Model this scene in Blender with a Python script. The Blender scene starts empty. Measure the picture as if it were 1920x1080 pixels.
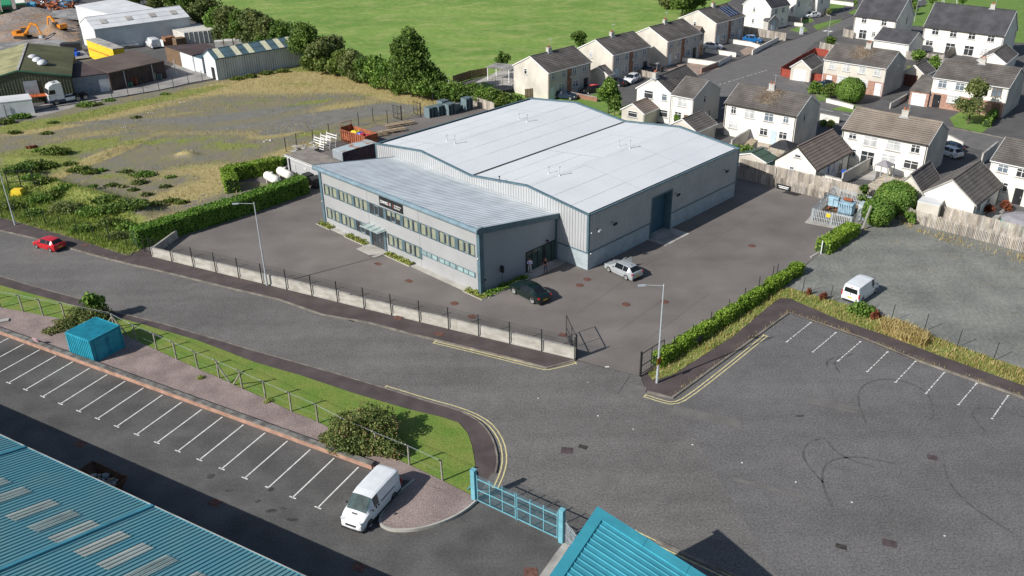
import bpy, bmesh, math, random
import numpy as np
from mathutils import Vector, Matrix
R=math.radians; rnd=random.Random(7); npr=np.random.default_rng(5)
sc=bpy.context.scene; COL=sc.collection
# ---------------------------------------------------------------- camera, sky, sun, exposure
CH=42.0; CF=1647.3; CP=0.476387; CR=-0.01737          # height, focal (px of a 1920 picture), pitch, roll
cam=bpy.data.objects.new('camera',bpy.data.cameras.new('camera')); COL.objects.link(cam); sc.camera=cam
cam.data.sensor_width=36; cam.data.lens=CF/1920*36; cam.data.clip_start=0.5; cam.data.clip_end=4000
cam.matrix_world=Matrix.Translation((0,0,CH))@Matrix.Rotation(math.pi/2-CP,4,'X')@Matrix.Rotation(CR,4,'Z')
SUN_AZ=R(32); SUN_EL=R(34)      # direction the shadows run towards (from +X), height of the sun
w=bpy.data.worlds.new('World'); sc.world=w; w.use_nodes=True
nt=w.node_tree; bg=nt.nodes['Background']; sk=nt.nodes.new('ShaderNodeTexSky'); sk.sky_type='NISHITA'
sk.sun_disc=False; sk.sun_elevation=SUN_EL
sd=Vector((-math.cos(SUN_AZ)*math.cos(SUN_EL),-math.sin(SUN_AZ)*math.cos(SUN_EL),math.sin(SUN_EL)))
sk.sun_rotation=math.atan2(sd.x,sd.y)
nt.links.new(sk.outputs[0],bg.inputs[0]); bg.inputs[1].default_value=0.07
sl=bpy.data.lights.new('sun','SUN'); sl.energy=4.3; sl.angle=R(0.5); sl.color=(1,.965,.905)
so=bpy.data.objects.new('sun',sl); COL.objects.link(so); so.rotation_euler=sd.to_track_quat('Z','Y').to_euler(); so.location=(0,0,80)
sc.view_settings.view_transform='Standard'; sc.view_settings.look='None'; sc.view_settings.exposure=0.3; sc.view_settings.gamma=1
# ---------------------------------------------------------------- measuring: picture point -> place on a level plane
_cr,_sr,_c,_s=math.cos(CR),math.sin(CR),math.cos(CP),math.sin(CP)
def ray(px,py):
    dx,dy=px-960,-(py-540); x=dx*_cr-dy*_sr; y=dx*_sr+dy*_cr
    return Vector((x/CF,_c+y/CF*_s,-_s+y/CF*_c))
def G(px,py,z=0.0):
    d=ray(px,py); t=(z-CH)/d.z
    return Vector((d.x*t,d.y*t,z))
def P(v):
    X,Y,Z=v[0],v[1],v[2]-CH; d=Y*_c-Z*_s; up=Y*_s+Z*_c; x=X/d*CF; y=up/d*CF
    return (960+x*_cr+y*_sr,540-(-x*_sr+y*_cr))
def onwall(px,py,o,ang):
    """point of a vertical wall (through o, running at angle ang): distance along it, height"""
    d=ray(px,py); n=Vector((-math.sin(ang),math.cos(ang))); t=(o.x*n.x+o.y*n.y)/(d.x*n.x+d.y*n.y)
    p=Vector((d.x*t,d.y*t,CH+d.z*t)); return ((p.x-o.x)*math.cos(ang)+(p.y-o.y)*math.sin(ang),p.z)
def hgt(px,py,ty):
    g=G(px,py); z=0
    while z<30 and P((g.x,g.y,z))[1]>ty: z+=.02
    return z
# ---------------------------------------------------------------- mesh builder
class MB:
    def __init__(s): s.v=[]; s.f=[]; s.m=[]
    def add(s,vs,fs,m=0):
        b=len(s.v); s.v+= [tuple(q) for q in vs]; s.f+=[tuple(b+i for i in q) for q in fs]; s.m+=[m]*len(fs)
    def quad(s,a,b,c,d,m=0): s.add([a,b,c,d],[(0,1,2,3)],m)
    def poly(s,pts,z=None,m=0):
        p=[(q[0],q[1],q[2] if z is None else z) for q in pts]; s.add(p,[tuple(range(len(p)))],m)
    def box(s,x0,x1,y0,y1,z0,z1,m=0,M=None):
        vs=[(x,y,z) for z in (z0,z1) for y in (y0,y1) for x in (x0,x1)]
        if M is not None: vs=[M@Vector(v) for v in vs]
        s.add(vs,[(0,2,3,1),(4,5,7,6),(0,1,5,4),(2,6,7,3),(0,4,6,2),(1,3,7,5)],m)
    def cbox(s,c,sz,rz=0,m=0,rx=0,ry=0):
        M=Matrix.Translation(c)@Matrix.Rotation(rz,4,'Z')@Matrix.Rotation(ry,4,'Y')@Matrix.Rotation(rx,4,'X')
        a,b,d=sz[0]/2,sz[1]/2,sz[2]/2; s.box(-a,a,-b,b,-d,d,m,M)
    def prism(s,pts,z0,z1,m=0,mt=None):
        n=len(pts); s.add([(p[0],p[1],z0) for p in pts]+[(p[0],p[1],z1) for p in pts],[(i,(i+1)%n,n+(i+1)%n,n+i) for i in range(n)]+[tuple(range(n-1,-1,-1))],m)
        s.poly(pts,z1,m if mt is None else mt)
    def bar(s,a,b,r,r2=None,n=6,m=0,cap=True):
        a=Vector(a);b=Vector(b); r2=r if r2 is None else r2; d=(b-a)
        if d.length<1e-6: return
        q=d.to_track_quat('Z','Y'); vs=[]
        for (c,rr) in ((a,r),(b,r2)):
            for i in range(n):
                t=2*math.pi*(i+.5)/n; vs.append(c+q@Vector((math.cos(t)*rr,math.sin(t)*rr,0)))
        s.add(vs,[(i,(i+1)%n,n+(i+1)%n,n+i) for i in range(n)]+([tuple(range(n-1,-1,-1)),tuple(range(n,2*n))] if cap else []),m)
    def beam(s,a,b,wd,h,m=0,up=None):
        """rectangular bar between two points"""
        a=Vector(a);b=Vector(b); d=(b-a).normalized(); u=Vector(up) if up else Vector((0,0,1))
        if abs(d.dot(u))>.98: u=Vector((1,0,0))
        sd_=d.cross(u).normalized()*wd/2; uu=sd_.cross(d).normalized()*h/2
        vs=[p+x*sd_+y*uu for p in (a,b) for x,y in ((-1,-1),(1,-1),(1,1),(-1,1))]
        s.add(vs,[(0,3,2,1),(4,5,6,7),(0,1,5,4),(1,2,6,5),(2,3,7,6),(3,0,4,7)],m)
    def ell(s,c,r,n=10,k=6,m=0,M=None,jit=0):
        c=Vector(c); vs=[];fs=[]
        for j in range(k+1):
            ph=math.pi*j/k
            for i in range(n):
                t=2*math.pi*i/n; q=1+(rnd.uniform(-jit,jit) if jit else 0)
                v=Vector((math.sin(ph)*math.cos(t)*r[0]*q,math.sin(ph)*math.sin(t)*r[1]*q,math.cos(ph)*r[2]*q))
                if M is not None: v=M@v
                vs.append(c+v)
        for j in range(k):
            for i in range(n): fs.append((j*n+i,(j+1)*n+i,(j+1)*n+(i+1)%n,j*n+(i+1)%n))
        s.add(vs,fs,m)
    def lathe(s,prof,n=12,m=0,M=None):
        vs=[];fs=[]
        for (r,z) in prof:
            for i in range(n):
                t=2*math.pi*i/n; v=Vector((r*math.cos(t),r*math.sin(t),z)); vs.append(M@v if M is not None else v)
        for j in range(len(prof)-1):
            for i in range(n): fs.append((j*n+i,j*n+(i+1)%n,(j+1)*n+(i+1)%n,(j+1)*n+i))
        s.add(vs,fs,m)
    def build(s,name,mats,parent=None,smooth=None,loc=None,rz=0):
        me=bpy.data.meshes.new(name); me.from_pydata(s.v,[],s.f)
        if not isinstance(mats,(list,tuple)): mats=[mats]
        for q in mats: me.materials.append(q)
        if len(mats)>1: me.polygons.foreach_set('material_index',s.m)
        if smooth is not None:
            me.polygons.foreach_set('use_smooth',[True]*len(me.polygons)); me.set_sharp_from_angle(angle=R(smooth))
        me.update(); o=bpy.data.objects.new(name,me); COL.objects.link(o)
        if parent is not None: o.parent=parent
        if loc is not None: o.location=loc
        if rz: o.rotation_euler.z=rz
        return o
def tag(o,label=None,cat=None,group=None,kind=None):
    if label: o['label']=label
    if cat: o['category']=cat
    if group: o['group']=group
    if kind: o['kind']=kind
    return o
def thing(name,label,cat,loc=(0,0,0),rz=0,group=None):
    o=bpy.data.objects.new(name,None); COL.objects.link(o); o.location=loc; o.rotation_euler=(0,0,rz); o.empty_display_size=.3
    return tag(o,label,cat,group)
def dup(root,loc=None,rz=None,label=None,group=None,scale=None,mats=None):
    r=root.copy(); COL.objects.link(r)
    if loc is not None: r.location=loc
    if rz is not None: r.rotation_euler.z=rz
    if label: r['label']=label
    if group: r['group']=group
    if scale is not None: r.scale=scale if hasattr(scale,'__len__') else (scale,)*3
    def rec(a,b):
        for ch in list(a.children):
            c=ch.copy(); COL.objects.link(c); c.parent=b; rec(ch,c)
    rec(root,r); return r
def struct(o): o['kind']='structure'; return o
# ---------------------------------------------------------------- materials
def mat(name,col,rough=.85,var=.15,scale=1.5,col2=None,fine=.12,fscale=25,bump=0,bscale=20,metal=0,spec=.3,coat=0,det=6,lo=.35,hi=.65,stretch=None,trans=0,lanes=None):
    m=bpy.data.materials.new(name); m.use_nodes=True; t=m.node_tree; N=t.nodes; L=t.links; b=N['Principled BSDF']
    b.inputs['Roughness'].default_value=rough; b.inputs['Metallic'].default_value=metal; b.inputs['Specular IOR Level'].default_value=spec
    if coat: b.inputs['Coat Weight'].default_value=coat; b.inputs['Coat Roughness'].default_value=.08
    tc=N.new('ShaderNodeTexCoord'); src=tc.outputs['Object']
    if stretch:
        mp=N.new('ShaderNodeMapping'); mp.inputs['Scale'].default_value=stretch; L.new(src,mp.inputs[0]); src=mp.outputs[0]
    n1=N.new('ShaderNodeTexNoise'); n1.inputs['Scale'].default_value=scale; n1.inputs['Detail'].default_value=det; L.new(src,n1.inputs[0])
    mr=N.new('ShaderNodeMapRange'); mr.inputs[1].default_value=lo; mr.inputs[2].default_value=hi; L.new(n1.outputs[0],mr.inputs[0])
    c2=col2 if col2 else tuple(max(0,c*(1-var*1.6)) for c in col); c1=col if col2 else tuple(c*(1+var*.6) for c in col)
    mx=N.new('ShaderNodeMix'); mx.data_type='RGBA'; mx.inputs[6].default_value=(*c1,1); mx.inputs[7].default_value=(*c2,1); L.new(mr.outputs[0],mx.inputs[0])
    out=mx.outputs[2]
    if fine:
        n2=N.new('ShaderNodeTexNoise'); n2.inputs['Scale'].default_value=fscale; n2.inputs['Detail'].default_value=3; L.new(src,n2.inputs[0])
        m2=N.new('ShaderNodeMapRange'); m2.inputs[1].default_value=.3; m2.inputs[2].default_value=.7; m2.inputs[3].default_value=1-fine; m2.inputs[4].default_value=1+fine; L.new(n2.outputs[0],m2.inputs[0])
        vm=N.new('ShaderNodeVectorMath'); vm.operation='SCALE'; L.new(out,vm.inputs[0]); L.new(m2.outputs[0],vm.inputs['Scale']); out=vm.outputs[0]
    if lanes:   # broad worn bands running along the carriageway, and soft patches
        mp=N.new('ShaderNodeMapping'); mp.inputs['Rotation'].default_value=(0,0,R(-lanes[0])); mp.inputs['Scale'].default_value=(.035,lanes[1],1); L.new(tc.outputs['Object'],mp.inputs[0])
        n5=N.new('ShaderNodeTexNoise'); n5.inputs['Scale'].default_value=1; n5.inputs['Detail'].default_value=5; L.new(mp.outputs[0],n5.inputs[0]); n6=N.new('ShaderNodeTexNoise'); n6.inputs['Scale'].default_value=.12; n6.inputs['Detail'].default_value=7; L.new(tc.outputs['Object'],n6.inputs[0])
        ad=N.new('ShaderNodeMath'); L.new(n5.outputs[0],ad.inputs[0]); L.new(n6.outputs[0],ad.inputs[1]); m5=N.new('ShaderNodeMapRange'); m5.inputs[1].default_value=.75; m5.inputs[2].default_value=1.25; m5.inputs[3].default_value=1-lanes[2]; m5.inputs[4].default_value=1+lanes[2]; L.new(ad.outputs[0],m5.inputs[0])
        v5=N.new('ShaderNodeVectorMath'); v5.operation='SCALE'; L.new(out,v5.inputs[0]); L.new(m5.outputs[0],v5.inputs['Scale']); out=v5.outputs[0]
    L.new(out,b.inputs['Base Color'])
    if bump:
        n3=N.new('ShaderNodeTexNoise'); n3.inputs['Scale'].default_value=bscale; n3.inputs['Detail'].default_value=4; L.new(src,n3.inputs[0])
        bp=N.new('ShaderNodeBump'); bp.inputs['Strength'].default_value=1; bp.inputs['Distance'].default_value=bump; L.new(n3.outputs[0],bp.inputs['Height']); L.new(bp.outputs[0],b.inputs['Normal'])
    return m
def glassmat(name,col,rough=.06): return mat(name,col,rough=rough,var=.2,scale=.8,fine=0,spec=.8)
def leafmat(name,c1,c2,tr=.25,cs=.6,c3=None):
    m=bpy.data.materials.new(name); m.use_nodes=True; t=m.node_tree; N=t.nodes; L=t.links; b=N['Principled BSDF']
    b.inputs['Roughness'].default_value=.55; b.inputs['Specular IOR Level'].default_value=.25
    g=N.new('ShaderNodeNewGeometry'); n=N.new('ShaderNodeTexNoise'); n.inputs['Scale'].default_value=cs; n.inputs['Detail'].default_value=3
    L.new(g.outputs['Position'],n.inputs[0])
    ad=N.new('ShaderNodeMath'); ad.operation='MULTIPLY_ADD'; L.new(g.outputs['Random Per Island'],ad.inputs[0]); ad.inputs[1].default_value=.55; L.new(n.outputs[0],ad.inputs[2])
    mr=N.new('ShaderNodeMapRange'); mr.inputs[1].default_value=.45; mr.inputs[2].default_value=1.1; L.new(ad.outputs[0],mr.inputs[0])
    cr=N.new('ShaderNodeValToRGB'); cr.color_ramp.elements[0].color=(*c1,1); cr.color_ramp.elements[1].color=(*c2,1)
    if c3: e=cr.color_ramp.elements.new(.93); e.color=(*c3,1); cr.color_ramp.elements[1 if False else -1].color=(*c3,1); e2=cr.color_ramp.elements.new(.8); e2.color=(*c2,1)
    L.new(mr.outputs[0],cr.inputs[0]); L.new(cr.outputs[0],b.inputs['Base Color'])
    ts=N.new('ShaderNodeBsdfTranslucent'); L.new(cr.outputs[0],ts.inputs[0]); mx=N.new('ShaderNodeMixShader'); mx.inputs[0].default_value=tr
    o=N['Material Output']; L.new(b.outputs[0],mx.inputs[1]); L.new(ts.outputs[0],mx.inputs[2]); L.new(mx.outputs[0],o.inputs[0])
    return m
M={}
M['road']=mat('asphalt_road',(.154,.147,.14),var=.06,scale=.9,lanes=(-23,.45,.15),fine=.34,fscale=6.5,bump=.006,bscale=30,det=10)
M['lotasphalt']=mat('asphalt_lot',(.146,.14,.139),var=.06,scale=.8,lanes=(-23,.3,.13),fine=.34,fscale=6.5,bump=.006,bscale=30,det=10)
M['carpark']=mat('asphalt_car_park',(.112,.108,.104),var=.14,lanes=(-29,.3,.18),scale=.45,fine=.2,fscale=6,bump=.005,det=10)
M['yard']=mat('asphalt_yard',(.182,.164,.152),var=.08,lanes=(42,.2,.16),scale=.3,fine=.1,fscale=8,bump=.004,det=10)
M['pave']=mat('asphalt_pavement',(.095,.075,.074),var=.15,scale=.6,fine=.15,fscale=10)
M['kerb']=mat('kerb_concrete',(.26,.235,.2),var=.3,scale=1.2,col2=(.15,.13,.11),fine=.15)
M['resid']=mat('asphalt_drive',(.115,.111,.11),var=.12,scale=.4,fine=.15,fscale=5,det=9)
M['resroad']=mat('asphalt_street',(.16,.153,.15),var=.08,scale=.6,fine=.12,fscale=5,det=9)
M['gravel']=mat('red_gravel',(.3,.235,.215),var=.15,scale=.5,fine=.5,fscale=14,bump=.03,bscale=14)
M['glot']=mat('grey_gravel',(.225,.228,.205),lanes=(-25,.25,.22),scale=.35,col2=(.175,.18,.165),fine=.2,fscale=4,bump=.01,bscale=8,stretch=(1,.5,1),det=10)
M['grass']=mat('verge_grass',(.13,.22,.035),rough=.9,scale=.5,col2=(.2,.24,.055),fine=.3,fscale=8,bump=.03,bscale=12)
M['lawn']=mat('lawn_grass',(.12,.22,.04),rough=.9,scale=.6,col2=(.17,.26,.06),fine=.25,fscale=5,bump=.03,bscale=9)
M['rough']=mat('rough_verge_grass',(.27,.27,.09),rough=.9,scale=.8,col2=(.19,.25,.055),fine=.35,fscale=6,bump=.04,bscale=9)
M['soil']=mat('soil',(.2,.15,.1),scale=1,var=.4,fine=.3,fscale=8,bump=.04,bscale=6)
M['conc']=mat('concrete',(.42,.4,.37),scale=.5,var=.25,fine=.12,bump=.003)
M['slab']=mat('paving_slab',(.45,.43,.39),scale=.8,var=.12,fine=.08)
M['concyard']=mat('yard_concrete',(.36,.34,.32),scale=.25,col2=(.24,.23,.22),fine=.12,fscale=4)
M['dirt']=mat('works_dirt',(.3,.19,.11),scale=.12,col2=(.26,.24,.23),fine=.4,fscale=2,bump=.15,bscale=1.5)
M['stone']=mat('crushed_stone',(.3,.29,.285),scale=.3,var=.25,fine=.45,fscale=3,bump=.1,bscale=3)
M['white']=mat('white_marking',(.75,.75,.72),scale=3,var=.15,fine=.25,fscale=12)
M['yellow']=mat('yellow_marking',(.68,.6,.3),scale=3,var=.15,fine=.25,fscale=12)
M['render']=mat('white_render',(.78,.755,.69),scale=.5,var=.07,fine=.04)
M['dash']=mat('pebble_dash',(.62,.58,.51),scale=.35,var=.12,fine=.1,fscale=9)
M['dashgrey']=mat('grey_pebble_dash',(.5,.48,.44),scale=.35,var=.12,fine=.12,fscale=9)
M['rtile']=mat('concrete_roof_tile',(.15,.135,.125),scale=.5,var=.22,fine=.15,fscale=6,bump=.01,bscale=8)
M['rtan']=mat('tan_roof_tile',(.27,.225,.185),scale=.4,var=.15,fine=.12,fscale=6)
M['rslate']=mat('dark_slate_tile',(.07,.07,.078),scale=.5,var=.2,fine=.2,fscale=8)
M['rbrown']=mat('brown_roof_tile',(.22,.175,.15),scale=.5,var=.15,fine=.12,fscale=6)
M['brick']=mat('red_brick',(.36,.19,.13),scale=2,var=.2,fine=.25,fscale=14)
M['brickp']=mat('pink_brick',(.42,.25,.19),scale=2,var=.15,fine=.2,fscale=12)
M['pvc']=mat('white_plastic',(.8,.8,.8),rough=.4,var=.04,fine=0)
M['dglass']=glassmat('dark_glass',(.04,.045,.05))
M['lglass']=glassmat('curtained_glass',(.3,.31,.31),.15)
M['bglass']=glassmat('blind_glass',(.33,.36,.22),.15)
M['gglass']=glassmat('frosted_glass',(.3,.42,.42),.15)
M['tileshade']=mat('tile_edge_shade',(.05,.045,.042),var=.2)  # dark tile front edges; the gap shade under each course is painted in
M['wood']=mat('weathered_timber',(.42,.37,.31),scale=1.5,var=.3,fine=.3,fscale=12,stretch=(1,1,.15))
M['woodn']=mat('new_timber',(.5,.4,.27),scale=2,var=.2,fine=.15)
M['woodd']=mat('dark_timber',(.2,.13,.08),scale=2,var=.2,fine=.15)
M['post']=mat('concrete_post',(.3,.28,.23),scale=2,var=.2,fine=.1)
M['black']=mat('black_metal',(.025,.027,.03),rough=.45,var=.2,fine=0)
M['galv']=mat('galvanised_steel',(.5,.54,.57),rough=.45,var=.1,fine=.05,metal=.2)
M['tyre']=mat('rubber',(.025,.025,.025),rough=.85,var=.1,fine=0)
M['rim']=mat('alloy',(.6,.6,.6),rough=.3,var=.1,fine=0,metal=.6)
M['redrust']=mat('rusty_red_steel',(.36,.12,.06),scale=1.5,var=.3,fine=.2,fscale=8)
M['blue']=mat('blue_plastic',(.03,.12,.6),rough=.4,var=.15,fine=0)
M['red']=mat('red_plastic',(.55,.05,.05),rough=.4,var=.15,fine=0)
M['orange']=mat('orange_paint',(.75,.28,.03),rough=.45,var=.15,fine=.05)
M['yellowp']=mat('yellow_paint',(.8,.58,.04),rough=.45,var=.1,fine=.03)
M['trunk']=mat('bark',(.12,.09,.06),scale=3,var=.3,fine=.2)
M['laurel']=leafmat('laurel_leaf',(.065,.17,.015),(.22,.37,.06),.25,.8)
M['laurel2']=leafmat('laurel_leaf_dry',(.11,.22,.015),(.3,.42,.06),.25,.8)
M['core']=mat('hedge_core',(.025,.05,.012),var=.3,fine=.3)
M['tree']=leafmat('tree_leaf',(.055,.115,.02),(.19,.28,.06),.25,.25)
M['tree2']=leafmat('tree_leaf_olive',(.08,.12,.035),(.23,.26,.09),.25,.3)
M['tree3']=leafmat('tree_leaf_fresh',(.07,.16,.025),(.24,.36,.07),.25,.3)
M['shrub']=leafmat('shrub_leaf',(.075,.11,.03),(.24,.29,.09),.2,.7,c3=(.3,.2,.09))
M['gold']=leafmat('golden_leaf',(.2,.26,.05),(.42,.46,.12),.25,.8)
M['weed']=leafmat('weed_blade',(.11,.2,.03),(.3,.36,.07),.3,.4)
M['straw']=leafmat('dry_grass_blade',(.36,.28,.1),(.62,.5,.24),.3,.5)
M['dock']=leafmat('dock_seed',(.16,.05,.03),(.3,.1,.05),.2,.5)
M['gorse']=leafmat('bramble_leaf',(.06,.1,.02),(.2,.26,.055),.2,.4)
print('p0 ok')
# ================================================================ GROUND
def gp(l,z=0): return [G(x,y,z) for x,y in l]
def sheet(name,px,z,m,world=False):
    b=MB(); b.poly(px if world else gp(px),z); return struct(b.build(name,m))
def slab(name,px,z1,m,z0=-.05,world=False,side=None):
    b=MB(); b.prism(px if world else gp(px),z0,z1,0,1); o=b.build(name,[side or m,m]); return struct(o)
def off(pts,d):
    """polyline moved sideways by d (left positive)"""
    out=[]; n=len(pts)
    for i in range(n):
        a=pts[max(i-1,0)]; b=pts[min(i+1,n-1)]; t=Vector((b[0]-a[0],b[1]-a[1])).normalized()
        out.append(Vector((pts[i][0]-t.y*d,pts[i][1]+t.x*d,0)))
    return out
def strip(mb,pts,d0,d1,z0,z1,m=0):
    """kerb-like strip following a polyline"""
    A=off(pts,d0);B=off(pts,d1)
    for i in range(len(pts)-1):
        q=[A[i],A[i+1],B[i+1],B[i]]
        mb.poly(q,z1,m)
        if z1-z0>.001:
            for p,r_ in ((q[0],q[1]),(q[1],q[2]),(q[2],q[3]),(q[3],q[0])):
                mb.quad((p.x,p.y,z0),(r_.x,r_.y,z0),(r_.x,r_.y,z1),(p.x,p.y,z1),m)
def smooth(pts,k=2):
    for _ in range(k):
        o=[pts[0]]
        for a,b in zip(pts,pts[1:]): o+= [a*.75+b*.25,a*.25+b*.75]
        pts=o+[pts[-1]]
    return pts
# field material on the ground that reaches the horizon
def fieldmat():
    m=mat('field_grass',(.2,.31,.065),rough=.95,scale=.05,col2=(.14,.25,.045),fine=.3,fscale=1.2,det=8,stretch=(.6,1.6,1),bump=.12,bscale=1.5)
    t=m.node_tree;N=t.nodes;L=t.links;b=N['Principled BSDF']; src=b.inputs['Base Color'].links[0].from_socket
    tc=N.new('ShaderNodeTexCoord'); mp=N.new('ShaderNodeMapping'); mp.inputs['Rotation'].default_value=(0,0,R(-12)); mp.inputs['Scale'].default_value=(.14,.24,1); L.new(tc.outputs['Object'],mp.inputs[0])
    n=N.new('ShaderNodeTexNoise'); n.inputs['Scale'].default_value=1; n.inputs['Detail'].default_value=9; n.inputs['Roughness'].default_value=.65; L.new(mp.outputs[0],n.inputs[0])
    mr=N.new('ShaderNodeMapRange'); mr.inputs[1].default_value=.47; mr.inputs[2].default_value=.7; mr.inputs[4].default_value=.75; L.new(n.outputs[0],mr.inputs[0])
    mx=N.new('ShaderNodeMix'); mx.data_type='RGBA'; L.new(mr.outputs[0],mx.inputs[0]); L.new(src,mx.inputs[6]); mx.inputs[7].default_value=(.36,.38,.14,1); L.new(mx.outputs[2],b.inputs['Base Color'])
    return m
M['field']=fieldmat()
b=MB(); b.poly([(-1500,-300),(1500,-300),(1500,2500),(-1500,2500)],-.06); struct(b.build('ground',M['field']))
sheet('site_ground',[(-500,262),(0,405),(240,465),(262,440),(600,300),(900,180),(1400,300),(1700,380),(2500,640),(2700,1500),(900,1500),(-900,1700)],-.03,M['pave'])
# road and the wide tarmac forecourt on the right
sheet('road',[(-500,300),(0,432),(70,448),(182,480),(250,497),(300,508),(435,541),(525,562),(605,590),(692,605),(767,625),(812,636),(960,672),(1025,690),(1077,675),(1201,705),(1213,738),(1262,748),(1480,588),(1615,635),(1715,676),(1920,749),(2700,1030),(2700,1500),(900,1500),(890,940),(932,870),(910,805),(855,770),(720,730),(480,661),(0,520),(-500,380)],.004,M['road'])
# lower-left car park
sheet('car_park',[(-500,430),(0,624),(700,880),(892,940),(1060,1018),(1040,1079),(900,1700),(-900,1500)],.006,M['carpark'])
sheet('forecourt',[(1262,757),(1480,588),(1615,635),(1715,676),(1920,749),(2700,1030),(2700,1500),(1700,1500),(1350,900),(1290,800)],.008,M['lotasphalt'])
# pavement north of the road
slab('pavement',[(-500,292),(0,410),(30,417),(150,452),(235,480),(285,484),(508,538),(1079,676),(1025,690),(960,672),(812,636),(767,625),(692,605),(605,590),(525,562),(435,541),(300,508),(250,497),(182,480),(70,448),(0,432),(-500,300)],.11,M['pave'])
kn=gp([(-500,300),(0,432),(70,448),(182,480),(250,497),(300,508),(435,541),(525,562),(605,590),(692,605),(767,625),(812,636),(960,672),(1025,690),(1077,676)])
b=MB(); strip(b,kn,0,-.16,-.02,.125); struct(b.build('kerb',M['kerb']))
# pavement south of the road, verge, gravel bed
ks=gp([(-500,380),(0,520),(67,540),(147,562),(207,585),(305,609),(480,661),(627,702),(720,730)])+smooth(gp([(720,730),(797,754),(855,770),(890,787),(910,805),(925,830),(932,865),(927,888)]),1)[1:]
pin=gp([(892,884),(890,866),(885,838),(877,815),(860,795),(830,785),(767,770),(665,740),(567,707),(480,682),(370,640),(270,611),(147,577),(27,544),(-500,400)])
slab('pavement',list(ks)+pin,.11,M['pave'],world=True)
b=MB(); strip(b,ks,0,.14,-.02,.125); struct(b.build('kerb',M['kerb']))
vl=gp([(-500,445),(0,579),(122,602),(217,622),(257,642),(295,660),(332,677),(372,695),(412,712),(455,732),(500,752),(547,775),(597,795),(680,838),(767,875),(830,905),(890,936)])
slab('grass_verge',list(reversed(pin))+list(reversed(vl)),.14,M['grass'],world=True)
wb=[G(-500,440),G(0,627),G(697,881)]    # foot of the brick retaining wall
ge=smooth(gp([(700,880),(735,902),(778,904),(740,935),(708,978),(730,993),(762,995),(795,991),(840,976),(870,959),(892,939)]),1)
slab('gravel_bed',vl+list(reversed(ge))+[wb[1]+Vector((0,.2,0)),wb[0]+Vector((0,.2,0))],.2,M['gravel'],world=True)
ke=smooth(gp([(778,904),(740,935),(708,980),(730,995),(762,996),(795,992),(840,977),(870,960),(893,940)]),2)
b=MB(); strip(b,ke,0,-.14,-.02,.24); struct(b.build('kerb',M['slab']))
# office yard, brownish tarmac, reaches round the warehouse to the timber fence
slab('office_yard',[(250,440),(284,474),(1079,673),(1201,705),(1222,690),(1500,505),(1535,478),(1600,432),(1700,395),(1640,350),(1480,330),(1380,300),(1330,280),(960,180),(890,170),(560,270),(430,330)],.016,M['yard'],z0=-.02)
# right gravel lot, verge, pavement
sheet('gravel_lot',[(1222,700),(1300,660),(1503,505),(1535,478),(1600,434),(1640,385),(1700,392),(1920,462),(2500,640),(2700,1000),(1920,700),(1480,545),(1400,600)],.02,M['glot'])
sheet('weed_verge',[(1215,700),(1225,716),(1262,705),(1300,680),(1375,632),(1440,577),(1462,561),(1480,561),(1575,602),(1665,632),(1765,670),(1920,725),(2700,1000),(2700,950),(1920,692),(1800,650),(1700,610),(1600,575),(1480,540),(1440,545),(1380,590),(1290,650)],.03,M['rough'])
slab('pavement',[(1210,716),(1232,713),(1262,704),(1300,680),(1375,632),(1440,577),(1462,561),(1480,561),(1575,602),(1665,632),(1765,670),(1920,725),(2700,1000),(2700,1030),(1920,747),(1715,676),(1615,635),(1480,588),(1262,747),(1213,737)],.11,M['pave'])
kr=gp([(1213,737),(1235,742),(1262,748),(1480,588),(1615,635),(1715,676),(1920,748),(2700,1030)])
b=MB(); strip(b,kr,0,.2,-.02,.13); struct(b.build('kerb',M['kerb']))
# markings --------------------------------------------------------------
def paint(name,lines,m,wd=.1,z=.014,dash=None):
    b=MB()
    for a,c in lines:
        a=Vector((a[0],a[1],0));c=Vector((c[0],c[1],0)); L=(c-a).length; d=(c-a)/L; n=Vector((-d.y,d.x,0))*wd/2; t=0
        while t<L:
            s=L if not dash else min(L,t+dash[0]*rnd.uniform(.5,1.3))
            p,q=a+d*t,a+d*s; b.poly([p-n,q-n,q+n,p+n],z); t=s+(0 if not dash else dash[1]*rnd.uniform(.4,1.6)); t=L+1 if not dash else t
    return struct(b.build(name,m))
A0,A1,B0,B1=G(105,667),G(672,876),G(16,718),G(596,952)
ln=[]
for i in range(-3,17):
    a=A0+(A1-A0)*i/15; bt=B0+(B1-B0)*i/15
    ln.append((a,bt)); t=(A1-A0).normalized()
    ln.append((bt-t*.3,bt+t*.3))
paint('bay_markings',ln,M['white'],.11,.012)
rb=[((1520,605),(1475,641)),((1567,624),(1524,660)),((1613,641),(1571,677)),((1664,660),(1626,697)),((1716,678),(1679,717)),((1770,699),(1736,738)),((1831,719),(1797,759)),((1890,742),(1860,785)),((1952,762),(1925,812))]
paint('bay_markings',[(G(*a),G(*c)) for a,c in rb],M['white'],.09,.016,dash=(.4,.14))
b=MB()
for a,c in rb:
    for q in (a,c):
        g=G(*q); b.poly([(g.x-.1,g.y-.06),(g.x+.1,g.y-.08),(g.x+.11,g.y+.07),(g.x-.09,g.y+.08)],.017)
struct(b.build('bay_end_spots',M['white']))
def dbl(px,name='double_yellow_lines',o=.32,s=1,z=.013):
    pts=smooth(gp(px),1); b=MB()
    strip(b,pts,-.05,.05,z,z); strip(b,pts,s*o-.05,s*o+.05,z,z)
    for e,f in ((pts[0],pts[1]),(pts[-1],pts[-2])):
        d=(f-e).normalized(); n=Vector((-d.y,d.x,0))*(s if e is pts[0] else -s); q=[e-n*.12,e+n*(o+.12),e+n*(o+.12)+d*.12,e-n*.12+d*.12]; b.poly(q,z+.001)
    return struct(b.build(name,M['yellow']))
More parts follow.
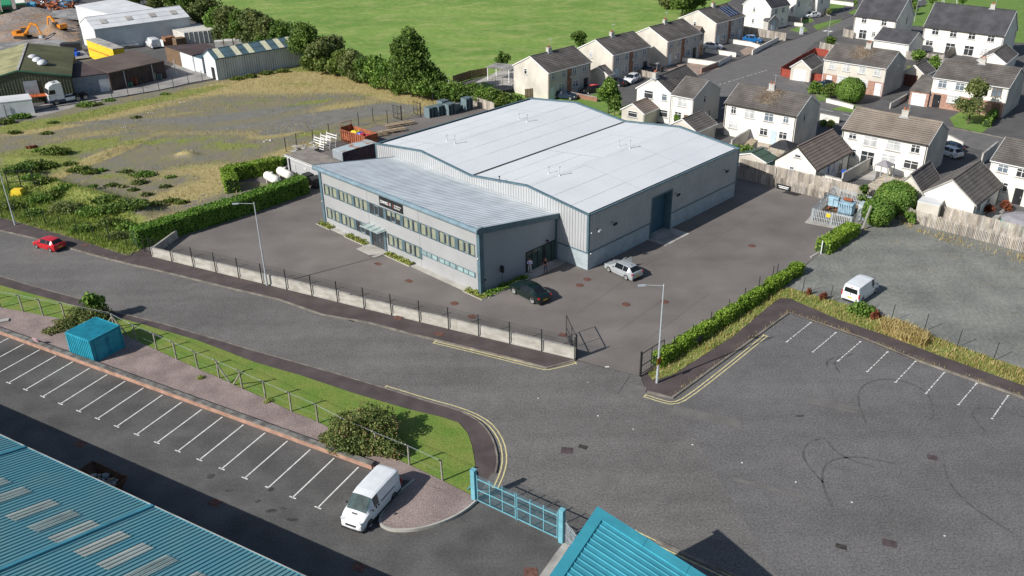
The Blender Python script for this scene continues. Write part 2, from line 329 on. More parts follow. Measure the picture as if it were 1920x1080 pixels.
dbl([(720,727),(797,751),(860,768),(900,785),(922,803),(938,830),(943,860),(938,886),(925,915)],s=1)
dbl([(812,643),(900,664),(960,679),(1005,690),(1025,694),(1045,690),(1081,681)],s=1)
dbl([(1210,740),(1240,750),(1262,755),(1285,745),(1350,695),(1433,628)],s=-1)
dbl([(1190,995),(1270,1033),(1400,1095),(1500,1140)],s=-1)
# kerb with rough grass along the right pavement, in front of the small blue roof
b=MB(); strip(b,gp([(1230,1015),(1300,1048),(1420,1098),(1520,1145)]),-.1,.15,0,.09); struct(b.build('kerb',M['kerb']))
# reflecting road studs, covers, patches
def flat(name,items,m,z=.018):
    b=MB()
    for (x,y,wd,l,ang) in items:
        g=G(x,y); c_,s_=math.cos(R(ang)),math.sin(R(ang)); b.poly([(g.x+u*c_-v*s_,g.y+u*s_+v*c_) for u,v in ((-wd/2,-l/2),(wd/2,-l/2),(wd/2,l/2),(-wd/2,l/2))],z)
    return b.build(name,m)
M['cover']=mat('red_iron_cover',(.17,.085,.065),var=.3,scale=4,fine=.2); M['cover3']=mat('dull_purple_cover',(.1,.075,.078),var=.2); M['cover2']=mat('dark_iron_cover',(.06,.055,.05),var=.3,scale=4)
M['patch']=mat('tarmac_patch',(.168,.158,.15),var=.1,scale=.7,fine=.2,fscale=9)
cv=[(709,495,.9,.6,-45,'m'),(767,527,.9,.6,-45,'m'),(747,598,.8,.7,-25,'m'),(823,628,.9,.7,-25,'m'),(1056,628,.8,.7,-25,'m'),(403,943,.9,.7,-25,'m'),(673,1064,.9,.7,-25,'m'),(150,833,.9,.7,-25,'m'),(995,1073,.9,.8,0,'m'),(1063,845,.9,.8,-10,'m'),(1668,1019,.9,.7,-20,'m'),(1748,858,.7,.6,-20,'m'),(160,462,.7,.6,-20,'m'),(205,733,.6,.5,0,'x')]
for i,(x,y,a_,l_,an,k) in enumerate(cv):
    if k=='x': continue
    o=flat('access_cover',[(x,y,a_,l_,an)],M['cover'] if i not in (9,10,11) else M['cover3'],.022 if i<13 else .02)
    if 2<=i<=3 or i==12: o.location.z=.11
    b=MB(); g=G(x,y)
    txt=['left of the entrance slab in the yard','in the yard below the long office wall','in the north pavement below the yard wall','in the pavement near the yellow lines','in the yard by the open gate leaf','in the car park at the edge of the long shadow','in the shaded tarmac by the blue roof','at the left shadow edge of the car park','between the white van and the small blue roof','in the road mouth beside a dark drain','in the wide forecourt at lower right','faint one in the forecourt at right','in the pavement behind the red car'][i]
    tag(o,'flat square reddish iron cover '+txt,'access cover',group='iron covers in the tarmac')
for i,(x,y,t) in enumerate([(852,569,'right of the office corner shrubs'),(885,594,'lower one near the yard fence'),(1174,571,'out in the yard left of the tall lamp post'),(1101,524,'nearest the silver car'),(1087,535,'behind the dark green car'),(1246,566,'by the tall lamp post pole'),(1410,461,'on the long yard beside the warehouse')]):
    b=MB(); b.lathe([(0.001,.024),(.42,.024),(.45,.018),(.45,.0)],14); o=b.build('manhole_cover',M['cover'],loc=G(x,y)); tag(o,'round rusty manhole cover '+t,'manhole cover',group='round manhole covers in the yard')
for x,y,t in [(660,601,'below the yard wall kerb'),(1093,838,'beside the square cover in the road mouth'),(1577,1025,'in the lower right forecourt')]:
    b=MB(); b.box(-.35,.35,-.22,.22,0,.02)
    for k in range(5): b.box(-.3,.3,-.18+k*.08,-.15+k*.08,.02,.03)
    tag(b.build('drain_grate',M['cover2'],loc=G(x,y),rz=R(-24)),'dark iron gully grate '+t,'drain grate',group='gully grates in the tarmac')
struct(flat('road_studs',[(1009,747,.13,.13,0),(1121,780,.13,.13,0),(1187,805,.1,.1,0),(1298,834,.13,.13,0),(1391,868,.13,.13,0),(1492,904,.13,.13,0),(1597,942,.13,.13,0),(1771,1005,.13,.13,0),(1138,688,.35,.2,0),(1102,717,.1,.1,0)],M['white'],.02))
for i,q in enumerate([(1190,735,1.6,2.2,-25),(1290,775,2.6,1.3,-25),(1350,787,3.2,1.2,-25),(820,660,3,.5,-24),(1560,760,4,.9,-24),(640,560+40,3.5,.4,-22),(1440,915,5,.35,-25),(1130,900,2.2,1.6,-20)]): struct(flat('tarmac_patch',[q],M['patch'],.0105+.0013*i))
# joints in the tarmac and the threshold line at the gateway
M['joint2']=mat('bitumen_joint',(.1,.09,.085),var=.2)
paint('tarmac_joint',[(G(1077,677),G(1128,690)),(G(1128,690),G(1201,705)),(G(1182,703),G(1157,740)),(G(1158,622),G(1235,568)),(G(1080,590),G(1250,470)),(G(1290,480),G(1420,398)),(G(1210,640),G(1330,550)),(G(720,480),G(640,440))],M['joint2'],.035,.022)
b=MB()
M['oil']=mat('oil_stain',(.075,.072,.07),var=.3,scale=3)
for x,y,r in [(395,893,.35),(508,918,.3),(508,958,.35),(530,953,.25),(548,974,.35),(483,940,.2),(938,850,.25),(430,920,.25),(1500,780,.3)]:
    g=G(x,y); ph=rnd.random()*6; b.poly([(g.x+r*(1+.25*math.sin(2*k*.35+ph)+.1*math.sin(5*k*.35))*math.cos(k*.35),g.y+r*.7*(1+.25*math.sin(2*k*.35+ph))*math.sin(k*.35)) for k in range(18)],.011+.0007*r*10)
struct(b.build('oil_stains',M['oil']))
# tyre marks: rings scrubbed on the forecourt
b=MB()
M['skid']=mat('tyre_mark',(.118,.113,.112),var=.25,scale=2)
def arc(px): strip(b,smooth(gp(px),3),-.085,.085,.0125,.0125)
arc([(1625,795),(1608,755),(1612,725),(1650,709),(1700,715),(1740,735),(1752,770),(1745,790)])
arc([(1552,690),(1549,680),(1558,672),(1580,668)]); arc([(1575,700),(1563,682),(1572,672),(1600,664)])
arc([(1850,812),(1826,785),(1822,770),(1840,764),(1880,768),(1920,782)])
arc([(1543,905),(1510,868),(1504,845),(1520,826),(1548,822)]); arc([(1560,950),(1540,905),(1545,870),(1575,858),(1620,857),(1680,870)])
arc([(1550,827),(1570,850),(1600,865),(1640,876)]); arc([(1900,1000),(1820,950),(1780,910),(1770,870)])
struct(b.build('tyre_marks',M['skid']))
# concrete aprons and paths round the office
WO=G(1101.5,506.8); WA=R(45.2)                  # warehouse corner and the run of its long wall
OA,OB=G(608,418.5),G(903,551.5); OD=math.atan2(OB.y-OA.y,OB.x-OA.x)
# ---------------------------------------------------------------- left waste lot: a fine sheet whose cover follows painted weights
def lot(name,px,blobs,z,step,base_cls=(0,0,0),mounds=(),m=None):
    poly=[(g.x,g.y) for g in gp(px)]
    xs=[p[0] for p in poly]; ys=[p[1] for p in poly]
    X=np.arange(min(xs),max(xs)+step,step); Y=np.arange(min(ys),max(ys)+step,step)
    GX,GY=np.meshgrid(X,Y,indexing='ij')
    def inside(x,y):
        c=np.zeros(x.shape,bool)
        for i in range(len(poly)):
            x1,y1=poly[i];x2,y2=poly[i-1]
            if y1!=y2: c^=((y1>y)!=(y2>y))&(x<(x2-x1)*(y-y1)/(y2-y1)+x1)
        return c
    Zm=np.zeros_like(GX)
    d=GY*_c+CH*_s; up=GY*_s-CH*_c; xx=GX/d*CF; yy=up/d*CF; PX=960+xx*_cr+yy*_sr; PY=540-(-xx*_sr+yy*_cr)
    col=np.zeros(GX.shape+(4,)); col[...,3]=1
    for c,k in enumerate(base_cls): col[...,c]=k
    for (c,bx,by,rx,ry,amp,*rot) in blobs:
        a=R(rot[0]) if rot else 0; u=(PX-bx)*math.cos(a)+(PY-by)*math.sin(a); v=-(PX-bx)*math.sin(a)+(PY-by)*math.cos(a)
        q=np.exp(-((u/rx)**2+(v/ry)**2)); col[...,'tgk'.index(c)]+=q*amp
    for (bx,by,rx,ry,h,*rot) in mounds:
        a=R(rot[0]) if rot else 0; u=(PX-bx)*math.cos(a)+(PY-by)*math.sin(a); v=-(PX-bx)*math.sin(a)+(PY-by)*math.cos(a)
        Zm+=np.exp(-((u/rx)**2+(v/ry)**2))*h
    nx,ny=GX.shape; idx=np.arange(nx*ny).reshape(nx,ny)
    cx=(GX[:-1,:-1]+step/2); cy=(GY[:-1,:-1]+step/2); ins=inside(cx,cy)
    q=np.stack([idx[:-1,:-1],idx[1:,:-1],idx[1:,1:],idx[:-1,1:]],-1)[ins]
    jz=(npr.random(GX.shape)-.5)*.05
    vs=np.stack([GX,GY,Zm+z+jz],-1).reshape(-1,3)
    me=bpy.data.meshes.new(name); me.from_pydata(vs.tolist(),[],q.tolist()); ca=me.color_attributes.new('cls','FLOAT_COLOR','POINT')
    ca.data.foreach_set('color',np.clip(col,0,1.5).reshape(-1)); me.materials.append(m); me.polygons.foreach_set('use_smooth',[True]*len(me.polygons))
    o=bpy.data.objects.new(name,me); COL.objects.link(o); struct(o)
    def sample(x,y):
        i=min(nx-1,max(0,int((x-X[0])/step))); j=min(ny-1,max(0,int((y-Y[0])/step))); return col[i,j],Zm[i,j]+z
    return inside,sample,poly
def lotmat():
    m=bpy.data.materials.new('rough_gravel_and_weeds'); m.use_nodes=True; t=m.node_tree;N=t.nodes;L=t.links;b=N['Principled BSDF']; b.inputs['Roughness'].default_value=.95; b.inputs['Specular IOR Level'].default_value=.15
    at=N.new('ShaderNodeAttribute'); at.attribute_name='cls'; sp=N.new('ShaderNodeSeparateColor'); L.new(at.outputs['Color'],sp.inputs[0])
    tc=N.new('ShaderNodeTexCoord')
    def noise(s,d=6,r=.6):
        n=N.new('ShaderNodeTexNoise'); n.inputs['Scale'].default_value=s; n.inputs['Detail'].default_value=d; n.inputs['Roughness'].default_value=r; L.new(tc.outputs['Object'],n.inputs[0]); return n.outputs[0]
    def mixc(f,a,c):
        mx=N.new('ShaderNodeMix'); mx.data_type='RGBA'; L.new(f,mx.inputs[0])
        for i,v in ((6,a),(7,c)):
            if isinstance(v,tuple): mx.inputs[i].default_value=(*v,1)
            else: L.new(v,mx.inputs[i])
        return mx.outputs[2]
    def rng(v,a,c):
        mr=N.new('ShaderNodeMapRange'); L.new(v,mr.inputs[0]); mr.inputs[1].default_value=a; mr.inputs[2].default_value=c; return mr.outputs[0]
    def mask(ch,n,k=1.3):
        a=N.new('ShaderNodeMath'); a.operation='MULTIPLY_ADD'; L.new(n,a.inputs[0]); a.inputs[1].default_value=k; L.new(sp.outputs[ch],a.inputs[2]); return rng(a.outputs[0],.85+k*.12,1.15+k*.12)
    n1=noise(.5,9,.7); n2=noise(1.3,8,.7); n3=noise(7,4); n4=noise(.25,8,.7)
    grav=mixc(rng(n3,.3,.7),(.15,.143,.115),(.27,.255,.205)); grav=mixc(rng(n4,.4,.62),grav,(.26,.22,.13)); grav=mixc(rng(n1,.5,.68),grav,(.2,.22,.1))
    tan=mixc(rng(n2,.35,.65),(.5,.41,.2),(.32,.27,.12)); grn=mixc(rng(n2,.35,.65),(.17,.21,.05),(.3,.31,.1))
    trk=mixc(rng(n1,.35,.65),(.175,.172,.155),(.235,.228,.205))
    c=mixc(mask(0,n2),grav,tan); c=mixc(mask(1,n1),c,grn); c=mixc(mask(2,n4,.7),c,trk)
    L.new(c,b.inputs['Base Color']); bp=N.new('ShaderNodeBump'); bp.inputs['Distance'].default_value=.12; L.new(n3,bp.inputs['Height']); L.new(bp.outputs[0],b.inputs['Normal'])
    return m
M['lot']=lotmat()
LOTPX=[(-260,330),(-250,200),(0,238),(162,196),(300,170),(408,150),(520,130),(575,118),(640,135),(720,150),(830,190),(830,205),(775,218),(700,238),(640,262),(570,290),(440,320),(432,340),(540,345),(300,440),(262,470),(235,482),(150,454),(30,418),(0,411),(-200,365)]
BL=[('t',600,150,140,16,1.0,6),('t',740,175,110,14,1.1,14),('t',810,205,50,12,.9),('t',520,165,140,18,.8),('t',640,200,90,10,.7,-8),('g',690,178,40,6,.5),('g',560,158,80,7,.5),
('k',240,228,200,7,1.0,-2),('k',480,212,170,8,1.1,-8),('k',640,212,130,10,1.1,-6),('k',740,205,60,9,1.2),('k',560,240,120,10,1.1,-10),('k',430,240,120,8,.8,-5),('k',620,166,50,6,.6),('k',760,230,40,10,1.0),('k',330,262,120,6,.6,-6),
('g',540,203,45,5,1.1,-10),('g',590,192,35,4,.9,-8),('g',300,266,150,8,.6,-5),('g',120,275,140,10,.8,-8),('t',220,285,60,6,1.4,-22),('t',180,300,50,5,1.3,-20),('g',430,275,70,12,.7),('t',380,250,140,8,.5),('t',250,205,140,7,.6,-8),('t',150,255,120,10,.5,-8),('t',60,290,90,12,.4),
('t',400,345,110,16,.8,-10),('t',440,320,90,14,.8),('t',330,375,90,14,.8,-10),('t',290,330,120,14,.5,-10),('t',110,330,34,7,1.2,-22),('g',60,310,100,22,1.1,-10),('g',230,330,100,12,.6),('t',345,292,22,5,.9),('g',380,310,80,10,.45),
('g',80,400,110,26,1.6,12),('g',180,420,90,30,1.5,16),('g',250,445,50,24,1.5),('g',120,370,120,16,1.2,8),('t',170,385,70,12,1.1,20),('t',330,410,90,14,.8,-14),
('g',20,240,120,8,1.4,-8),('g',180,212,90,7,1.4,-12),('t',120,235,130,7,1.1,-10),('g',340,178,90,6,1.3,-12),('t',420,165,110,8,1.3,-10),('t',500,143,60,7,1.0),('t',520,250,70,12,.7,-10),('t',560,280,80,10,1.0,-14),('g',590,250,60,6,.7,-10),('g',590,130,70,6,1.0),('g',480,190,90,6,.5,-8),('t',330,215,90,6,.5,-8)]
lot_in,lot_at,lot_poly=lot('waste_ground',LOTPX,BL,.03,.45,m=M['lot'],mounds=[(130,360,150,12,1.1,14),(240,400,60,14,.7,20),(350,292,20,4,.7),(60,300,70,8,.5),(200,290,60,6,.5,-20)])
# industrial ground, top left
sheet('industrial_yard',[(-700,250),(-250,205),(0,240),(162,198),(300,172),(408,152),(566,121),(520,98),(450,72),(400,40),(370,12),(300,-40),(0,-90),(-900,-60)],.002,M['resid'])
sheet('concrete_yard',[(60,222),(160,196),(410,146),(360,112),(330,118),(300,140),(200,160),(50,205)],.008,M['concyard'])
struct(MB().build('yard_spare',M['conc'])) if False else None
lot('excavated_ground',[(-300,110),(-300,-20),(140,-20),(150,90),(165,100),(50,122),(0,120)],[],.02,1.0,m=M['dirt'],mounds=[(60,28,45,7,2.0),(20,38,40,6,1.5),(100,62,14,7,2.2),(118,70,20,5,1.4),(118,48,22,8,1.6),(20,70,35,8,1.2)])
sheet('crushed_stone',[(60,75),(120,78),(150,90),(170,110),(60,125),(0,122),(-40,105),(0,82)],.3,M['stone'])
sheet('crushed_stone',[(90,28),(150,20),(160,45),(120,42),(95,38)],.9,M['stone'])
# residential ground, streets, lawns
sheet('residential_ground',[(830,190),(850,158),(916,142),(955,152),(1000,132),(1290,52),(1330,22),(1420,-25),(1480,-60),(2600,-60),(2600,700),(1920,462),(1640,385),(1480,335),(1380,305),(1130,190),(960,170)],.004,M['resid'])
sheet('street',[(1303,150),(1340,131),(1440,91),(1515,66),(1600,30),(1640,6),(1690,-40),(1780,-40),(1720,2),(1660,30),(1600,47),(1560,62),(1527,80),(1465,137),(1500,150),(1537,182),(1600,198),(1780,238),(1900,262),(2300,350),(2300,400),(1920,300),(1780,268),(1590,228),(1520,212),(1430,190),(1350,180)],.01,M['resroad'])
b=MB()
strip(b,gp([(1303,146),(1340,129),(1440,89),(1515,64),(1600,28),(1640,4)]),0,.16,0,.1)
strip(b,gp([(1465,138),(1500,150),(1537,183),(1600,198),(1700,219),(1780,239),(1900,263),(2300,352)]),0,.16,0,.1); struct(b.build('kerb',M['kerb']))
paint('junction_markings',[(G(1348,159),G(1400,143)),(G(1400,143),G(1440,131))],M['white'],.13,.016,dash=(.7,.5))
paint('street_markings',[(G(1537,204),G(1600,218))],M['white'],.12,.016,dash=(3,2))
paint('ramp_markings',[(G(1545,59),G(1550,57)),(G(1554,60),G(1560,58))],M['white'],.7,.018)
def lawn(px,z=.02): return sheet('lawn',px,z,M['lawn'])
lawn([(1060,190),(1070,180),(1120,190),(1160,205),(1140,212)]); lawn([(1106,178),(1130,173),(1150,180),(1125,190)])
lawn([(1480,56),(1506,48),(1515,58),(1500,62)]); lawn([(1500,38),(1520,34),(1527,40),(1508,45)]); lawn([(1540,12),(1575,0),(1600,4),(1566,22)]);lawn([(1590,24),(1608,16),(1618,22),(1600,28)])
lawn([(1524,48),(1560,38),(1580,36),(1575,42),(1533,58)]); lawn([(1710,-20),(1740,5),(1700,30),(1708,48),(1735,50),(1900,80),(2200,90),(2200,-60),(1740,-50)])
lawn([(1780,222),(1800,210),(1850,217),(1860,235),(1840,250),(1790,238)],.03); lawn([(1525,172),(1545,168),(1560,188),(1535,190)],.03); lawn([(1555,205),(1600,195),(1625,205),(1600,212)],.03)
lawn([(925,170),(900,160),(905,153),(945,165)],.03)
M['paver']=mat('pink_block_paving',(.36,.27,.22),scale=1,var=.12,fine=.15,fscale=8); M['flag']=mat('cream_flagstone',(.5,.44,.35),scale=1,var=.15,fine=.12,fscale=3)
sheet('block_paving',[(1235,128),(1300,118),(1350,128),(1310,140),(1262,140)],.024,M['paver'])
sheet('block_paving',[(1387,96),(1400,88),(1425,92),(1418,102),(1395,104)],.024,M['paver'])
sheet('patio',[(1620,352),(1665,320),(1700,330),(1650,375)],.03,M['flag']); sheet('patio',[(1800,410),(1850,352),(1905,370),(1870,412)],.03,M['conc'])
sheet('patio',[(1360,272),(1440,240),(1500,245),(1460,300),(1400,300)],.03,M['flag']);sheet('patio',[(880,160),(960,120),(975,150),(940,172)],.012,M['slab'])
sheet('bare_yard',[(1560,300),(1650,290),(1640,340),(1560,330)],.03,M['conc'])
print('p1 ok')
# ================================================================ WAREHOUSE (frame: x along the long wall, y along the gable)
WL,WW,WE,WR=29.3,36.1,6.34,7.36; Q=WW/4
M['membrane']=mat('white_roof_membrane',(.7,.72,.74),rough=.6,scale=.22,col2=(.63,.655,.68),fine=.03,fscale=4,lo=.3,hi=.8)
M['clad']=mat('grey_cladding',(.42,.43,.44),rough=.5,scale=.4,var=.06,fine=.03)
M['block']=mat('painted_blockwork',(.42,.48,.51),scale=1,var=.08,fine=.06,fscale=8)
M['teal']=mat('slate_blue_trim',(.1,.165,.2),rough=.45,var=.12,fine=0)
M['tealdoor']=mat('dark_blue_shutter',(.045,.11,.16),rough=.5,var=.1,fine=0)
M['tealroll']=mat('bullnose_trim',(.19,.27,.32),rough=.4,var=.12,fine=.04,scale=.8)
M['sealant']=mat('dark_gutter',(.06,.06,.065),var=.2)
def brickify(m,bw,bh,mort,depth=.4):
    t=m.node_tree;N=t.nodes;L=t.links;b=N['Principled BSDF']; src=b.inputs['Base Color'].links[0].from_socket
    tc=N.new('ShaderNodeTexCoord'); sx=N.new('ShaderNodeSeparateXYZ'); L.new(tc.outputs['Object'],sx.inputs[0]); ad=N.new('ShaderNodeMath'); L.new(sx.outputs[0],ad.inputs[0]); L.new(sx.outputs[1],ad.inputs[1])
    cb=N.new('ShaderNodeCombineXYZ'); L.new(ad.outputs[0],cb.inputs[0]); L.new(sx.outputs[2],cb.inputs[1])
    br=N.new('ShaderNodeTexBrick'); br.inputs['Scale'].default_value=1; br.inputs['Brick Width'].default_value=bw; br.inputs['Row Height'].default_value=bh; br.inputs['Mortar Size'].default_value=mort; L.new(cb.outputs[0],br.inputs[0])
    br.inputs['Color1'].default_value=(1,1,1,1); br.inputs['Color2'].default_value=(.88,.88,.88,1); br.inputs['Mortar'].default_value=(1-depth,)*3+(1,)
    mx=N.new('ShaderNodeMix'); mx.data_type='RGBA'; mx.blend_type='MULTIPLY'; mx.inputs[0].default_value=1; L.new(src,mx.inputs[6]); L.new(br.outputs[0],mx.inputs[7]); L.new(mx.outputs[2],b.inputs['Base Color'])
brickify(M['block'],.45,.225,.02,.25); brickify(M['brick'],.3,.1,.012,.3)
wh=thing('warehouse','large grey clad warehouse with a white twin-ridge roof behind the office','warehouse',WO,WA)
def prof(y):
    u=(y%(2*Q))/Q; return WE+(WR-WE)*(u if u<1 else 2-u)
D0,D1,DH=11.2,15.0,5.0      # roller door opening
# block base
b=MB()
b.box(0,D0,0,.2,0,2.05); b.box(D1,WL,0,.2,0,2.05); b.box(0,.2,.2,WW,0,2.05); b.box(WL-.2,WL,.2,WW,0,2.05); b.box(.2,WL-.2,WW-.2,WW,0,2.05); b.build('blockwork_base',M['block'],wh)
# ribbed cladding: trapezoid profile along each wall
def ribs(mb,p0,p1,out,z0f,z1f,pitch=.4,dep=.06,m=0,fr=.35):
    p0=Vector(p0);p1=Vector(p1);L=(p1-p0).length;d=(p1-p0)/L;o=Vector(out)*dep; n=max(1,int(round(L/pitch))); pt=L/n
    st=[]
    for i in range(n):
        for f,k in ((0,0),(1-fr-.2,0),(1-fr-.1,1),(1-.1,1)): st.append((i*pt+f*pt,k))
    st.append((L,0)); vs=[]
    for s,k in st:
        q=p0+d*s+o*k; vs.append((q.x,q.y,z0f(s))); vs.append((q.x,q.y,z1f(s)))
    mb.add(vs,[(2*i,2*i+2,2*i+3,2*i+1) for i in range(len(st)-1)],m)
c0=lambda s:2.05
b=MB()
ribs(b,(0,0,0),(0,WW,0),(-1,0,0),c0,lambda s:prof(s)+.1)                     # front gable
ribs(b,(0,0,0),(D0,0,0),(0,-1,0),c0,lambda s:WE+.05); ribs(b,(D1,0,0),(WL,0,0),(0,-1,0),c0,lambda s:WE+.05); ribs(b,(D0,0,0),(D1,0,0),(0,-1,0),lambda s:DH,lambda s:WE+.05)
ribs(b,(0,WW,0),(WL,WW,0),(0,1,0),c0,lambda s:WE+.05); ribs(b,(WL,0,0),(WL,WW,0),(1,0,0),c0,lambda s:prof(s)+.1)
b.build('cladding',M['clad'],wh)
b=MB()
for x in (0.0,WL):
    for k in range(4):
        y0,y1=k*Q,(k+1)*Q; s=-1 if x==0 else 1
        b.beam((x+s*.02,y0-(.1 if k==0 else 0),prof(y0)+.12),(x+s*.02,y1+(.1 if k==3 else 0),(WE if k%2 else WR)+.12),.3,.16)
b.beam((-.1,-.02,WE+.08),(WL+.1,-.02,WE+.08),.2,.12); b.beam((-.1,WW+.02,WE+.08),(WL+.1,WW+.02,WE+.08),.24,.12)
for x,y in ((0,0),(WL,0),(0,WW),(WL,WW)): b.box(x-.11,x+.11,y-.11,y+.11,0 if 0 else 2.0,WE+.02)
b.box(-.09,D0,-.09,-.0,1.97,2.1); b.box(D1,WL+.09,-.09,0,1.97,2.1); b.box(-.09,0,0,WW,1.97,2.1)
b.build('trim',M['teal'],wh)
# roof sheets, gutters
b=MB(); e=.45
for k in range(4):
    y0,y1=k*Q,(k+1)*Q; z0=WE if k%2==0 else WR; z1=WR if k%2==0 else WE
    if k==0: y0=e; z0+= (WR-WE)*e/Q
    if k==3: y1=WW-e; z1+=(WR-WE)*e/Q
    if k==1: y1-=.2; z1+=(WR-WE)*.2/Q
    if k==2: y0+=.2; z0+=(WR-WE)*.2/Q
    n=9
    for i in range(n):
        xa,xb=.12+(WL-.24)*i/n,.12+(WL-.24)*(i+1)/n; j=rnd.uniform(-.008,.008)
        b.quad((xa,y0,z0+j),(xb,y0,z0+j),(xb,y1,z1+j),(xa,y1,z1+j))
b.build('roof',M['membrane'],wh)
b=MB()
for y0,y1,z in ((.08,e,WE-.05),(WW-e,WW-.1,WE-.05),(2*Q-.2,2*Q+.2,WE-.05)): b.box(.1,WL-.1,y0,y1,z-.1,z)
b.build('gutter',[M['sealant']],wh)
b=MB()
M['lap']=mat('membrane_lap',(.56,.6,.63),rough=.6,var=.1)
for y in (Q,3*Q): b.box(.14,WL-.14,y-.28,y-.22,WR-.035,WR-.022); b.box(.14,WL-.14,y+.22,y+.28,WR-.035,WR-.022)
for k,(y) in enumerate((2.8,5.6,12.1,15,21.5,24,30,33)): 
    z=prof(y); b.box(.14,WL-.14,y-.02,y+.02,z-.004,z+.012)
b.build('roof_seam',M['lap'],wh)
for (px,py,h_,dk) in [(1029,324.5,.75,0),(1049,330,1.0,0),(1161,274.5,.75,0),(1181,279,1.0,0),(838,264.5,.75,0),(853,270,1.0,0),(973,224,.75,0),(988.5,228,.9,0),(936.5,335,.6,1)]:
    g=G(px,py,WR-.1)-WO; x=g.x*math.cos(WA)+g.y*math.sin(WA); y=-g.x*math.sin(WA)+g.y*math.cos(WA); z=prof(y)
    b=MB(); b.bar((x,y,z-.05),(x,y,z+h_),.05,n=8); b.lathe([(.14,z-.02),(.07,z+.1)],8,M=Matrix.Translation((x,y,0))); b.bar((x,y,z+h_),(x,y,z+h_+.02),.11,n=8); b.bar((x,y,z+h_+.06),(x,y,z+h_+.1),.12,.03,n=8)
    b.build('vent_pipe',M['black'] if dk else M['galv'],wh)
# door in its recess
b=MB(); b.box(D0-.12,D0+.02,-.12,1.0,0,DH+.12); b.box(D1-.02,D1+.12,-.12,1.0,0,DH+.12); b.box(D0+.02,D1-.02,-.12,1.0,DH,DH+.14); b.build('door_surround',M['teal'],wh)
b=MB(); n=16
for i in range(n):
    z0,z1=i*(DH/n),(i+1)*(DH/n); b.quad((D0,.8,z0),(D1,.8,z0),(D1,.77,z0+.02),(D0,.77,z0+.02)); b.quad((D0,.77,z0+.02),(D1,.77,z0+.02),(D1,.8,z1),(D0,.8,z1))
b.build('roller_door',M['tealdoor'],wh)
b=MB(); b.box(D0-.4,D1+.5,-2.6,.78,-.02,.06); o=b.build('door_apron',M['conc'],None,loc=WO+Vector((0,0,0)),rz=WA); struct(o)
for (x,z,k) in [(3.8,4.4,0),(15.6,4.35,0),(26.0,4.45,0),(1.15,4.45,1)]:
    b=MB(); b.bar((x,-.05,z+.1),(x,-.5,z+.12),.03,m=0); b.cbox((x,-.6,z),(.5 if not k else .3,.16,.3),m=0 if not k else 1,rx=.5); b.build('flood_light',[M['black'],M['galv']],wh)
for (x,z) in [(.27,4.35),(29.4,4.3),(.25,1.95)]:
    b=MB(); b.ell((x,-.16,z),(.1,.12,.09),8,5); b.build('camera',M['pvc'],wh,smooth=60)
# ================================================================ OFFICE
OX,OY0,OY1=-11.65,4.45,32.0; FZ,BZ=7.5,5.42
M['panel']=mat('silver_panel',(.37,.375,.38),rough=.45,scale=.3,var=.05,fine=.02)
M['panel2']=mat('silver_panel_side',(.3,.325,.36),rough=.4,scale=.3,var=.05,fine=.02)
M['ribroof']=mat('ribbed_steel_roof',(.74,.78,.8),rough=.5,scale=.5,var=.08,fine=.03)
of=thing('office_building','two storey silver office with bands of windows and a black company sign','office building',WO,WA)
rz=lambda x:BZ+(-x/(-OX+.5))*(FZ-BZ)+.02
b=MB()
# front wall panels in courses with joints, windows openings are framed in front of the wall plane
def U(u): return OY1+.13-u          # distance along the facade from its left end -> y
zc=[0,1.0,2.38,3.2,4.02,5.35,6.2,7.1]
cuts=[.3,9.3,18.25,27.45]
for i in range(3):
    for j in range(len(zc)-1):
        b.box(OX,OX+.15,U(cuts[i+1])+.02,U(cuts[i])-.02,zc[j]+.015,zc[j+1]-.015)
b.box(OX+.03,OX+.14,OY0+.1,OY1-.1,0,7.1,1)
b.build('front_wall',[M['panel'],M['galv']],of)
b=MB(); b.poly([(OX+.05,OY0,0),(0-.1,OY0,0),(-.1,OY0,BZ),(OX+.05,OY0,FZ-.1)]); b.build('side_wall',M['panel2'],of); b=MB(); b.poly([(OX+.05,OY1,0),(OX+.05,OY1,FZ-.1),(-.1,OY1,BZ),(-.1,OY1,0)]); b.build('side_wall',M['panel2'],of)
for q in ((OX-.12,OX+.45,OY0-.1,OY0+.32,FZ-.1),(OX-.12,OX+.3,OY1-.3,OY1+.1,FZ-.1),(-.3,-.1,OY0-.1,OY0+.1,BZ)): b=MB(); b.box(*q[:4],0,q[4]); b.build('corner_post',M['teal'],of)
# roof
b=MB(); n=int((OY1-OY0+.6)/.5)
x0,x1=OX-.45,-.06; y=OY0-.3; pt=(OY1-OY0+.6)/n
for i in range(n):
    ya=y+i*pt
    for (a,z_a),(c,z_c) in zip(((0,0),(.3,0),(.34,.06),(.42,.06)),((.3,0),(.34,.06),(.42,.06),(pt,0))):
        b.quad((x0,ya+a,rz(x0)+z_a),(x1,ya+a,rz(x1)+z_a),(x1,ya+c,rz(x1)+z_c),(x0,ya+c,rz(x0)+z_c))
b.build('roof',M['ribroof'],of)
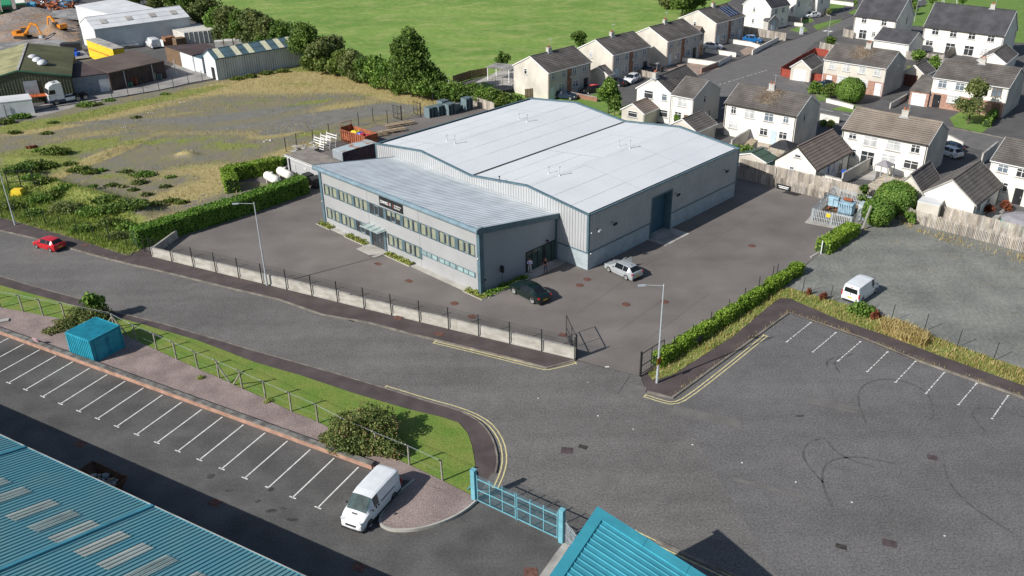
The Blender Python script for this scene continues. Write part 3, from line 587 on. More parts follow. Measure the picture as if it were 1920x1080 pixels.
# bullnose eave and verge fascias
b=MB(); N_=9; r_=.29; cx,cz=OX-.4,FZ-.3+.03; n=10
segs=[OY0-.42+(OY1-OY0+.84)*i/n for i in range(n+1)]
for i in range(n):
    ya,yb=segs[i]+.012,segs[i+1]-.012
    for k in range(N_):
        t0,t1=R(80+k*22),R(80+(k+1)*22); b.quad((cx+math.cos(t0)*r_,ya,cz+math.sin(t0)*r_),(cx+math.cos(t0)*r_,yb,cz+math.sin(t0)*r_),(cx+math.cos(t1)*r_,yb,cz+math.sin(t1)*r_),(cx+math.cos(t1)*r_,ya,cz+math.sin(t1)*r_))
b.build('bullnose_eave',M['tealroll'],of,smooth=40)
b=MB()
for yy in (OY0-.42,OY1+.3):
    pr=[(cx+math.cos(R(80+k*22))*r_,cz+math.sin(R(80+k*22))*r_) for k in range(N_+1)]
    pts=[(-.06,rz(0)+.1),(cx,rz(cx)+.08)]+pr[1:8]+[(cx+.3,cz-r_-.05),(-.06,rz(0)-.5)]
    m_=len(pts); b.add([(p[0],yy,p[1]) for p in pts]+[(p[0],yy+.12,p[1]) for p in pts],[tuple(range(m_)),tuple(range(2*m_-1,m_-1,-1))]+[(i,m_+i,m_+(i+1)%m_,(i+1)%m_) for i in range(m_)])
b.box(cx+.2,OX+.02,OY0-.3,OY1+.3,FZ-.62,FZ-.5)
b.build('verge_fascia',M['teal'],of)
# windows: module = teal frame + three lights
def module(u0,z0,z1,kind,wd=2.6,pier=True):
    f=MB(); ya,yb=U(u0),U(u0+wd); x=OX
    f.box(x-.05,x+.02,yb,ya,z1-.06,z1+.02); f.box(x-.07,x+.02,yb,ya,z0-.03,z0+.05)
    cw=[0,.05,.86,.98,1.62,1.74,2.55,2.6] if wd>2 else None
    for a in ((0,.07),(.86,1.0),(1.6,1.74),(2.53,2.6)): f.box(x-.05,x+.02,ya-a[1],ya-a[0],z0+.05,z1-.06)
    if pier: f.box(x-.045,x+.02,yb-.35,yb,z0-.03,z1+.02)
    w_=f.build('window',M['teal'] if 0 else M['wframe'],of)
    for a,c in ((.07,.86),(1.0,1.6),(1.74,2.53)):
        g=MB(); in_=.0 if a!=1.0 else .1
        g.quad((x-.02,ya-a,z0+.05+in_),(x-.02,ya-c,z0+.05+in_),(x-.02,ya-c,z1-.06-in_),(x-.02,ya-a,z1-.06-in_)); g.build('pane',M['dglass'],w_)
        if kind in 'bh':
            k=MB(); zb=z0+.1 if kind=='b' else z0+.62
            sft=rnd.uniform(.12,.26); k.quad((x-.028,ya-a-sft,zb+in_),(x-.028,ya-c+.04,zb+in_),(x-.028,ya-c+.04,z1-.1-in_),(x-.028,ya-a-sft,z1-.1-in_)); k.build('blind',M['bglass'],w_)
M['wframe']=mat('slate_blue_frame',(.1,.155,.18),rough=.4,var=.1,fine=0)
M['bglass']=mat('cream_blind_behind_glass',(.29,.31,.225),rough=.12,var=.12,fine=0,spec=.7,scale=1.2)
for i in range(9): module(.76+i*2.955,4.02,5.34,'bbb-hbbbb'[i],pier=i<8)
for i,k in ((0,'b'),(1,'b'),(2,'-'),(4,'b'),(5,'b')): module(.76+i*2.955,1.0,2.36,k,pier=i not in (2,))
for i in range(3):
    f=MB(); u0=18.4+i*2.9; ya,yb=U(u0),U(u0+2.75); x=OX
    f.box(x-.04,x+.02,yb,ya,2.14,2.2); f.box(x-.05,x+.02,yb,ya,1.6,1.67)
    for a in ((0,.06),(.84,.98),(1.62,1.76),(2.55,2.75)): f.box(x-.04,x+.02,ya-a[1],ya-a[0],1.67,2.14)
    w_=f.build('window',M['wframe'],of)
    for a,c in ((.06,.84),(.98,1.62),(1.76,2.55)):
        g=MB(); g.quad((x-.02,ya-a,1.67),(x-.02,ya-c,1.67),(x-.02,ya-c,2.14),(x-.02,ya-a,2.14)); g.build('pane',M['gglass'],w_)
# entrance: glazed doors, teal piers, glass canopy on steel arms
f=MB(); ya,yb=U(9.3),U(12.3); x=OX
f.box(x-.12,x+.05,ya-.35,ya,0,2.5); f.box(x-.12,x+.05,yb,yb+.35,0,2.5); f.box(x-.06,x+.03,yb+.35,ya-.35,2.35,2.5)
for k in (.9,1.45,2.2): f.box(x-.06,x+.03,ya-.35-k-.05,ya-.35-k,0,2.35)
d=f.build('entrance_door',M['wframe'],of)
g=MB(); g.quad((x-.03,ya-.35,.02),(x-.03,yb+.35,.02),(x-.03,yb+.35,2.35),(x-.03,ya-.35,2.35)); g.build('pane',M['dglass'],d)
g=MB(); g.bar((x-.1,ya-1.9,.9),(x-.1,ya-1.9,1.4),.025); g.build('handle',M['galv'],d)
cg=bpy.data.materials.new('clear_glass'); cg.use_nodes=True; t=cg.node_tree; pb=t.nodes['Principled BSDF']; pb.inputs['Base Color'].default_value=(.75,.9,.85,1); pb.inputs['Roughness'].default_value=.1
tb=t.nodes.new('ShaderNodeBsdfTransparent'); ms=t.nodes.new('ShaderNodeMixShader'); ms.inputs[0].default_value=.35; t.links.new(tb.outputs[0],ms.inputs[1]); t.links.new(pb.outputs[0],ms.inputs[2]); t.links.new(ms.outputs[0],t.nodes['Material Output'].inputs[0]); M['clear']=cg
g=MB(); g.box(x-1.25,x-.03,U(12.4),U(9.0),2.62,2.65); c=g.build('canopy',M['clear'],of)
g=MB()
for u in (9.3,10.3,11.3,12.2): g.beam((x,U(u),2.75),(x-1.15,U(u),2.68),.04,.08)
g.build('canopy_arm',M['galv'],c)
# sign
sg=MB(); sg.box(OX-.1,OX-.01,U(15.72),U(11.66),5.56,6.66); s_=sg.build('sign_board',M['black'],of)
def text(body,size,m,parent,loc,rot,name='lettering',ext=.01,xs=1,align='LEFT'):
    cu=bpy.data.curves.new(name,'FONT'); cu.body=body; cu.size=size; cu.extrude=ext; cu.align_x=align; cu.offset=size*.01
    o=bpy.data.objects.new(name,cu); dg=None
    COL.objects.link(o); me=o.to_mesh(); me2=me.copy(); me2.name=name; o.to_mesh_clear(); COL.objects.unlink(o); bpy.data.objects.remove(o)
    me2.materials.clear(); me2.materials.append(m); q=bpy.data.objects.new(name,me2); COL.objects.link(q); q.parent=parent; q.location=loc; q.rotation_euler=rot; q.scale=(xs,1,1); return q
M['letter']=mat('white_letter',(.85,.85,.85),rough=.5,var=.02,fine=0); M['letter2']=mat('red_letter',(.7,.12,.1),rough=.5,var=.02,fine=0)
RT=(R(90),0,R(-90))
text('CONVERG',.46,M['letter'],s_,(OX-.11,U(11.84),5.95),RT,xs=.66); text('I',.46,M['letter2'],s_,(OX-.11,U(13.36),5.95),RT,xs=.9); text('X',.46,M['letter'],s_,(OX-.11,U(13.5),5.95),RT,xs=.75)
g=MB(); g.box(OX-.115,OX-.1,U(14.13),U(14.1),5.85,6.35); g.build('divider',M['letter2'],s_)
text('AUTOMATION',.2,M['letter'],s_,(OX-.11,U(14.3),6.14),RT,xs=.9); text('SOLUTIONS',.2,M['letter'],s_,(OX-.11,U(14.3),5.88),RT,xs=.9)
# side entrance (right wall): glazed screen in black frame
S=lambda s:OX+.05+s
f=MB(); yy=OY0
for a in (6.62,7.5,8.4,9.25,10.6,11.5): f.box(S(a),S(a)+.08,yy-.07,yy+.02,0,2.4)
f.box(S(6.62),S(11.58),yy-.07,yy+.02,2.32,2.42); f.box(S(9.3),S(9.75),yy-.06,yy+.01,0,2.32)
d=f.build('glazed_screen',M['black'],of); M['greeng']=glassmat('green_tinted_glass',(.05,.085,.075),.08)
g=MB(); g.quad((S(6.66),yy-.03,.02),(S(11.5),yy-.03,.02),(S(11.5),yy-.03,2.34),(S(6.66),yy-.03,2.34)); g.build('pane',M['greeng'],d)
g=MB(); g.ell((S(9.9),yy-.15,2.75),(.14,.16,.14),10,6); g.build('wall_lamp',M['black'],of,smooth=60)
g=MB(); g.ell((OX-.2,OY0+.1,2.85+1.2),(.08,.08,.08),8,5); g.ell((OX-.18,OY1-.15,3.0),(.08,.08,.08),8,5); g.build('camera',M['pvc'],of)
# paths and slabs, planting strips by the office
def lo(x,y,z=0): return WO+Vector((x*math.cos(WA)-y*math.sin(WA),x*math.sin(WA)+y*math.cos(WA),z))
def wrect(name,x0,x1,y0,y1,z,m): return slab(name,[lo(x0,y0),lo(x1,y0),lo(x1,y1),lo(x0,y1)],z,m,z0=0,world=True)
wrect('path',OX-.75,OX,U(27.6),U(.1),.05,M['slab']); wrect('path',OX-2.0,OX-.75,U(12.6),U(9.1),.06,M['slab'])
wrect('path',OX+6.0,-.1,OY0-1.5,OY0-.03,.06,M['conc'])
def leaves(name,pts,size,m,parent=None,up=.0,asp=1.0,nrm=None,tuft=False):
    """many small leaf faces in one mesh"""
    pts=np.asarray(pts,float); n=len(pts)
    a=npr.normal(size=(n,3)); 
    if nrm is not None: a=a*.55+nrm
    a[:,2]+=up; a/=np.linalg.norm(a,axis=1)[:,None]+1e-9
    b_=np.cross(a,npr.normal(size=(n,3))); b_/=np.linalg.norm(b_,axis=1)[:,None]+1e-9; c_=np.cross(a,b_)
    s=(size*(.6+.8*npr.random(n)))[:,None]*.5
    if tuft:   # upright blades
        th=npr.random(n)*6.283; b_=np.stack([np.cos(th),np.sin(th),np.zeros(n)],1); c_=np.stack([npr.normal(size=n)*.3,npr.normal(size=n)*.3,np.ones(n)],1)
        v=np.stack([pts-b_*s*.25,pts+b_*s*.25,pts+c_*s*2*asp+b_*s*.05],1); k=3
    else: v=np.stack([pts-b_*s-c_*s*.2*asp,pts-c_*s*asp,pts+b_*s+c_*s*.1,pts+c_*s*asp],1); k=4
    me=bpy.data.meshes.new(name); me.vertices.add(n*k); me.vertices.foreach_set('co',v.reshape(-1)); me.loops.add(n*k); me.loops.foreach_set('vertex_index',np.arange(n*k,dtype=np.int32))
    me.polygons.add(n); me.polygons.foreach_set('loop_start',np.arange(0,n*k,k,dtype=np.int32)); me.polygons.foreach_set('loop_total',np.full(n,k,dtype=np.int32)); me.update(calc_edges=True)
    me.materials.append(m); o=bpy.data.objects.new(name,me); COL.objects.link(o)
    if parent is not None: o.parent=parent
    return o
def boxpts(n,x0,x1,y0,y1,z0,z1): return np.stack([npr.uniform(x0,x1,n),npr.uniform(y0,y1,n),npr.uniform(z0,z1,n)],1)
def bed(x0,x1,y0,y1,lab,m='gold'):
    t=thing('planting_bed',lab,'shrub bed',lo((x0+x1)/2,(y0+y1)/2),WA,group='low shrub beds along the office')
    hx,hy=(x1-x0)/2,(y1-y0)/2; g=MB()
    for a in ((-hx-.04,hx+.04,-hy-.04,-hy+.04),(-hx-.04,hx+.04,hy-.04,hy+.04),(-hx-.04,-hx+.04,-hy+.04,hy-.04),(hx-.04,hx+.04,-hy+.04,hy-.04)): g.box(*a,0,.09)
    g.build('edging',M['slab'],t); g=MB(); g.box(-hx+.04,hx-.04,-hy+.04,hy-.04,0,.1); g.build('soil',M['soil'],t)
    n=int(hx*hy*4*170); p=boxpts(n,-hx,hx,-hy,hy,.08,.1); p[:,2]+=npr.random(n)*(.16+.15*np.sin(p[:,1]*5+p[:,0]*3)); leaves('foliage',p,.16,M[m],t,up=.6)
bed(OX-.9,OX-.05,U(2.2),U(-.5),'low golden shrub bed at the far left corner of the office')
bed(OX-.9,OX-.05,U(9.0),U(5.2),'low golden shrub bed left of the glass entrance canopy')
bed(OX-.9,OX-.05,U(17.2),U(12.6),'low golden shrub bed right of the glass entrance canopy')
bed(OX-.9,OX-.05,U(28.7),U(25.9),'low golden shrub bed in front of the office right corner')
bed(OX-.05,OX+5.9,OY0-1.2,OY0-.25,'shaded green shrub strip along the office side wall','laurel')
print('p2 ok')
# ================================================================ FOREGROUND
M['tealpaint']=mat('teal_painted_steel',(.08,.32,.42),rough=.5,var=.15,fine=.05,scale=.8)
M['tealroof']=mat('teal_ribbed_roof',(.13,.36,.42),rough=.5,scale=.35,col2=(.18,.38,.41),fine=.05)
M['rooflight']=mat('grp_rooflight',(.62,.62,.54),rough=.5,scale=1.2,col2=(.44,.44,.38),fine=.15,stretch=(1,.3,1))
M['coping']=mat('wall_coping',(.2,.19,.175),scale=1.5,var=.3,fine=.15)
M['pinkbrick']=mat('salmon_brick',(.5,.3,.22),scale=1.2,var=.2,fine=.15); brickify(M['pinkbrick'],.22,.075,.008,.25)
M['cwall']=mat('cast_concrete_wall',(.48,.46,.42),scale=.9,col2=(.34,.32,.28),fine=.12,stretch=(1,1,2.5))
# ribbed sheet roof in a local frame: x along the eave, y up the slope
def ribroof(b,L,D,s,pitch=.33,h=.06,m=0,x0=0,skip=()):
    n=int(L/pitch); pt=L/n
    for i in range(n):
        x=x0+i*pt
        for (a,za),(c,zc_) in zip(((0,0),(.78,0),(.82,1),(.94,1)),((.78,0),(.82,1),(.94,1),(1,0))):
            b.quad((x+a*pt,0,za*h),(x+c*pt,0,zc_*h),(x+c*pt,D,D*s+zc_*h),(x+a*pt,D,D*s+za*h),m)
# lower-left factory roof
E0,E1=G(46,839,4.3),G(562,1079,4.3); EA=math.atan2(E1.y-E0.y,E1.x-E0.x); SL=.3
fb=thing('factory_building','long teal ribbed factory roof with dirty rooflights at the bottom left corner','factory',Vector((E0.x,E0.y,0)),EA)
b=MB(); b.box(-30,48,-26,-.25,0,4.2); b.build('wall',M['tealpaint'],fb)
M4=Matrix.Translation((0,0,4.3))
def neg(mb): mb.v=[(x,-y,z) for x,y,z in mb.v]; mb.f=[tuple(reversed(f)) for f in mb.f]
b=MB(); ribroof(b,78,27,SL,x0=-30); neg(b); b.v=[(x,y,z+4.3) for x,y,z in b.v]; b.build('roof',M['tealroof'],fb)
b=MB(); b.box(-30,48,-.04,.12,4.14,4.3,0); b.beam((-30,.12,4.3),(48,.12,4.3),.05,.06,1); b.build('gutter',[M['tealpaint'],M['conc']],fb)
def roofxy(px,py):
    d=ray(px,py); ca,sa=math.cos(EA),math.sin(EA); dx,dy=d.x*ca+d.y*sa,-d.x*sa+d.y*ca; ox,oy=-(E0.x*ca+E0.y*sa),(E0.x*sa-E0.y*ca)
    # z = 4.3 - SL*y ; CH + t dz = 4.3 - SL*(oy+t dy)
    t=(4.3-SL*oy-CH)/(d.z+SL*dy); return ox+t*dx,oy+t*dy
for px,py in ((46,839),(285,949)):
    x,y=roofxy(px,py); b=MB(); b.v=[]; b.beam((x,.1,4.34),(x,-27,4.34+27.1*SL),.26,.08); b.build('roof_step_flashing',M['tealpaint'],fb)
for i,(nx,ny,fx,fy) in enumerate([(10,899,-45,922),(48,916,-20,945),(103,941,18,973),(144,962,58,992),(181,981,98,1014),(234,1000,150,1041),(276,1022,193,1065),(321,1045,235,1092),(382,1077,300,1122),(430,1104,350,1150)]):
    xa,ya=roofxy(nx,ny); xb,yb=roofxy(fx,fy); xm=(xa+xb)/2; g=MB(); ribroof(g,1.0,abs(yb-ya),SL,x0=xm-.5); g.v=[(x,ya-y,z+4.3-ya*SL+.012) for x,y,z in g.v]; g.f=[tuple(reversed(f)) for f in g.f]; g.build('rooflight',M['rooflight'],fb)
# small teal monopitch building at the bottom
RA=G(1120,951,7.0); RD=R(-29.7)
rbd=thing('gatehouse_building','bright teal ribbed monopitch roof with wide edge flashing beside the blue gate','building',Vector((RA.x,RA.y,0)),RD)
s=.33; L=11; W_=13   # x down the slope, y towards the viewer is negative
b=MB(); b.add([(.15,-.15,0),(L-.3,-.15,0),(L-.3,-W_,0),(.15,-W_,0),(.15,-.15,6.85),(L-.3,-.15,6.9-(L-.3)*s-.1),(L-.3,-W_,6.9-(L-.3)*s-.1),(.15,-W_,6.85)],[(0,3,2,1),(4,5,6,7),(0,1,5,4),(1,2,6,5),(2,3,7,6),(3,0,4,7)]); b.build('wall',M['tealpaint'],rbd)
M['tealbright']=mat('bright_teal_flashing',(.07,.4,.5),rough=.45,var=.1,fine=.04,scale=.8)
M['tealroof2']=mat('bright_teal_roof',(.07,.38,.48),rough=.5,var=.12,fine=.05,scale=.6)
b=MB(); n=int((W_-.7)/.42)
for i in range(n):
    y=-.7-i*.42
    for (a,za),(c,zc_) in zip(((0,0),(.3,0),(.33,1),(.39,1)),((.3,0),(.33,1),(.39,1),(.42,0))):
        b.quad((.55,y-a,7-.55*s+za*.04),(L,y-a,7-L*s+za*.04),(L,y-c,7-L*s+zc_*.04),(.55,y-c,7-.55*s+zc_*.04))
b.build('roof',M['tealroof2'],rbd)
b=MB()
def sl(x0,x1,y0,y1,dz,th):
    b.add([(x,y,7-x*s+dz+k*th) for k in (0,1) for y in (y0,y1) for x in (x0,x1)],[(0,2,3,1),(4,5,7,6),(0,1,5,4),(2,6,7,3),(0,4,6,2),(1,3,7,5)])
sl(0,.6,-W_,0,-.02,.1); 
for i in range(4): sl(.6+i*2.6,.6+i*2.6+2.58,-.72,0,-.02,.1+.002*(i%2))
sl(0,L,-.02,.02,-.3,.34)
b.build('edge_flashing',M['tealbright'],rbd)
g=MB()
for i in range(4):
    y=-3.2-i*.33
    for (a,za),(c,zc_) in zip(((0,0),(.2,0),(.23,1),(.3,1)),((.2,0),(.23,1),(.3,1),(.33,0))): g.quad((3.3,y-a,7-3.3*s+za*.04+.015),(7.5,y-a,7-7.5*s+za*.04+.015),(7.5,y-c,7-7.5*s+zc_*.04+.015),(3.3,y-c,7-3.3*s+zc_*.04+.015))
g.build('rooflight',M['rooflight'],rbd)
slab('footing_strip',[(1057,1018),(1068,1024),(1045,1060),(1025,1090),(1005,1090),(1040,1040)],.05,M['conc'],z0=0)
# retaining brick wall
wr=thing('retaining_wall','long low salmon brick retaining wall with grey coping behind the parking bays','wall',(0,0,0))
d=(wb[2]-wb[1]).normalized(); a=wb[1]-d*25; L=(wb[2]-a).length; ang=math.atan2(d.y,d.x); wr.location=a; wr.rotation_euler.z=ang
b=MB(); b.box(0,L,0,.3,0,.42); b.build('brickwork',M['pinkbrick'],wr)
b=MB(); n=int(L/.9)
for i in range(n): b.box(i*L/n+.01,(i+1)*L/n-.01,-.03,.42,.42,.5+rnd.uniform(0,.012))
b.build('coping',M['coping'],wr)
b=MB(); b.box(-.28,.28,-.03,.03,.0,.5,m=0); o=b.build('small_board',mat('pink_board',(.6,.4,.42),var=.1),loc=G(69,641,.5),rz=R(-20)); o.rotation_euler.x=R(20); tag(o,'small pinkish board leaning on the brick retaining wall','board')
b=MB(); b.box(-.6,.6,-.3,.3,0,.12); tag(b.build('concrete_slab',M['conc'],loc=G(4,603,.2),rz=.4),'pale flat concrete slab lying on the gravel at the left edge','slab')
# teal store container
C0=G(179,684); C1=G(135,667); C2=G(234,654)
ct=thing('storage_container','teal ribbed steel storage shed standing on the gravel behind the brick wall','container',Vector((C0.x,C0.y,0)),math.atan2(C2.y-C0.y,C2.x-C0.x))
cl=(C2-C0).length; cw=(C1-C0).length; hh=2.45
M['tealbox']=mat('teal_container_paint',(.03,.32,.43),rough=.5,var=.12,fine=.04)
b=MB(); ribs(b,(0,0,0),(0,cw,0),(-1,0,0),lambda s:.05,lambda s:hh,.28,.05); ribs(b,(0,cw,0),(cl,cw,0),(0,1,0),lambda s:.05,lambda s:hh,.28,.05); ribs(b,(cl,0,0),(cl,cw,0),(1,0,0),lambda s:.05,lambda s:hh,.28,.05); b.quad((0,0,.05),(cl,0,.05),(cl,0,hh),(0,0,hh)); b.build('shell',M['tealbox'],ct)
b=MB(); n=int(cw/.21)
for i in range(n):
    y=.06+i*(cw-.12)/n; p_=(cw-.12)/n
    for (q,za),(c,zc_) in zip(((0,0),(.5,0),(.6,1),(.9,1)),((.5,0),(.6,1),(.9,1),(1,0))): b.quad((0,y+q*p_,hh+.02+za*.04),(cl,y+q*p_,hh+.02+za*.04),(cl,y+c*p_,hh+.02+zc_*.04),(0,y+c*p_,hh+.02+zc_*.04))
b.build('roof',M['tealbox'],ct)
b=MB()
for p,q in (((0,0,hh),(cl,0,hh)),((0,cw,hh),(cl,cw,hh)),((0,0,hh),(0,cw,hh)),((cl,0,hh),(cl,cw,hh)),((0,0,.05),(cl,0,.05))): b.beam(p,q,.12,.14)
for x,y in ((0,0),(cl,0),(0,cw),(cl,cw)): b.box(x-.06,x+.06,y-.06,y+.06,0,hh-.07)
b.build('frame',M['tealbox'],ct)
for i in range(2):
    b=MB(); x0_=.35+i*1.35; b.box(x0_,x0_+1.3,-.05,-.002,.15,hh-.15); b.bar((x0_+(1.2 if i==0 else .1),-.07,.4),(x0_+(1.2 if i==0 else .1),-.07,hh-.4),.02); b.build('door',M['tealbox'],ct)
# cranked concrete posts with strained wire
pf=thing('post_and_wire_fence','row of cranked concrete posts with strained wire along the grass verge','fence')
PX=[(2,579),(44.5,587),(82,595),(124,602),(217,622),(257,643),(295,660),(332,677),(372,695),(412,712),(455,732),(499,752),(547,774),(597,796),(650,824),(708,850),(768,875),(830,904)]
pts=[G(x,y) for x,y in PX]; pts=[pts[0]+(pts[0]-pts[1])*k for k in (3,2,1)]+pts
tops=[]
for i,p in enumerate(pts):
    q=pts[min(i+1,len(pts)-1)]-pts[max(i-1,0)]; q.normalize(); n=Vector((q.y,-q.x,0)).normalized()*-1
    b=MB(); lean=q*rnd.uniform(-.05,.05)+n*rnd.uniform(-.03,.03)
    t0=p+Vector((0,0,2.0))+lean; b.beam(p+Vector((0,0,.1)),t0,.11,.11,up=(q.x,q.y,0)); t1=t0+n*-.28+Vector((0,0,.27)); b.beam(t0-Vector((0,0,.05)),t1,.09,.09,up=(q.x,q.y,0)); b.build('post',M['post'],pf); tops.append((p,t0,t1))
b=MB()
for i in range(len(tops)-1):
    for k,(hz) in enumerate((.9,1.9)): b.bar(tops[i][0]+Vector((0,0,hz)),tops[i+1][0]+Vector((0,0,hz)),.0035,n=3,cap=False)
    b.bar(tops[i][2],tops[i+1][2],.008,n=4,cap=False); b.bar((tops[i][1]+tops[i][2])/2,(tops[i+1][1]+tops[i+1][2])/2,.0035,n=3,cap=False)
b.build('wire',M['galv'],pf)
for pi,offs in ((7,(-1.5,1.5)),(12,(1.4,)),(13,(-1.2,))):
    p,t0,t1=tops[pi]; q=(pts[pi+1]-pts[pi-1]).normalized()
    for o_ in offs:
        b=MB(); b.beam(p+Vector((0,0,1.7)),p+q*o_+Vector((0,0,.15)),.1,.1); b.build('strut',M['post'],pf)
# ------------------------------------------------------------- foliage builders
def blob(n,c,r,zfl=0,lump=.25,seed=None):
    """points through the outer half of a lumpy ellipsoid"""
    v=npr.normal(size=(n,3)); v/=np.linalg.norm(v,axis=1)[:,None]
    ph=npr.random(3)*6.28
    lp=1+lump*np.sin(v[:,0]*5+ph[0])*np.cos(v[:,1]*5+ph[1])+lump*.6*np.sin(v[:,2]*7+ph[2]+v[:,0]*4)
    rr=(npr.random(n)**.35)*lp
    p=v*rr[:,None]*np.array(r)+np.array(c); p=p[p[:,2]>zfl]; return p
def bush(name,label,cat,loc,blobs,m,size,dens=1.0,group=None,trunk=None,extra=None,cr='foliage'):
    t=thing(name,label,cat,loc,0,group)
    P_=[]; 
    for (x,y,z,rx,ry,rz_) in blobs:
        n=int(dens*26*(rx*ry+rx*rz_+ry*rz_)*4.2/(size*size*9)); P_.append(blob(max(60,n),(x,y,z),(rx,ry,rz_),.03))
    P_=np.concatenate(P_); leaves(cr,P_,size,m,t,up=.35)
    if trunk:
        b=MB(); h_,r_=trunk; b.bar((0,0,0),(.05*h_,.03*h_,h_),r_,r_*.6,n=8)
        for k in range(7):
            a_=k*2.4+rnd.random(); z_=h_*(.55+.06*k); tgt=blobs[k%len(blobs)]
            b.bar((.05*z_,.03*z_,z_),(tgt[0]+math.cos(a_)*tgt[3]*.55,tgt[1]+math.sin(a_)*tgt[4]*.55,tgt[2]+rnd.uniform(-.2,.5)*tgt[5]),r_*.45,r_*.12,n=5)
        b.build('trunk',M['trunk'],t)
    return t
def hedge(name,label,path,w,h,m,size=.16,dens=120,z0=0,wob=.12,group=None):
    """clipped hedge along a polyline: solid dark core and a skin of leaves"""
    o=path[0]; t=thing(name,label,'hedge',o,0,group); P_=[];Nn=[]; b=MB()
    loc=[p-o for p in path]
    for a,c in zip(loc,loc[1:]):
        L=(c-a).length; d=(c-a)/L; n=Vector((-d.y,d.x,0)); 
        b.beam(a+Vector((0,0,(h-.2)/2))-d*.1,c+Vector((0,0,(h-.2)/2))+d*.1,w-.28,h-.25)
        for (area,f) in ((L*w,'t'),(L*h,'l'),(L*h,'r'),(w*h,'e'),(w*h,'s')):
            k=int(area*dens); u=npr.random(k);v=npr.random(k); 
            wv=wob*(np.sin(u*L*1.7)+np.sin(u*L*3.1+1.3)*.6+np.sin(v*5)*.4)*.5
            if f=='t': s_=u*L; q=(v-.5)*w; z=h+wv-.05; nn=(0,0,1)
            elif f in 'lr': sg=1 if f=='l' else -1; s_=u*L; q=sg*(w/2+wv*.5-.03); z=v*h; nn=(n.x*sg,n.y*sg,.2)
            else: sg=1 if f=='e' else 0; s_=np.full(k,L*sg); q=(u-.5)*w; z=v*h; nn=(d.x*(1 if sg else -1),d.y*(1 if sg else -1),.2); s_=s_+(wv*.4)*(1 if sg else -1)
            s_=s_+npr.normal(size=k)*.05; q=q+npr.normal(size=k)*.06; z=z+npr.normal(size=k)*.06
            P_.append(np.stack([a.x+d.x*s_+n.x*q,a.y+d.y*s_+n.y*q,z],1)); Nn.append(np.tile(nn,(k,1)))
    b.build('core',M['core'],t); leaves('foliage',np.concatenate(P_),size,m,t,nrm=np.concatenate(Nn)); t.location.z=z0; return t
# big shrub at the verge end and the shrubs behind the container
c=G(680,842)
bush('shrub','large mixed evergreen shrub with brown tips sprawling over the brick wall near the white van','shrub',c,[(-.9,.4,1.15,1.9,1.5,1.3),(1.1,1.2,1.3,1.6,1.6,1.45),(.2,1.9,1.2,1.5,1.3,1.3),(-2.3,.6,.55,1.1,1.0,.7),(1.6,-.6,.8,1.5,1.0,.95),(2.6,-1.0,.6,.9,.8,.8),(-.2,-.6,.7,1.6,.9,.8),(-1.6,2.0,.9,1.0,1.1,1.0)],M['shrub'],.15,1.15)
c=G(160,612)
bush('shrub','spreading dark green shrub on the gravel just behind the teal container','shrub',c,[(0,.6,.9,1.7,1.4,1.0),(-1.5,-.3,.5,1.3,.9,.6),(-2.6,-1.3,.25,1.0,.7,.35),(1.0,1.2,.9,1.1,1.0,.9)],M['shrub'],.14,1.1)
bush('sapling','bright green leafy sapling rising out of the dark shrub behind the teal container','tree',G(166,612)+Vector((.2,1.2,0)),[(0,0,2.3,.75,.7,.75),(.6,.3,2.0,.7,.6,.6)],M['tree3'],.3,1.4,trunk=(2.0,.05))
for x,y,t in [(502,754,'tiny yellowed weed tuft at the foot of a concrete post'),(377,710,'small green weed on the gravel bed beside the braced post')]:
    bush('weed',t,'weed',G(x,y,.15),[(0,0,.1,.3,.3,.2)],M['gold'],.08,1)
# ------------------------------------------------------------- blue double gate and palisade
GA,GB_=G(890,939),G(1053,1016); gd=(GB_-GA); gl=gd.length; ga=math.atan2(gd.y,gd.x)
M['gatemesh']=mat('gate_mesh',(.1,.22,.27),rough=.6,var=.1)
M['gatepaint']=mat('pale_teal_gate_paint',(.17,.42,.5),rough=.5,var=.1,fine=.03)
gt=thing('double_gate','blue steel double gate with mesh panels and barbed top between two square posts','gate',GA,ga)
for x in (0,gl):
    b=MB(); b.box(x-.17,x+.17,-.17,.17,0,2.75); b.box(x-.19,x+.19,-.19,.19,2.75,2.8); b.build('post',M['gatepaint'],gt)
b=MB(); b.beam((0,0,1.6),(-1.1,.6,.1),.07,.07); b.build('strut',M['tealpaint'],gt)
for k in range(2):
    x0_=.3+k*(gl/2-.25); x1_=x0_+gl/2-.4; b=MB()
    for z in (.2,1.15,2.1): b.beam((x0_,0,z),(x1_,0,z),.05,.07)
    for j in range(5 if 0 else 4):
        x=x0_+(x1_-x0_)*j/3; b.box(x-.03,x+.03,-.03,.03,.15,2.42)
    b.beam((x1_ if k==0 else x0_,.0,.05),(x1_ if k==0 else x0_,0,.2),.05,.05)
    lf=b.build('gate_leaf',M['gatepaint'],gt)
    b=MB(); 
    n=int((x1_-x0_)/.09)
    for j in range(n+1): x=x0_+(x1_-x0_)*j/n; b.beam((x,0,.22),(x,0,2.08),.012,.012)
    for j in range(14): z=.28+j*.135; b.beam((x0_,.01,z),(x1_,.01,z),.01,.01)
    for z in (2.2,2.3,2.4): b.bar((x0_,0,z),(x1_,0,z),.01,n=3,cap=False)
    b.build('mesh_panel',M['gatemesh'],lf)
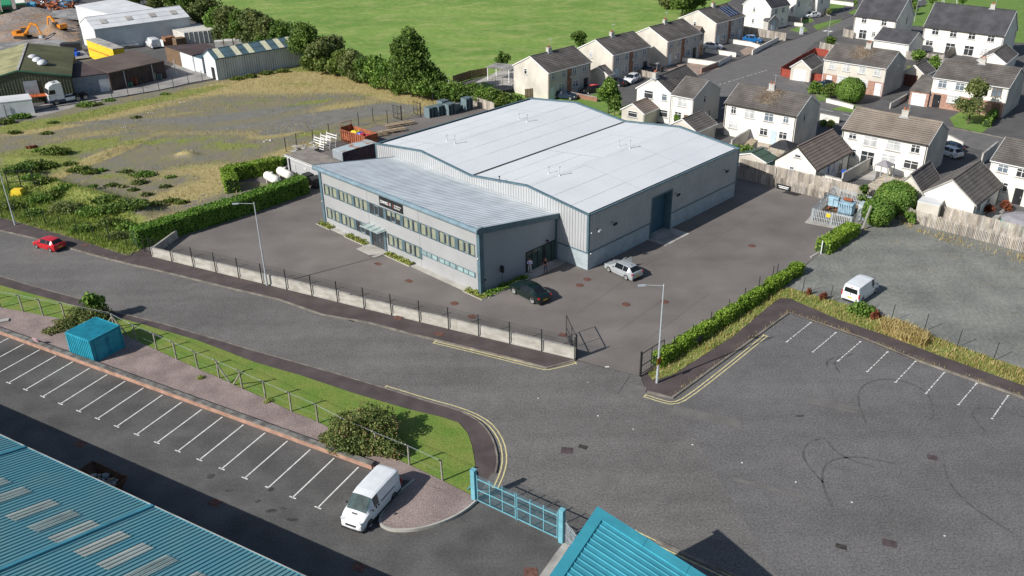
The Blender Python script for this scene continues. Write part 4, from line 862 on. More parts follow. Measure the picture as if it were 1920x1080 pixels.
def palisade(label,a,c,h,m,pitch=.155,name='palisade_fence',w_=.06,rails=(.35,.85),posts=True,group=None,cap=100):
    L=(c-a).length; t=thing(name,label,'fence',a,math.atan2(c.y-a.y,c.x-a.x),group); n=int(L/pitch)
    b=MB()
    for j in range(n+1):
        x=L*j/n; z=h+rnd.uniform(-.015,.015); b.add([(x-w_/2,0,.06),(x,-.02,.06),(x+w_/2,0,.06),(x+w_/2,0,z-.06),(x,-.02,z),(x-w_/2,0,z-.06)],[(0,1,4,5),(1,2,3,4)])
    b.build('pales',m,t); b=MB()
    for f in rails: b.beam((0,.03,h*f),(L,.03,h*f),.04,.05)
    b.build('rail',m,t)
    if posts:
        k=max(1,int(round(L/2.7)))
        for j in range(k+1): b=MB(); x=L*j/k; b.box(x-.04,x+.04,.06,.14,0,h*.97); b.build('post',m,t)
    return t
p1=GB_+Vector((.2,-.1,0)); 
palisade('short pale palisade fence between the blue gate post and the small teal building',p1,Vector((4.9,40.9,0)),2.0,M['galv'])
b=MB(); b.beam(p1+Vector((.1,-.1,1.6)),p1+Vector((1.1,-.9,.05)),.06,.06); tag(b.build('brace_bar',M['tealpaint']),'blue diagonal brace leaning behind the short palisade fence','brace')
# ------------------------------------------------------------- yard wall and its fence
YA,YB=G(285,480),G(1079,674); yl=(YB-YA).length; ya_=math.atan2(YB.y-YA.y,YB.x-YA.x)
yw=thing('boundary_wall','low board-marked concrete wall round the front of the office yard','wall',YA,ya_)
b=MB(); st=0; n=17
for i in range(n):
    x0_,x1_=yl*i/n,yl*(i+1)/n; h_=1.08+(.0 if i<2 else [0,.05,.1][(i//3)%3]); b.box(x0_+.008,x1_-.008,0,.22,0,h_)
b.build('wall_panel',M['cwall'],yw); b=MB(); b.box(0,yl,-.12,.0,0,.14); b.build('plinth',M['cwall'],yw)
rt=G(333,446); q=rt-YA; q=Vector((q.x*math.cos(-ya_)-q.y*math.sin(-ya_),q.x*math.sin(-ya_)+q.y*math.cos(-ya_),0))
b=MB(); b.beam((0.1,.2,.5),(q.x,q.y,.5),.22,1.0); b.build('return_wall',M['cwall'],yw)
wf=thing('wire_fence','thin black steel posts with fine wires standing along the concrete yard wall','fence',YA,ya_)
for i in range(17):
    x=yl*i/16-.02; b=MB(); x=max(.1,x); b.box(x-.04,x+.04,-.19,-.12,.05,2.4); b.build('post',M['black'],wf)
b=MB()
for z in (1.35,1.6,1.85,2.1,2.33): b.bar((0.1,-.15,z),(yl,-.15,z),.01,n=3,cap=False)
b.build('wire',M['black'],wf)
b=MB(); n=int(yl/.14)
for i in range(n+1): x=.1+(yl-.1)*i/n; b.bar((x,-.15,1.1),(x,-.15,2.33),.0055,n=3,cap=False)
b.build('mesh_panel',M['black'],wf)
# left roadside fence with dark mesh (past the hedge)
lf=thing('roadside_fence','dark green steel post fence in the weeds left of the laurel hedge','fence')
for i in range(11):
    p=G(247+(2-247)*i/9,458+(392-458)*i/9) if 0 else G(272,472)+(G(3,402)-G(272,472))*(i/9.0); b=MB(); b.box(p.x-.035,p.x+.035,p.y-.035,p.y+.035,0,2.0); b.build('post',M['black'],lf)
b=MB(); p0_=G(272,472);p1_=p0_+(G(3,402)-p0_)*(10/9)
for z in (.3,.7,1.1,1.5,1.9): b.bar(p0_+Vector((0,0,z)),p1_+Vector((0,0,z)),.008,n=3,cap=False)
b.build('wire',M['black'],lf)
# ------------------------------------------------------------- open black gates
def leaf(label,a,c,h=2.2,bars=9,name='gate'):
    L=(c-a).length; t=thing(name,label,'gate',a,math.atan2(c.y-a.y,c.x-a.x)); b=MB()
    b.box(-.12,.0,-.06,.06,0,h+.25); b.build('post',M['black'],t); b=MB()
    for z in (.2,h*.45,h): b.beam((.05,0,z),(L,0,z),.05,.06)
    for x in (.08,L*.45,L): b.box(x-.03,x+.03,-.025,.025,.17,h+.03)
    b.beam((L-.45,0,.2),(L,0,.6),.04,.04); b.build('frame',M['black'],t); b=MB()
    for j in range(bars+1): x=.1+(L-.1)*j/bars; b.bar((x,0,.2),(x,0,h),.007,n=4,cap=False)
    b.build('bars',M['black'],t); return t
leaf('open black gate leaf folded back at the end of the concrete yard wall',G(1080,672),Vector((5.0,71.2,0)),2.3)
leaf('open black gate leaf at the right side of the yard entrance beside the laurel hedge',G(1201,705),G(1243,678),2.25)
# ------------------------------------------------------------- lamp posts
def lamp(x,y,h,arm,label,ang=R(180),grp='tall street lamps along the road',r=.085,z0=0):
    t=thing('street_lamp',label,'street lamp',G(x,y,z0),0,grp); b=MB(); b.bar((0,0,0),(0,0,1.4),r*1.3,n=10); b.bar((0,0,1.4),(0,0,h),r,r*.55,n=10); b.build('pole',M['galv'],t)
    if arm:
        e=Vector((math.cos(ang)*arm,math.sin(ang)*arm,0)); b=MB(); b.bar((0,0,h-.15),e*.8+Vector((0,0,h+.02)),.03,n=6); b.build('arm',M['galv'],t)
        b=MB(); b.cbox(e*.95+Vector((0,0,h+.0)),(.62,.2,.1),ang,ry=0); b.build('lantern',M['galv'],t)
    else: b=MB(); b.lathe([(.05,h-.1),(.16,h),(.14,h+.12),(.0,h+.18)],10); b.build('lantern',M['galv'],t)
    return t
lamp(501,535,9.4,1.9,'tall grey street lamp at the concrete yard wall, arm pointing left',R(190),z0=.1)
t=lamp(1231.5,718,9.5,1.9,'tall grey street lamp with an orange-brown sign, right of the yard entrance',R(185),z0=.1)
b=MB(); b.cbox((.05,-.1,2.3),(.75,.04,.62),R(55),ry=0); b.build('sign_plate',mat('orange_brown_plate',(.36,.15,.02),var=.2),t)
lamp(28.7,422,9.5,1.9,'tall grey street lamp at the left edge beside the weeds',R(200),z0=.1)
# low yard lights and posts
for x,y,h,lab,k in [(416,415,1.6,'short grey floodlight post in front of the long laurel hedge',0),(908.5,548,1.5,'short floodlight post at the office right corner',0),(942,535,1.9,'black charging unit on a thin post at the office side wall',1)]:
    t=thing('bollard_light' if not k else 'charging_post',lab,'light post' if not k else 'charging post',G(x,y)); b=MB(); b.bar((0,0,0),(0,0,h),.04,n=8); b.build('post',M['galv'] if not k else M['teal'],t)
    b=MB(); b.cbox((0,0,h),(.5,.12,.14) if not k else (.45,.2,.7),R(-45)); b.build('lamp_head' if not k else 'charger',M['black'],t)
# ------------------------------------------------------------- hedges
hedge('laurel_hedge','long tall clipped laurel hedge along the left side of the office yard',[G(262,466)+Vector((-.6,.6,0)),G(475,400)+Vector((-.7,.7,0)),G(583,362)+Vector((-.9,.6,0))],2.0,2.2,M['laurel'],.2,95)
hedge('laurel_hedge','bright hedge returning behind the two gas tanks, furthest from the road',[G(437,362),G(449,346,0)+Vector((-1.9,1.6,0)),G(525,325)+Vector((0,1,0))],1.7,2.0,M['laurel2'],.2,95)
hedge('laurel_hedge','low yellow-green laurel hedge running up from the tall lamp post beside the weeds',[G(1226,690)+Vector((.3,.3,0)),G(1270,659)+Vector((.3,.2,0)),G(1300,640)+Vector((.35,.25,0)),G(1350,607)+Vector((.25,.1,0)),G(1400,573)+Vector((.3,.1,0)),G(1450,541),G(1498,510)],1.05,1.1,M['laurel2'],.17,150,wob=.34)
hedge('laurel_hedge','short yellow-green hedge next to the palisade transformer compound',[G(1541,474),G(1598,438)],1.6,1.35,M['laurel2'],.2,110,wob=.15)
hedge('low_hedge','small low green hedge between the far tank hedge and the flat shed',[G(523,312),G(545,303)],.8,.9,M['laurel'],.2,80)
# fence posts along the right hedge and the gravel lot
rf=thing('wire_fence','black steel posts along the yellow-green hedge right of the entrance','fence')
for x,y in [(1262,668),(1297,645),(1331,621),(1364,597),(1394,575),(1421,553),(1447,533),(1455,528)]:
    p=G(x,y); b=MB(); b.box(p.x-.03,p.x+.03,p.y-.03,p.y+.03,0,2.1); b.build('post',M['black'],rf)
rf=thing('wire_fence','dark leaning fence posts in the dry grass verge below the gravel lot','fence')
for x,y in [(1503,552),(1555,567),(1612,586),(1670,604),(1732,622),(1794,652),(1862,677),(1930,704),(2000,730)]:
    p=G(x,y); b=MB(); b.bar(p,p+Vector((.1,.0,1.9)),.035,n=5); b.build('post',M['black'],rf)
b=MB(); b.box(-.35,.35,-.02,.02,0,.5); o=b.build('sign_board',M['black'],loc=G(1312,640,2.2-.9),rz=R(40)); tag(o,'small dark notice board above the laurel hedge right of the entrance','sign')
print('p3 ok')
# ================================================================ HOUSES
M['terra']=mat('terracotta',(.45,.16,.08),var=.2,scale=5); M['lead']=mat('lead_flashing',(.4,.43,.46),rough=.5,var=.1)
M['whitewin']=glassmat('white_curtain_glass',(.55,.56,.56),.15); M['bluewin']=glassmat('sky_reflecting_glass',(.16,.2,.24),.08)
M['quoin']=mat('tan_quoin',(.45,.26,.15),scale=3,var=.3,fine=.3,fscale=4)
M['bdoor']=mat('pale_blue_door',(.5,.6,.66),rough=.4,var=.05,fine=0); M['gutterm']=mat('black_gutter',(.05,.045,.04),rough=.4,fine=0)
M['solar']=mat('solar_panel',(.02,.035,.1),rough=.15,var=.2,scale=1,fine=0,spec=.6)
def wallmap(kind,L,D):
    if kind=='F': return lambda s,o,z:(s,-o,z)
    if kind=='R': return lambda s,o,z:(L+o,s,z)
    if kind=='L': return lambda s,o,z:(-o,s,z)
def rectbox(mb,f,s0,s1,z0,z1,o0,o1,m=0):
    vs=[f(s,o,z) for z in (z0,z1) for o in (o0,o1) for s in (s0,s1)]
    mb.add(vs,[(0,2,3,1),(4,5,7,6),(0,1,5,4),(2,6,7,3),(0,4,6,2),(1,3,7,5)],m)
def window(par,f,s,z,w_,h_,glass='d',frame=None,nx=2,top=True,sill=True,door=False):
    fm=frame or M['pvc']; g=MB(); z0,z1=z-h_/2,z+h_/2; s0,s1=s-w_/2,s+w_/2
    rectbox(g,f,s0,s1,z1-.07,z1,0,.04); rectbox(g,f,s0,s1,z0,z0+.07,0,.04)
    for i in range(nx+1):
        x=s0+w_*i/nx; a=.035 if 0<i<nx else .07; rectbox(g,f,max(s0,x-a),min(s1,x+a),z0+.07,z1-.07,.0,.04)
    if top: rectbox(g,f,s0+.07,s1-.07,z1-h_*.36,z1-h_*.36+.06,.0,.035)
    o=g.build('door' if door else 'window',fm,par)
    k={'d':'dglass','l':'whitewin','b':'bluewin'}[glass]; g=MB(); vs=[f(a,.012,c) for a,c in ((s0+.05,z0+.05),(s1-.05,z0+.05),(s1-.05,z1-.05),(s0+.05,z1-.05))]; g.quad(*vs); g.build('pane',M[k],o)
    if sill: g=MB(); rectbox(g,f,s0-.1,s1+.1,z0-.12,z0-.02,0,.1); g.build('sill',M['conc'],o)
def sdoor(par,f,s,z0,w_,h_,m,name='door'):
    g=MB(); rectbox(g,f,s-w_/2,s+w_/2,z0,z0+h_,0,.05); n=5 if w_>1.6 else 0
    for i in range(1,n): rectbox(g,f,s-w_/2+.03,s+w_/2-.03,z0+h_*i/n-.01,z0+h_*i/n+.01,.05,.06)
    d=g.build(name,m,par)
    if w_<1.6: g=MB(); rectbox(g,f,s+w_*.3,s+w_*.38,z0+.95,z0+1.1,.05,.1); g.build('handle',M['galv'],d)
def roofcourses(b,L,y0,z0,y1,z1,ov=.12,n=12,th=.03,x0=None,m=0):
    xa=-ov if x0 is None else x0; xb=L+ov
    for i in range(n):
        ya,yb=y0+(y1-y0)*i/n,y0+(y1-y0)*(i+1)/n; za,zb=z0+(z1-z0)*i/n,z0+(z1-z0)*(i+1)/n
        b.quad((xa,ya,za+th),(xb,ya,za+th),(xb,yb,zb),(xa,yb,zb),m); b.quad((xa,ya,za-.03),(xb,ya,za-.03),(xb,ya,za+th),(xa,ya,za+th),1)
def house(label,A,B,C,side='L',ze=5.0,zr=7.1,wall='dash',gab=None,roof='rtile',name='house',cat='house',front=(),gable=(),chim=None,panel=None,lower=None,quoin=None,courses=12,group=None,verge='pvc',doors=(),Dfix=None,ribs_=False,gutter='pvc',extra=None,ov=.25,gdoor=None):
    a=G(*A,ze);b_=G(*B,ze);c=G(*C,ze); a.z=b_.z=c.z=0; L=(b_-a).length; ang=math.atan2(b_.y-a.y,b_.x-a.x); nrm=Vector((-math.sin(ang),math.cos(ang),0))
    D=Dfix or (c-(a if side=='L' else b_)).dot(nrm)
    t=thing(name,label,cat,a,ang,group); wm=M[wall]; gm=M[gab] if gab else wm
    w=MB(); z0=0
    if lower: zl=2.45; w.quad((0,0,0),(L,0,0),(L,0,zl),(0,0,zl),2); w.quad((0,0,zl),(L,0,zl),(L,0,ze),(0,0,ze),0)
    else: w.quad((0,0,0),(L,0,0),(L,0,ze),(0,0,ze),0)
    w.quad((L,D,0),(0,D,0),(0,D,ze),(L,D,ze),0)
    w.add([(0,0,0),(0,0,ze),(0,D/2,zr),(0,D,ze),(0,D,0)],[(0,1,2,3,4)],1); w.add([(L,0,0),(L,D,0),(L,D,ze),(L,D/2,zr),(L,0,ze)],[(0,1,2,3,4)],1)
    w.build('wall',[wm,gm,M[lower] if lower else wm],t)
    sl_=(zr-ze)/(D/2); r=MB(); 
    for sgn in (0,1):
        y0=-ov if sgn==0 else D+ov; roofcourses(r,L,y0,ze-ov*sl_+.08,D/2,zr+.08,n=courses,th=.05)
        if ribs_:
            pass
    r.beam((-.12,D/2,zr+.1),(L+.12,D/2,zr+.1),.22,.1)
    # closing soffit
    r.quad((-.12,-ov,ze-ov*sl_+.05),(-.12,D/2,zr+.03),(L+.12,D/2,zr+.03),(L+.12,-ov,ze-ov*sl_+.05)); r.quad((-.12,D/2,zr+.03),(-.12,D+ov,ze-ov*sl_+.05),(L+.12,D+ov,ze-ov*sl_+.05),(L+.12,D/2,zr+.03))
    r.build('roof',[M[roof],M['tileshade'] if roof[0]=='r' and roof!='rslate' else M[roof]],t)
    for x in (-.13,L+.13):
        g=MB()
        for y0,y1 in ((-ov,D/2),(D+ov,D/2)): g.beam((x,y0,ze-ov*sl_+.02),(x,y1,zr+.02),.04,.16)
        g.build('bargeboard',M[verge],t)
    g=MB(); g.beam((-.1,-ov-.05,ze-ov*sl_+.02),(L+.1,-ov-.05,ze-ov*sl_+.02),.1,.1); 
    for x in (.15,L-.15): g.beam((x,-.06,ze-.1),(x,-.06,.05),.07,.07)
    g.build('gutter',M[gutter],t)
    fF,fR,fL=wallmap('F',L,D),wallmap('R',L,D),wallmap('L',L,D)
    for it in front:
        px,py,ww,hh_,gl=it[:5]; s,z=onwall(px,py,a,ang); 
        if s<.3 or s>L-.3: s=min(max(s,ww/2+.2),L-ww/2-.2)
        z=max(min(z,ze-.35-hh_/2),hh_/2+.1)
        window(t,fF,s,z,ww,hh_,gl,*( (M[it[5]],) if len(it)>5 else ()),nx=2 if ww>.7 else 1)
    o2=b_ if side=='R' else a
    for it in gable:
        px,py,ww,hh_,gl=it[:5]; s,z=onwall(px,py,o2,ang+math.pi/2); window(t,fR if side=='R' else fL,s,z,ww,hh_,gl,nx=1)
    for (px,py,ww,hh_,mm) in doors:
        if isinstance(px,str): continue
        s,z=onwall(px,py,a,ang); sdoor(t,fF,s,.05,ww,hh_,M[mm],'garage_door' if ww>1.8 else 'door')
    if gdoor:
        px,py,ww,hh_,mm=gdoor; s,z=onwall(px,py,o2,ang+math.pi/2); sdoor(t,fR if side=='R' else fL,s,.03,ww,hh_,M[mm],'garage_door')
    if panel is not None:
        s,z=onwall(panel[0],panel[1],a,ang); g=MB(); rectbox(g,fF,s-.55,s+.55,0,ze-.1,0,.05); g.build('brick_panel',M['brick'],t); g=MB(); g.lathe([(.01,-.02),(.2,.03),(.3,.1)],12,M=Matrix.Translation((s,-.35,3.3))@Matrix.Rotation(R(75),4,'X')); g.bar((s,-.05,3.2),(s,-.35,3.3),.02,n=4); g.build('satellite_dish',M['dashgrey'],t)
    if quoin:
        for s0 in ((0,.35),(L-.3,L)): g=MB(); rectbox(g,fF,s0[0],s0[1],0,ze-.1,0,.03); g.build('quoins',M['quoin'],t)
    if chim is not None:
        for u in (chim if isinstance(chim,(list,tuple)) else [chim]):
            g=MB(); x=L*u; g.box(x-.45,x+.45,D/2-.3,D/2+.3,zr-.4,zr+.75); g.box(x-.5,x+.5,D/2-.35,D/2+.35,zr+.75,zr+.85); g.box(x-.62,x+.62,D/2-.5,D/2+.5,zr-.15,zr+.02,1); c_=g.build('chimney',[M['dashgrey'],M['lead']],t)
            for k in (-.22,.22): g=MB(); g.lathe([(.12,zr+.85),(.1,zr+1.15),(.13,zr+1.2)],8,M=Matrix.Translation((x+k,D/2,0))); g.build('chimney_pot',M['terra'],c_)
            g=MB(); x=L*u+.35; g.bar((x,D/2,zr+.8),(x,D/2,zr+2.3),.025,n=4); g.bar((x-.5,D/2,zr+2.2),(x+.5,D/2,zr+2.2),.015,n=3); 
            for k in range(5): g.bar((x-.4+k*.2,D/2-.25,zr+2.2),(x-.4+k*.2,D/2+.25,zr+2.2),.012,n=3)
            g.build('aerial',M['galv'],c_)
    return t,L,D,ang,a
Z3=lambda x,y:(960+x/4,y/4)
Z4=lambda x,y:(1440+x/4,y/4)
Z5=lambda x,y:(1440+x/4,270+y/4)
def W(Zf,l,w_,h_,g): return [(*Zf(x,y),w_,h_,g) for x,y in l]
HG='pairs of semi-detached houses backing on the field'
house('nearest house to the warehouse in the field row, with a brick garden wall',Z3(270,545),Z3(590,462),Z3(0,490),zr=7.15,gab='dash',wall='dashgrey',chim=.42,panel=Z3(430,600),quoin=1,group=HG,
 front=W(Z3,[(308,562),(388,540),(468,520),(543,500)],1.0,1.15,'b')+W(Z3,[(372,655),(475,628)],1.6,1.25,'b'),gable=W(Z3,[(102,535)],.7,1.0,'d'),doors=[(*Z3(300,690),1.1,2.2,'bdoor'),(*Z3(553,625),1.1,2.2,'black')])  # black door panel stands for the dark recess; shade is in its colour
house('second house of the row by the field, white car and fence standing before it',Z3(755,412),Z3(1035,345),Z3(497,360),zr=7.15,gab='dash',wall='dashgrey',chim=.42,panel=Z3(893,460),quoin=1,group=HG,
 front=W(Z3,[(792,435),(860,418),(928,400),(993,385)],1.0,1.15,'b')+W(Z3,[(845,525),(932,500)],1.6,1.25,'b'),gable=W(Z3,[(593,410)],.8,1.1,'l'),doors=[(*Z3(783,560),1.1,2.2,'bdoor'),(*Z3(997,490),1.1,2.2,'black')])  # right-hand doorway recess: its shade painted as a flat black door
t,L,D,an,a=house('third house of the field row, with a brown gabled dormer at its right end',Z3(1165,310),Z3(1415,245),Z3(945,250),zr=7.15,gab='dash',wall='dashgrey',chim=.45,panel=Z3(1282,360),quoin=1,group=HG,
 front=W(Z3,[(1195,335),(1255,318),(1313,302),(1370,287)],1.0,1.15,'b')+W(Z3,[(1238,420),(1318,395)],1.6,1.25,'b'),doors=[(*Z3(1183,450),1.1,2.2,'bdoor'),(*Z3(1367,385),1.1,2.2,'black')])
g=MB(); g.box(L,L+2.6,.8,D-1.5,0,4.6); g.build('side_wing',M['dash'],t); g=MB(); g.add([(L-.1,.6,4.6),(L+2.7,.6,4.6),(L+1.3,.6,6.0),(L-.1,5,4.6),(L+2.7,5,4.6),(L+1.3,5,6.0)],[(0,1,2),(0,2,5,3),(1,4,5,2)]); g.build('dormer_roof',M['rbrown'],t); window(t,lambda s,o,z:(s,.8-o,z),L+1.3,3.8,1.0,1.1,'b',M['woodd']); sdoor(t,lambda s,o,z:(s,.8-o,z),L+1.3,0,2.1,2.1,M['quoin'],'garage_door')
t,L,D,an,a=house('fourth house of the row by the field, with dark blue solar panels on the roof',Z3(1530,175),Z3(1745,118),Z3(1280,130),zr=7.15,gab='dash',wall='dashgrey',chim=.5,panel=Z3(1632,220),quoin=1,group=HG,
 front=W(Z3,[(1552,195),(1602,183),(1658,168),(1708,155)],1.0,1.15,'b')+W(Z3,[(1587,278),(1655,258)],1.6,1.25,'b'),gable=W(Z3,[(1372,180)],.7,1.0,'d'),doors=[(*Z3(1543,305),1.1,2.2,'bdoor'),(*Z3(1705,240),1.1,2.2,'bdoor')])
sl_=(7.15-5)/(D/2)
for i in range(4):
    for j in range(3):
        g=MB(); x=L*.55+i*1.08; y0=.7+j*1.05; g.add([(x,y0,5.2+y0*sl_),(x+1.03,y0,5.2+y0*sl_),(x+1.03,y0+1.0,5.2+(y0+1)*sl_),(x,y0+1.0,5.2+(y0+1)*sl_)],[(0,1,2,3)]); g.beam((x,y0,5.2+y0*sl_),(x,y0+1,5.2+(y0+1)*sl_),.03,.03,1); g.build('solar_panel',[M['solar'],M['galv']],t)
M['brownd']=mat('brown_garage_door',(.12,.05,.04),var=.1)
for k,(hh,uu) in enumerate(()): pass
# rear elevations facing the warehouse
MG='semi-detached houses whose backs face the warehouse yard'
t,L,D,an,a=house('pale house behind the warehouse roof with a dark grey side gable and crossing wing',Z3(1200,705),Z3(1362,737),Z3(1572,662),side='R',zr=7.0,wall='render',gab='dashgrey',group=MG,
 front=W(Z3,[(1278,755)],1.6,1.3,'l')+W(Z3,[(1245,865)],1.3,1.2,'d'),gable=W(Z3,[(1445,742),(1478,850)],.7,1.1,'d'),doors=[(*Z3(1310,870),1.0,2.1,'woodd')])
house('pale gable-fronted wing of the house behind the warehouse roof, chimney at its far end',Z3(1192,700),Z3(1420,600),Z3(945,655),wall='render',gab='render',zr=7.05,chim=.02,group=MG,name='house_wing',cat='house wing',gable=W(Z3,[(1025,708)],1.7,1.3,'d')+W(Z3,[(1143,730)],1.0,1.1,'b')+W(Z3,[(1135,850)],1.6,1.2,'d'),quoin=None)
house('white backed semi with a mossy roof and a mint green back door',Z3(1602,770),(1494,217.5),(1540.5,196),side='R',zr=7.1,wall='render',gab='dash',chim=.47,group=MG,gutter='gutterm',
 front=[(1376,203.5,.9,1.1,'d'),(1406,212,1.7,1.3,'l'),(1442,218,1.5,1.25,'b'),(1474,223,.9,1.0,'b'),(1375,234,1.6,1.1,'l'),(1432,247,1.3,1.1,'d'),(1468,254,1.3,1.1,'d')],gable=[(1508,220,.7,1.1,'d')],doors=[(1406,245,2.0,2.1,'pvc'),(1450,258,1.0,2.1,'bdoor')])
house('tan tiled house with a grey end gable and a grey party gazebo behind',(1581,241),(1741,271),(1782.5,244),side='R',zr=7.0,wall='render',gab='dashgrey',roof='rtan',chim=.62 if 0 else .58,group=MG,gutter='gutterm',
 front=[(1599,255,1.1,.8,'d'),(1633,260,1.9,1.4,'l'),(1677,266,1.9,1.4,'l'),(1717,277,1.2,1.1,'d'),(1598,286,1.1,1.1,'d'),(1626,296,1.9,1.9,'d'),(1666,298,1.9,1.3,'l'),(1708,309,1.9,1.2,'d')],doors=[(1686,310,1.0,2.1,'pvc')])
house('white house cut by the right edge of the view, brown tiled roof',(1860,299),(1985,326),(2028,300),side='R',zr=7.0,wall='render',group=MG,gutter='pvc',chim=.9,
 front=[(1882,311,1.3,1.0,'b'),(1917,322,1.3,1.1,'d'),(1880,350,1.2,1.2,'d')],doors=[(1910,362,1.0,2.1,'black')])
RG='semi-detached houses with brick ground floors facing the side street'
house('semi with pink brick ground floor and a big round green bush in its front garden',Z4(425,442),Z4(890,512),Z4(1035,447),side='R',zr=7.1,wall='dash',gab='dashgrey',lower='brickp',chim=.53,group=RG,
 front=W(Z4,[(483,480),(592,497),(708,517),(822,530)],1.3,1.25,'l')+W(Z4,[(558,598),(707,622)],2.0,1.3,'l'),gable=W(Z4,[(975,505)],.7,1.1,'d'),doors=[(*Z4(458,590),1.0,2.15,'pvc'),(*Z4(825,655),1.1,2.15,'pvc')])
t,L,D,an,a=house('pink brick fronted semi with attached white-doored garage and a young tree before it',Z4(1245,577),Z4(1810,657),(1921,141),side='R',zr=7.1,wall='render',gab='dashgrey',lower='brickp',chim=.5,group=RG,
 front=W(Z4,[(1313,615),(1443,635)],1.4,1.25,'b')+[(*Z4(1580,650),1.4,1.25,'b','woodd'),(*Z4(1720,678),1.5,1.35,'b','woodd')]+W(Z4,[(1390,745)],2.0,1.3,'l'),gable=W(Z4,[(1870,645)],.5,1.0,'d'),doors=[(*Z4(1267,735),1.2,2.15,'black'),(*Z4(1710,800),1.2,2.15,'woodd')])
g=MB(); g.box(-3.1,0,-.6,5,0,2.45); ga_=g.build('garage',M['brickp'],t); g=MB(); g.add([(-3.3,-.8,2.5),(0,-.8,2.5),(0,5,4.0),(-3.3,5,4.0),(-3.3,-.8,2.4),(0,-.8,2.4),(0,5,2.4),(-3.3,5,2.4)],[(0,1,2,3),(4,5,1,0),(4,0,3,7)]); g.build('roof',M['rtile'],ga_); sdoor(ga_,lambda s,o,z:(s,-.6-o,z),-1.6,.02,2.3,2.05,M['pvc'],'garage_door')
WG='bright white rendered houses with dark slate roofs'
house('white detached house with dark slate roof and patio doors, beyond the chimneyed semi',Z4(655,112),Z4(965,152),Z4(1098,112),side='R',zr=9.2,wall='render',roof='rslate',verge='pvc',group=WG,gutter='gutterm',
 front=W(Z4,[(722,150),(872,167)],1.2,1.1,'d')+W(Z4,[(793,255)],.8,1.0,'d')+[(*Z4(710,258),1.8,2.0,'d')],gable=W(Z4,[(1040,150)],.7,1.3,'d'),courses=16)
house('long white terrace block with dark slate roof at the top right',Z4(1175,192),Z4(1775,266),Z4(1900,227),side='R',zr=9.2,wall='render',roof='rslate',group=WG,gutter='gutterm',chim=.72,
 front=W(Z4,[(1258,228),(1393,242),(1532,262),(1675,280)],1.4,1.2,'d')+W(Z4,[(1210,322)],1.5,1.1,'d')+W(Z4,[(1365,360),(1505,380)],1.9,2.0,'d')+W(Z4,[(1620,385)],1.3,1.2,'l'),gable=W(Z4,[(1855,240)],.7,1.3,'d'),courses=16)
def F8(x,y): return (1380+x/8,y/8)
house('white detached house with a small gabled porch at the top, beside the grey timber fence',F8(525,122),F8(805,67),F8(10,78),side='L',zr=8.4,wall='render',roof='rslate',group=WG,
 front=[(*F8(605,150),1.0,1.2,'b'),(*F8(712,125),1.0,1.2,'b'),(*F8(688,310),1.0,1.2,'b')],gable=[(*F8(275,140),.6,1.0,'d'),(*F8(255,310),.6,1.0,'d')],doors=[],courses=14)
house('white detached house next to the white saloon car at the top of the street',F8(905,-8),F8(1165,-60),F8(600,-40),side='L',zr=8.4,wall='render',roof='rslate',group=WG,front=[(*F8(940,60),1.0,1.2,'b'),(*F8(1120,40),1.0,1.2,'b')],gable=[(*F8(843,140),.8,1.3,'b')],courses=10)
house('white house at the very top edge behind a pale fence',F8(1230,-55),F8(1430,-100),F8(1000,-80),side='L',zr=8.4,wall='render',roof='rslate',group=WG,front=[(*F8(1290,10),1.0,1.2,'b')],courses=8)
house('terrace seen behind the far white houses at the upper edge','' or (1330,-40),(1400,-58),(1290,-52),side='L',zr=8,wall='dash',roof='rtile',group=WG,courses=8)
GP=[('small gabled porch on the white house at the top',F8(490,310),F8(645,290),2.3,3.4,'rslate'),('dark blue gabled porch beside the white saloon car',F8(905,95),F8(1060,80),2.3,3.6,'rslate')]
for lab,p,q,ze_,zr_,rf_ in GP:
    a=G(*p,ze_);b_=G(*q,ze_);a.z=b_.z=0; L=(b_-a).length; t=thing('porch',lab,'porch',a,math.atan2(b_.y-a.y,b_.x-a.x)); g=MB(); g.add([(0,0,0),(L,0,0),(L,0,ze_),(L/2,0,zr_),(0,0,ze_),(0,1.6,0),(L,1.6,0),(L,1.6,ze_),(L/2,1.6,zr_),(0,1.6,ze_)],[(0,1,2,3,4),(0,4,9,5),(1,6,7,2)]); g.build('wall',M['dashgrey'] if 'blue' not in lab else M['teal'],t)
    g=MB()
    for x0_,x1_ in ((-.25,L/2),(L+.25,L/2)): g.add([(x0_,-.2,ze_-.2),(x1_,-.2,zr_+.05),(x1_,1.8,zr_+.05),(x0_,1.8,ze_-.2)],[(0,1,2,3)]); g.beam((x0_,-.22,ze_-.2),(x1_,-.22,zr_+.05),.06,.12,1)
    g.build('roof',[M['rslate'],M['pvc']],t); sdoor(t,wallmap('F',L,1),L/2,.02,1.0,2.1,M['bdoor'])
# single storey outbuildings
OG='single storey outbuildings and garages behind the houses'
house('white single storey annex with brown ribbed tiles, gable against the timber fence',(1530.5,317),(1594,283),(1455.5,298),ze=2.6,zr=5.0,wall='render',roof='rbrown',name='annex',cat='annex',verge='gutterm',gutter='gutterm',courses=9,group=OG,front=[(1534,321,.7,1.3,'d'),(1554,313,.6,1.2,'d'),(1564,308,.6,1.2,'d'),(1577,303,1.2,2.0,'d')],gable=[(1496,292,.9,.5,'d'),(1484,320,.7,1.2,'b')])
house('large pale outbuilding with brown tiles, gable facing the gravel lot',(1828,383),(1877,345),(1728,362),ze=2.6,zr=4.9,wall='render',roof='rtile',name='outbuilding',cat='outbuilding',verge='conc',gutter='gutterm',courses=9,group=OG,front=[(1835,390,1.2,1.2,'d'),(1854,374,1.2,1.2,'d')])
house('smaller brown tiled outbuilding tucked left of the large one behind the clipped trees',(1728,360),(1762,334),(1688,342),ze=2.6,zr=4.4,wall='dash',roof='rtile',name='outbuilding',cat='outbuilding',verge='conc',courses=8,group=OG)
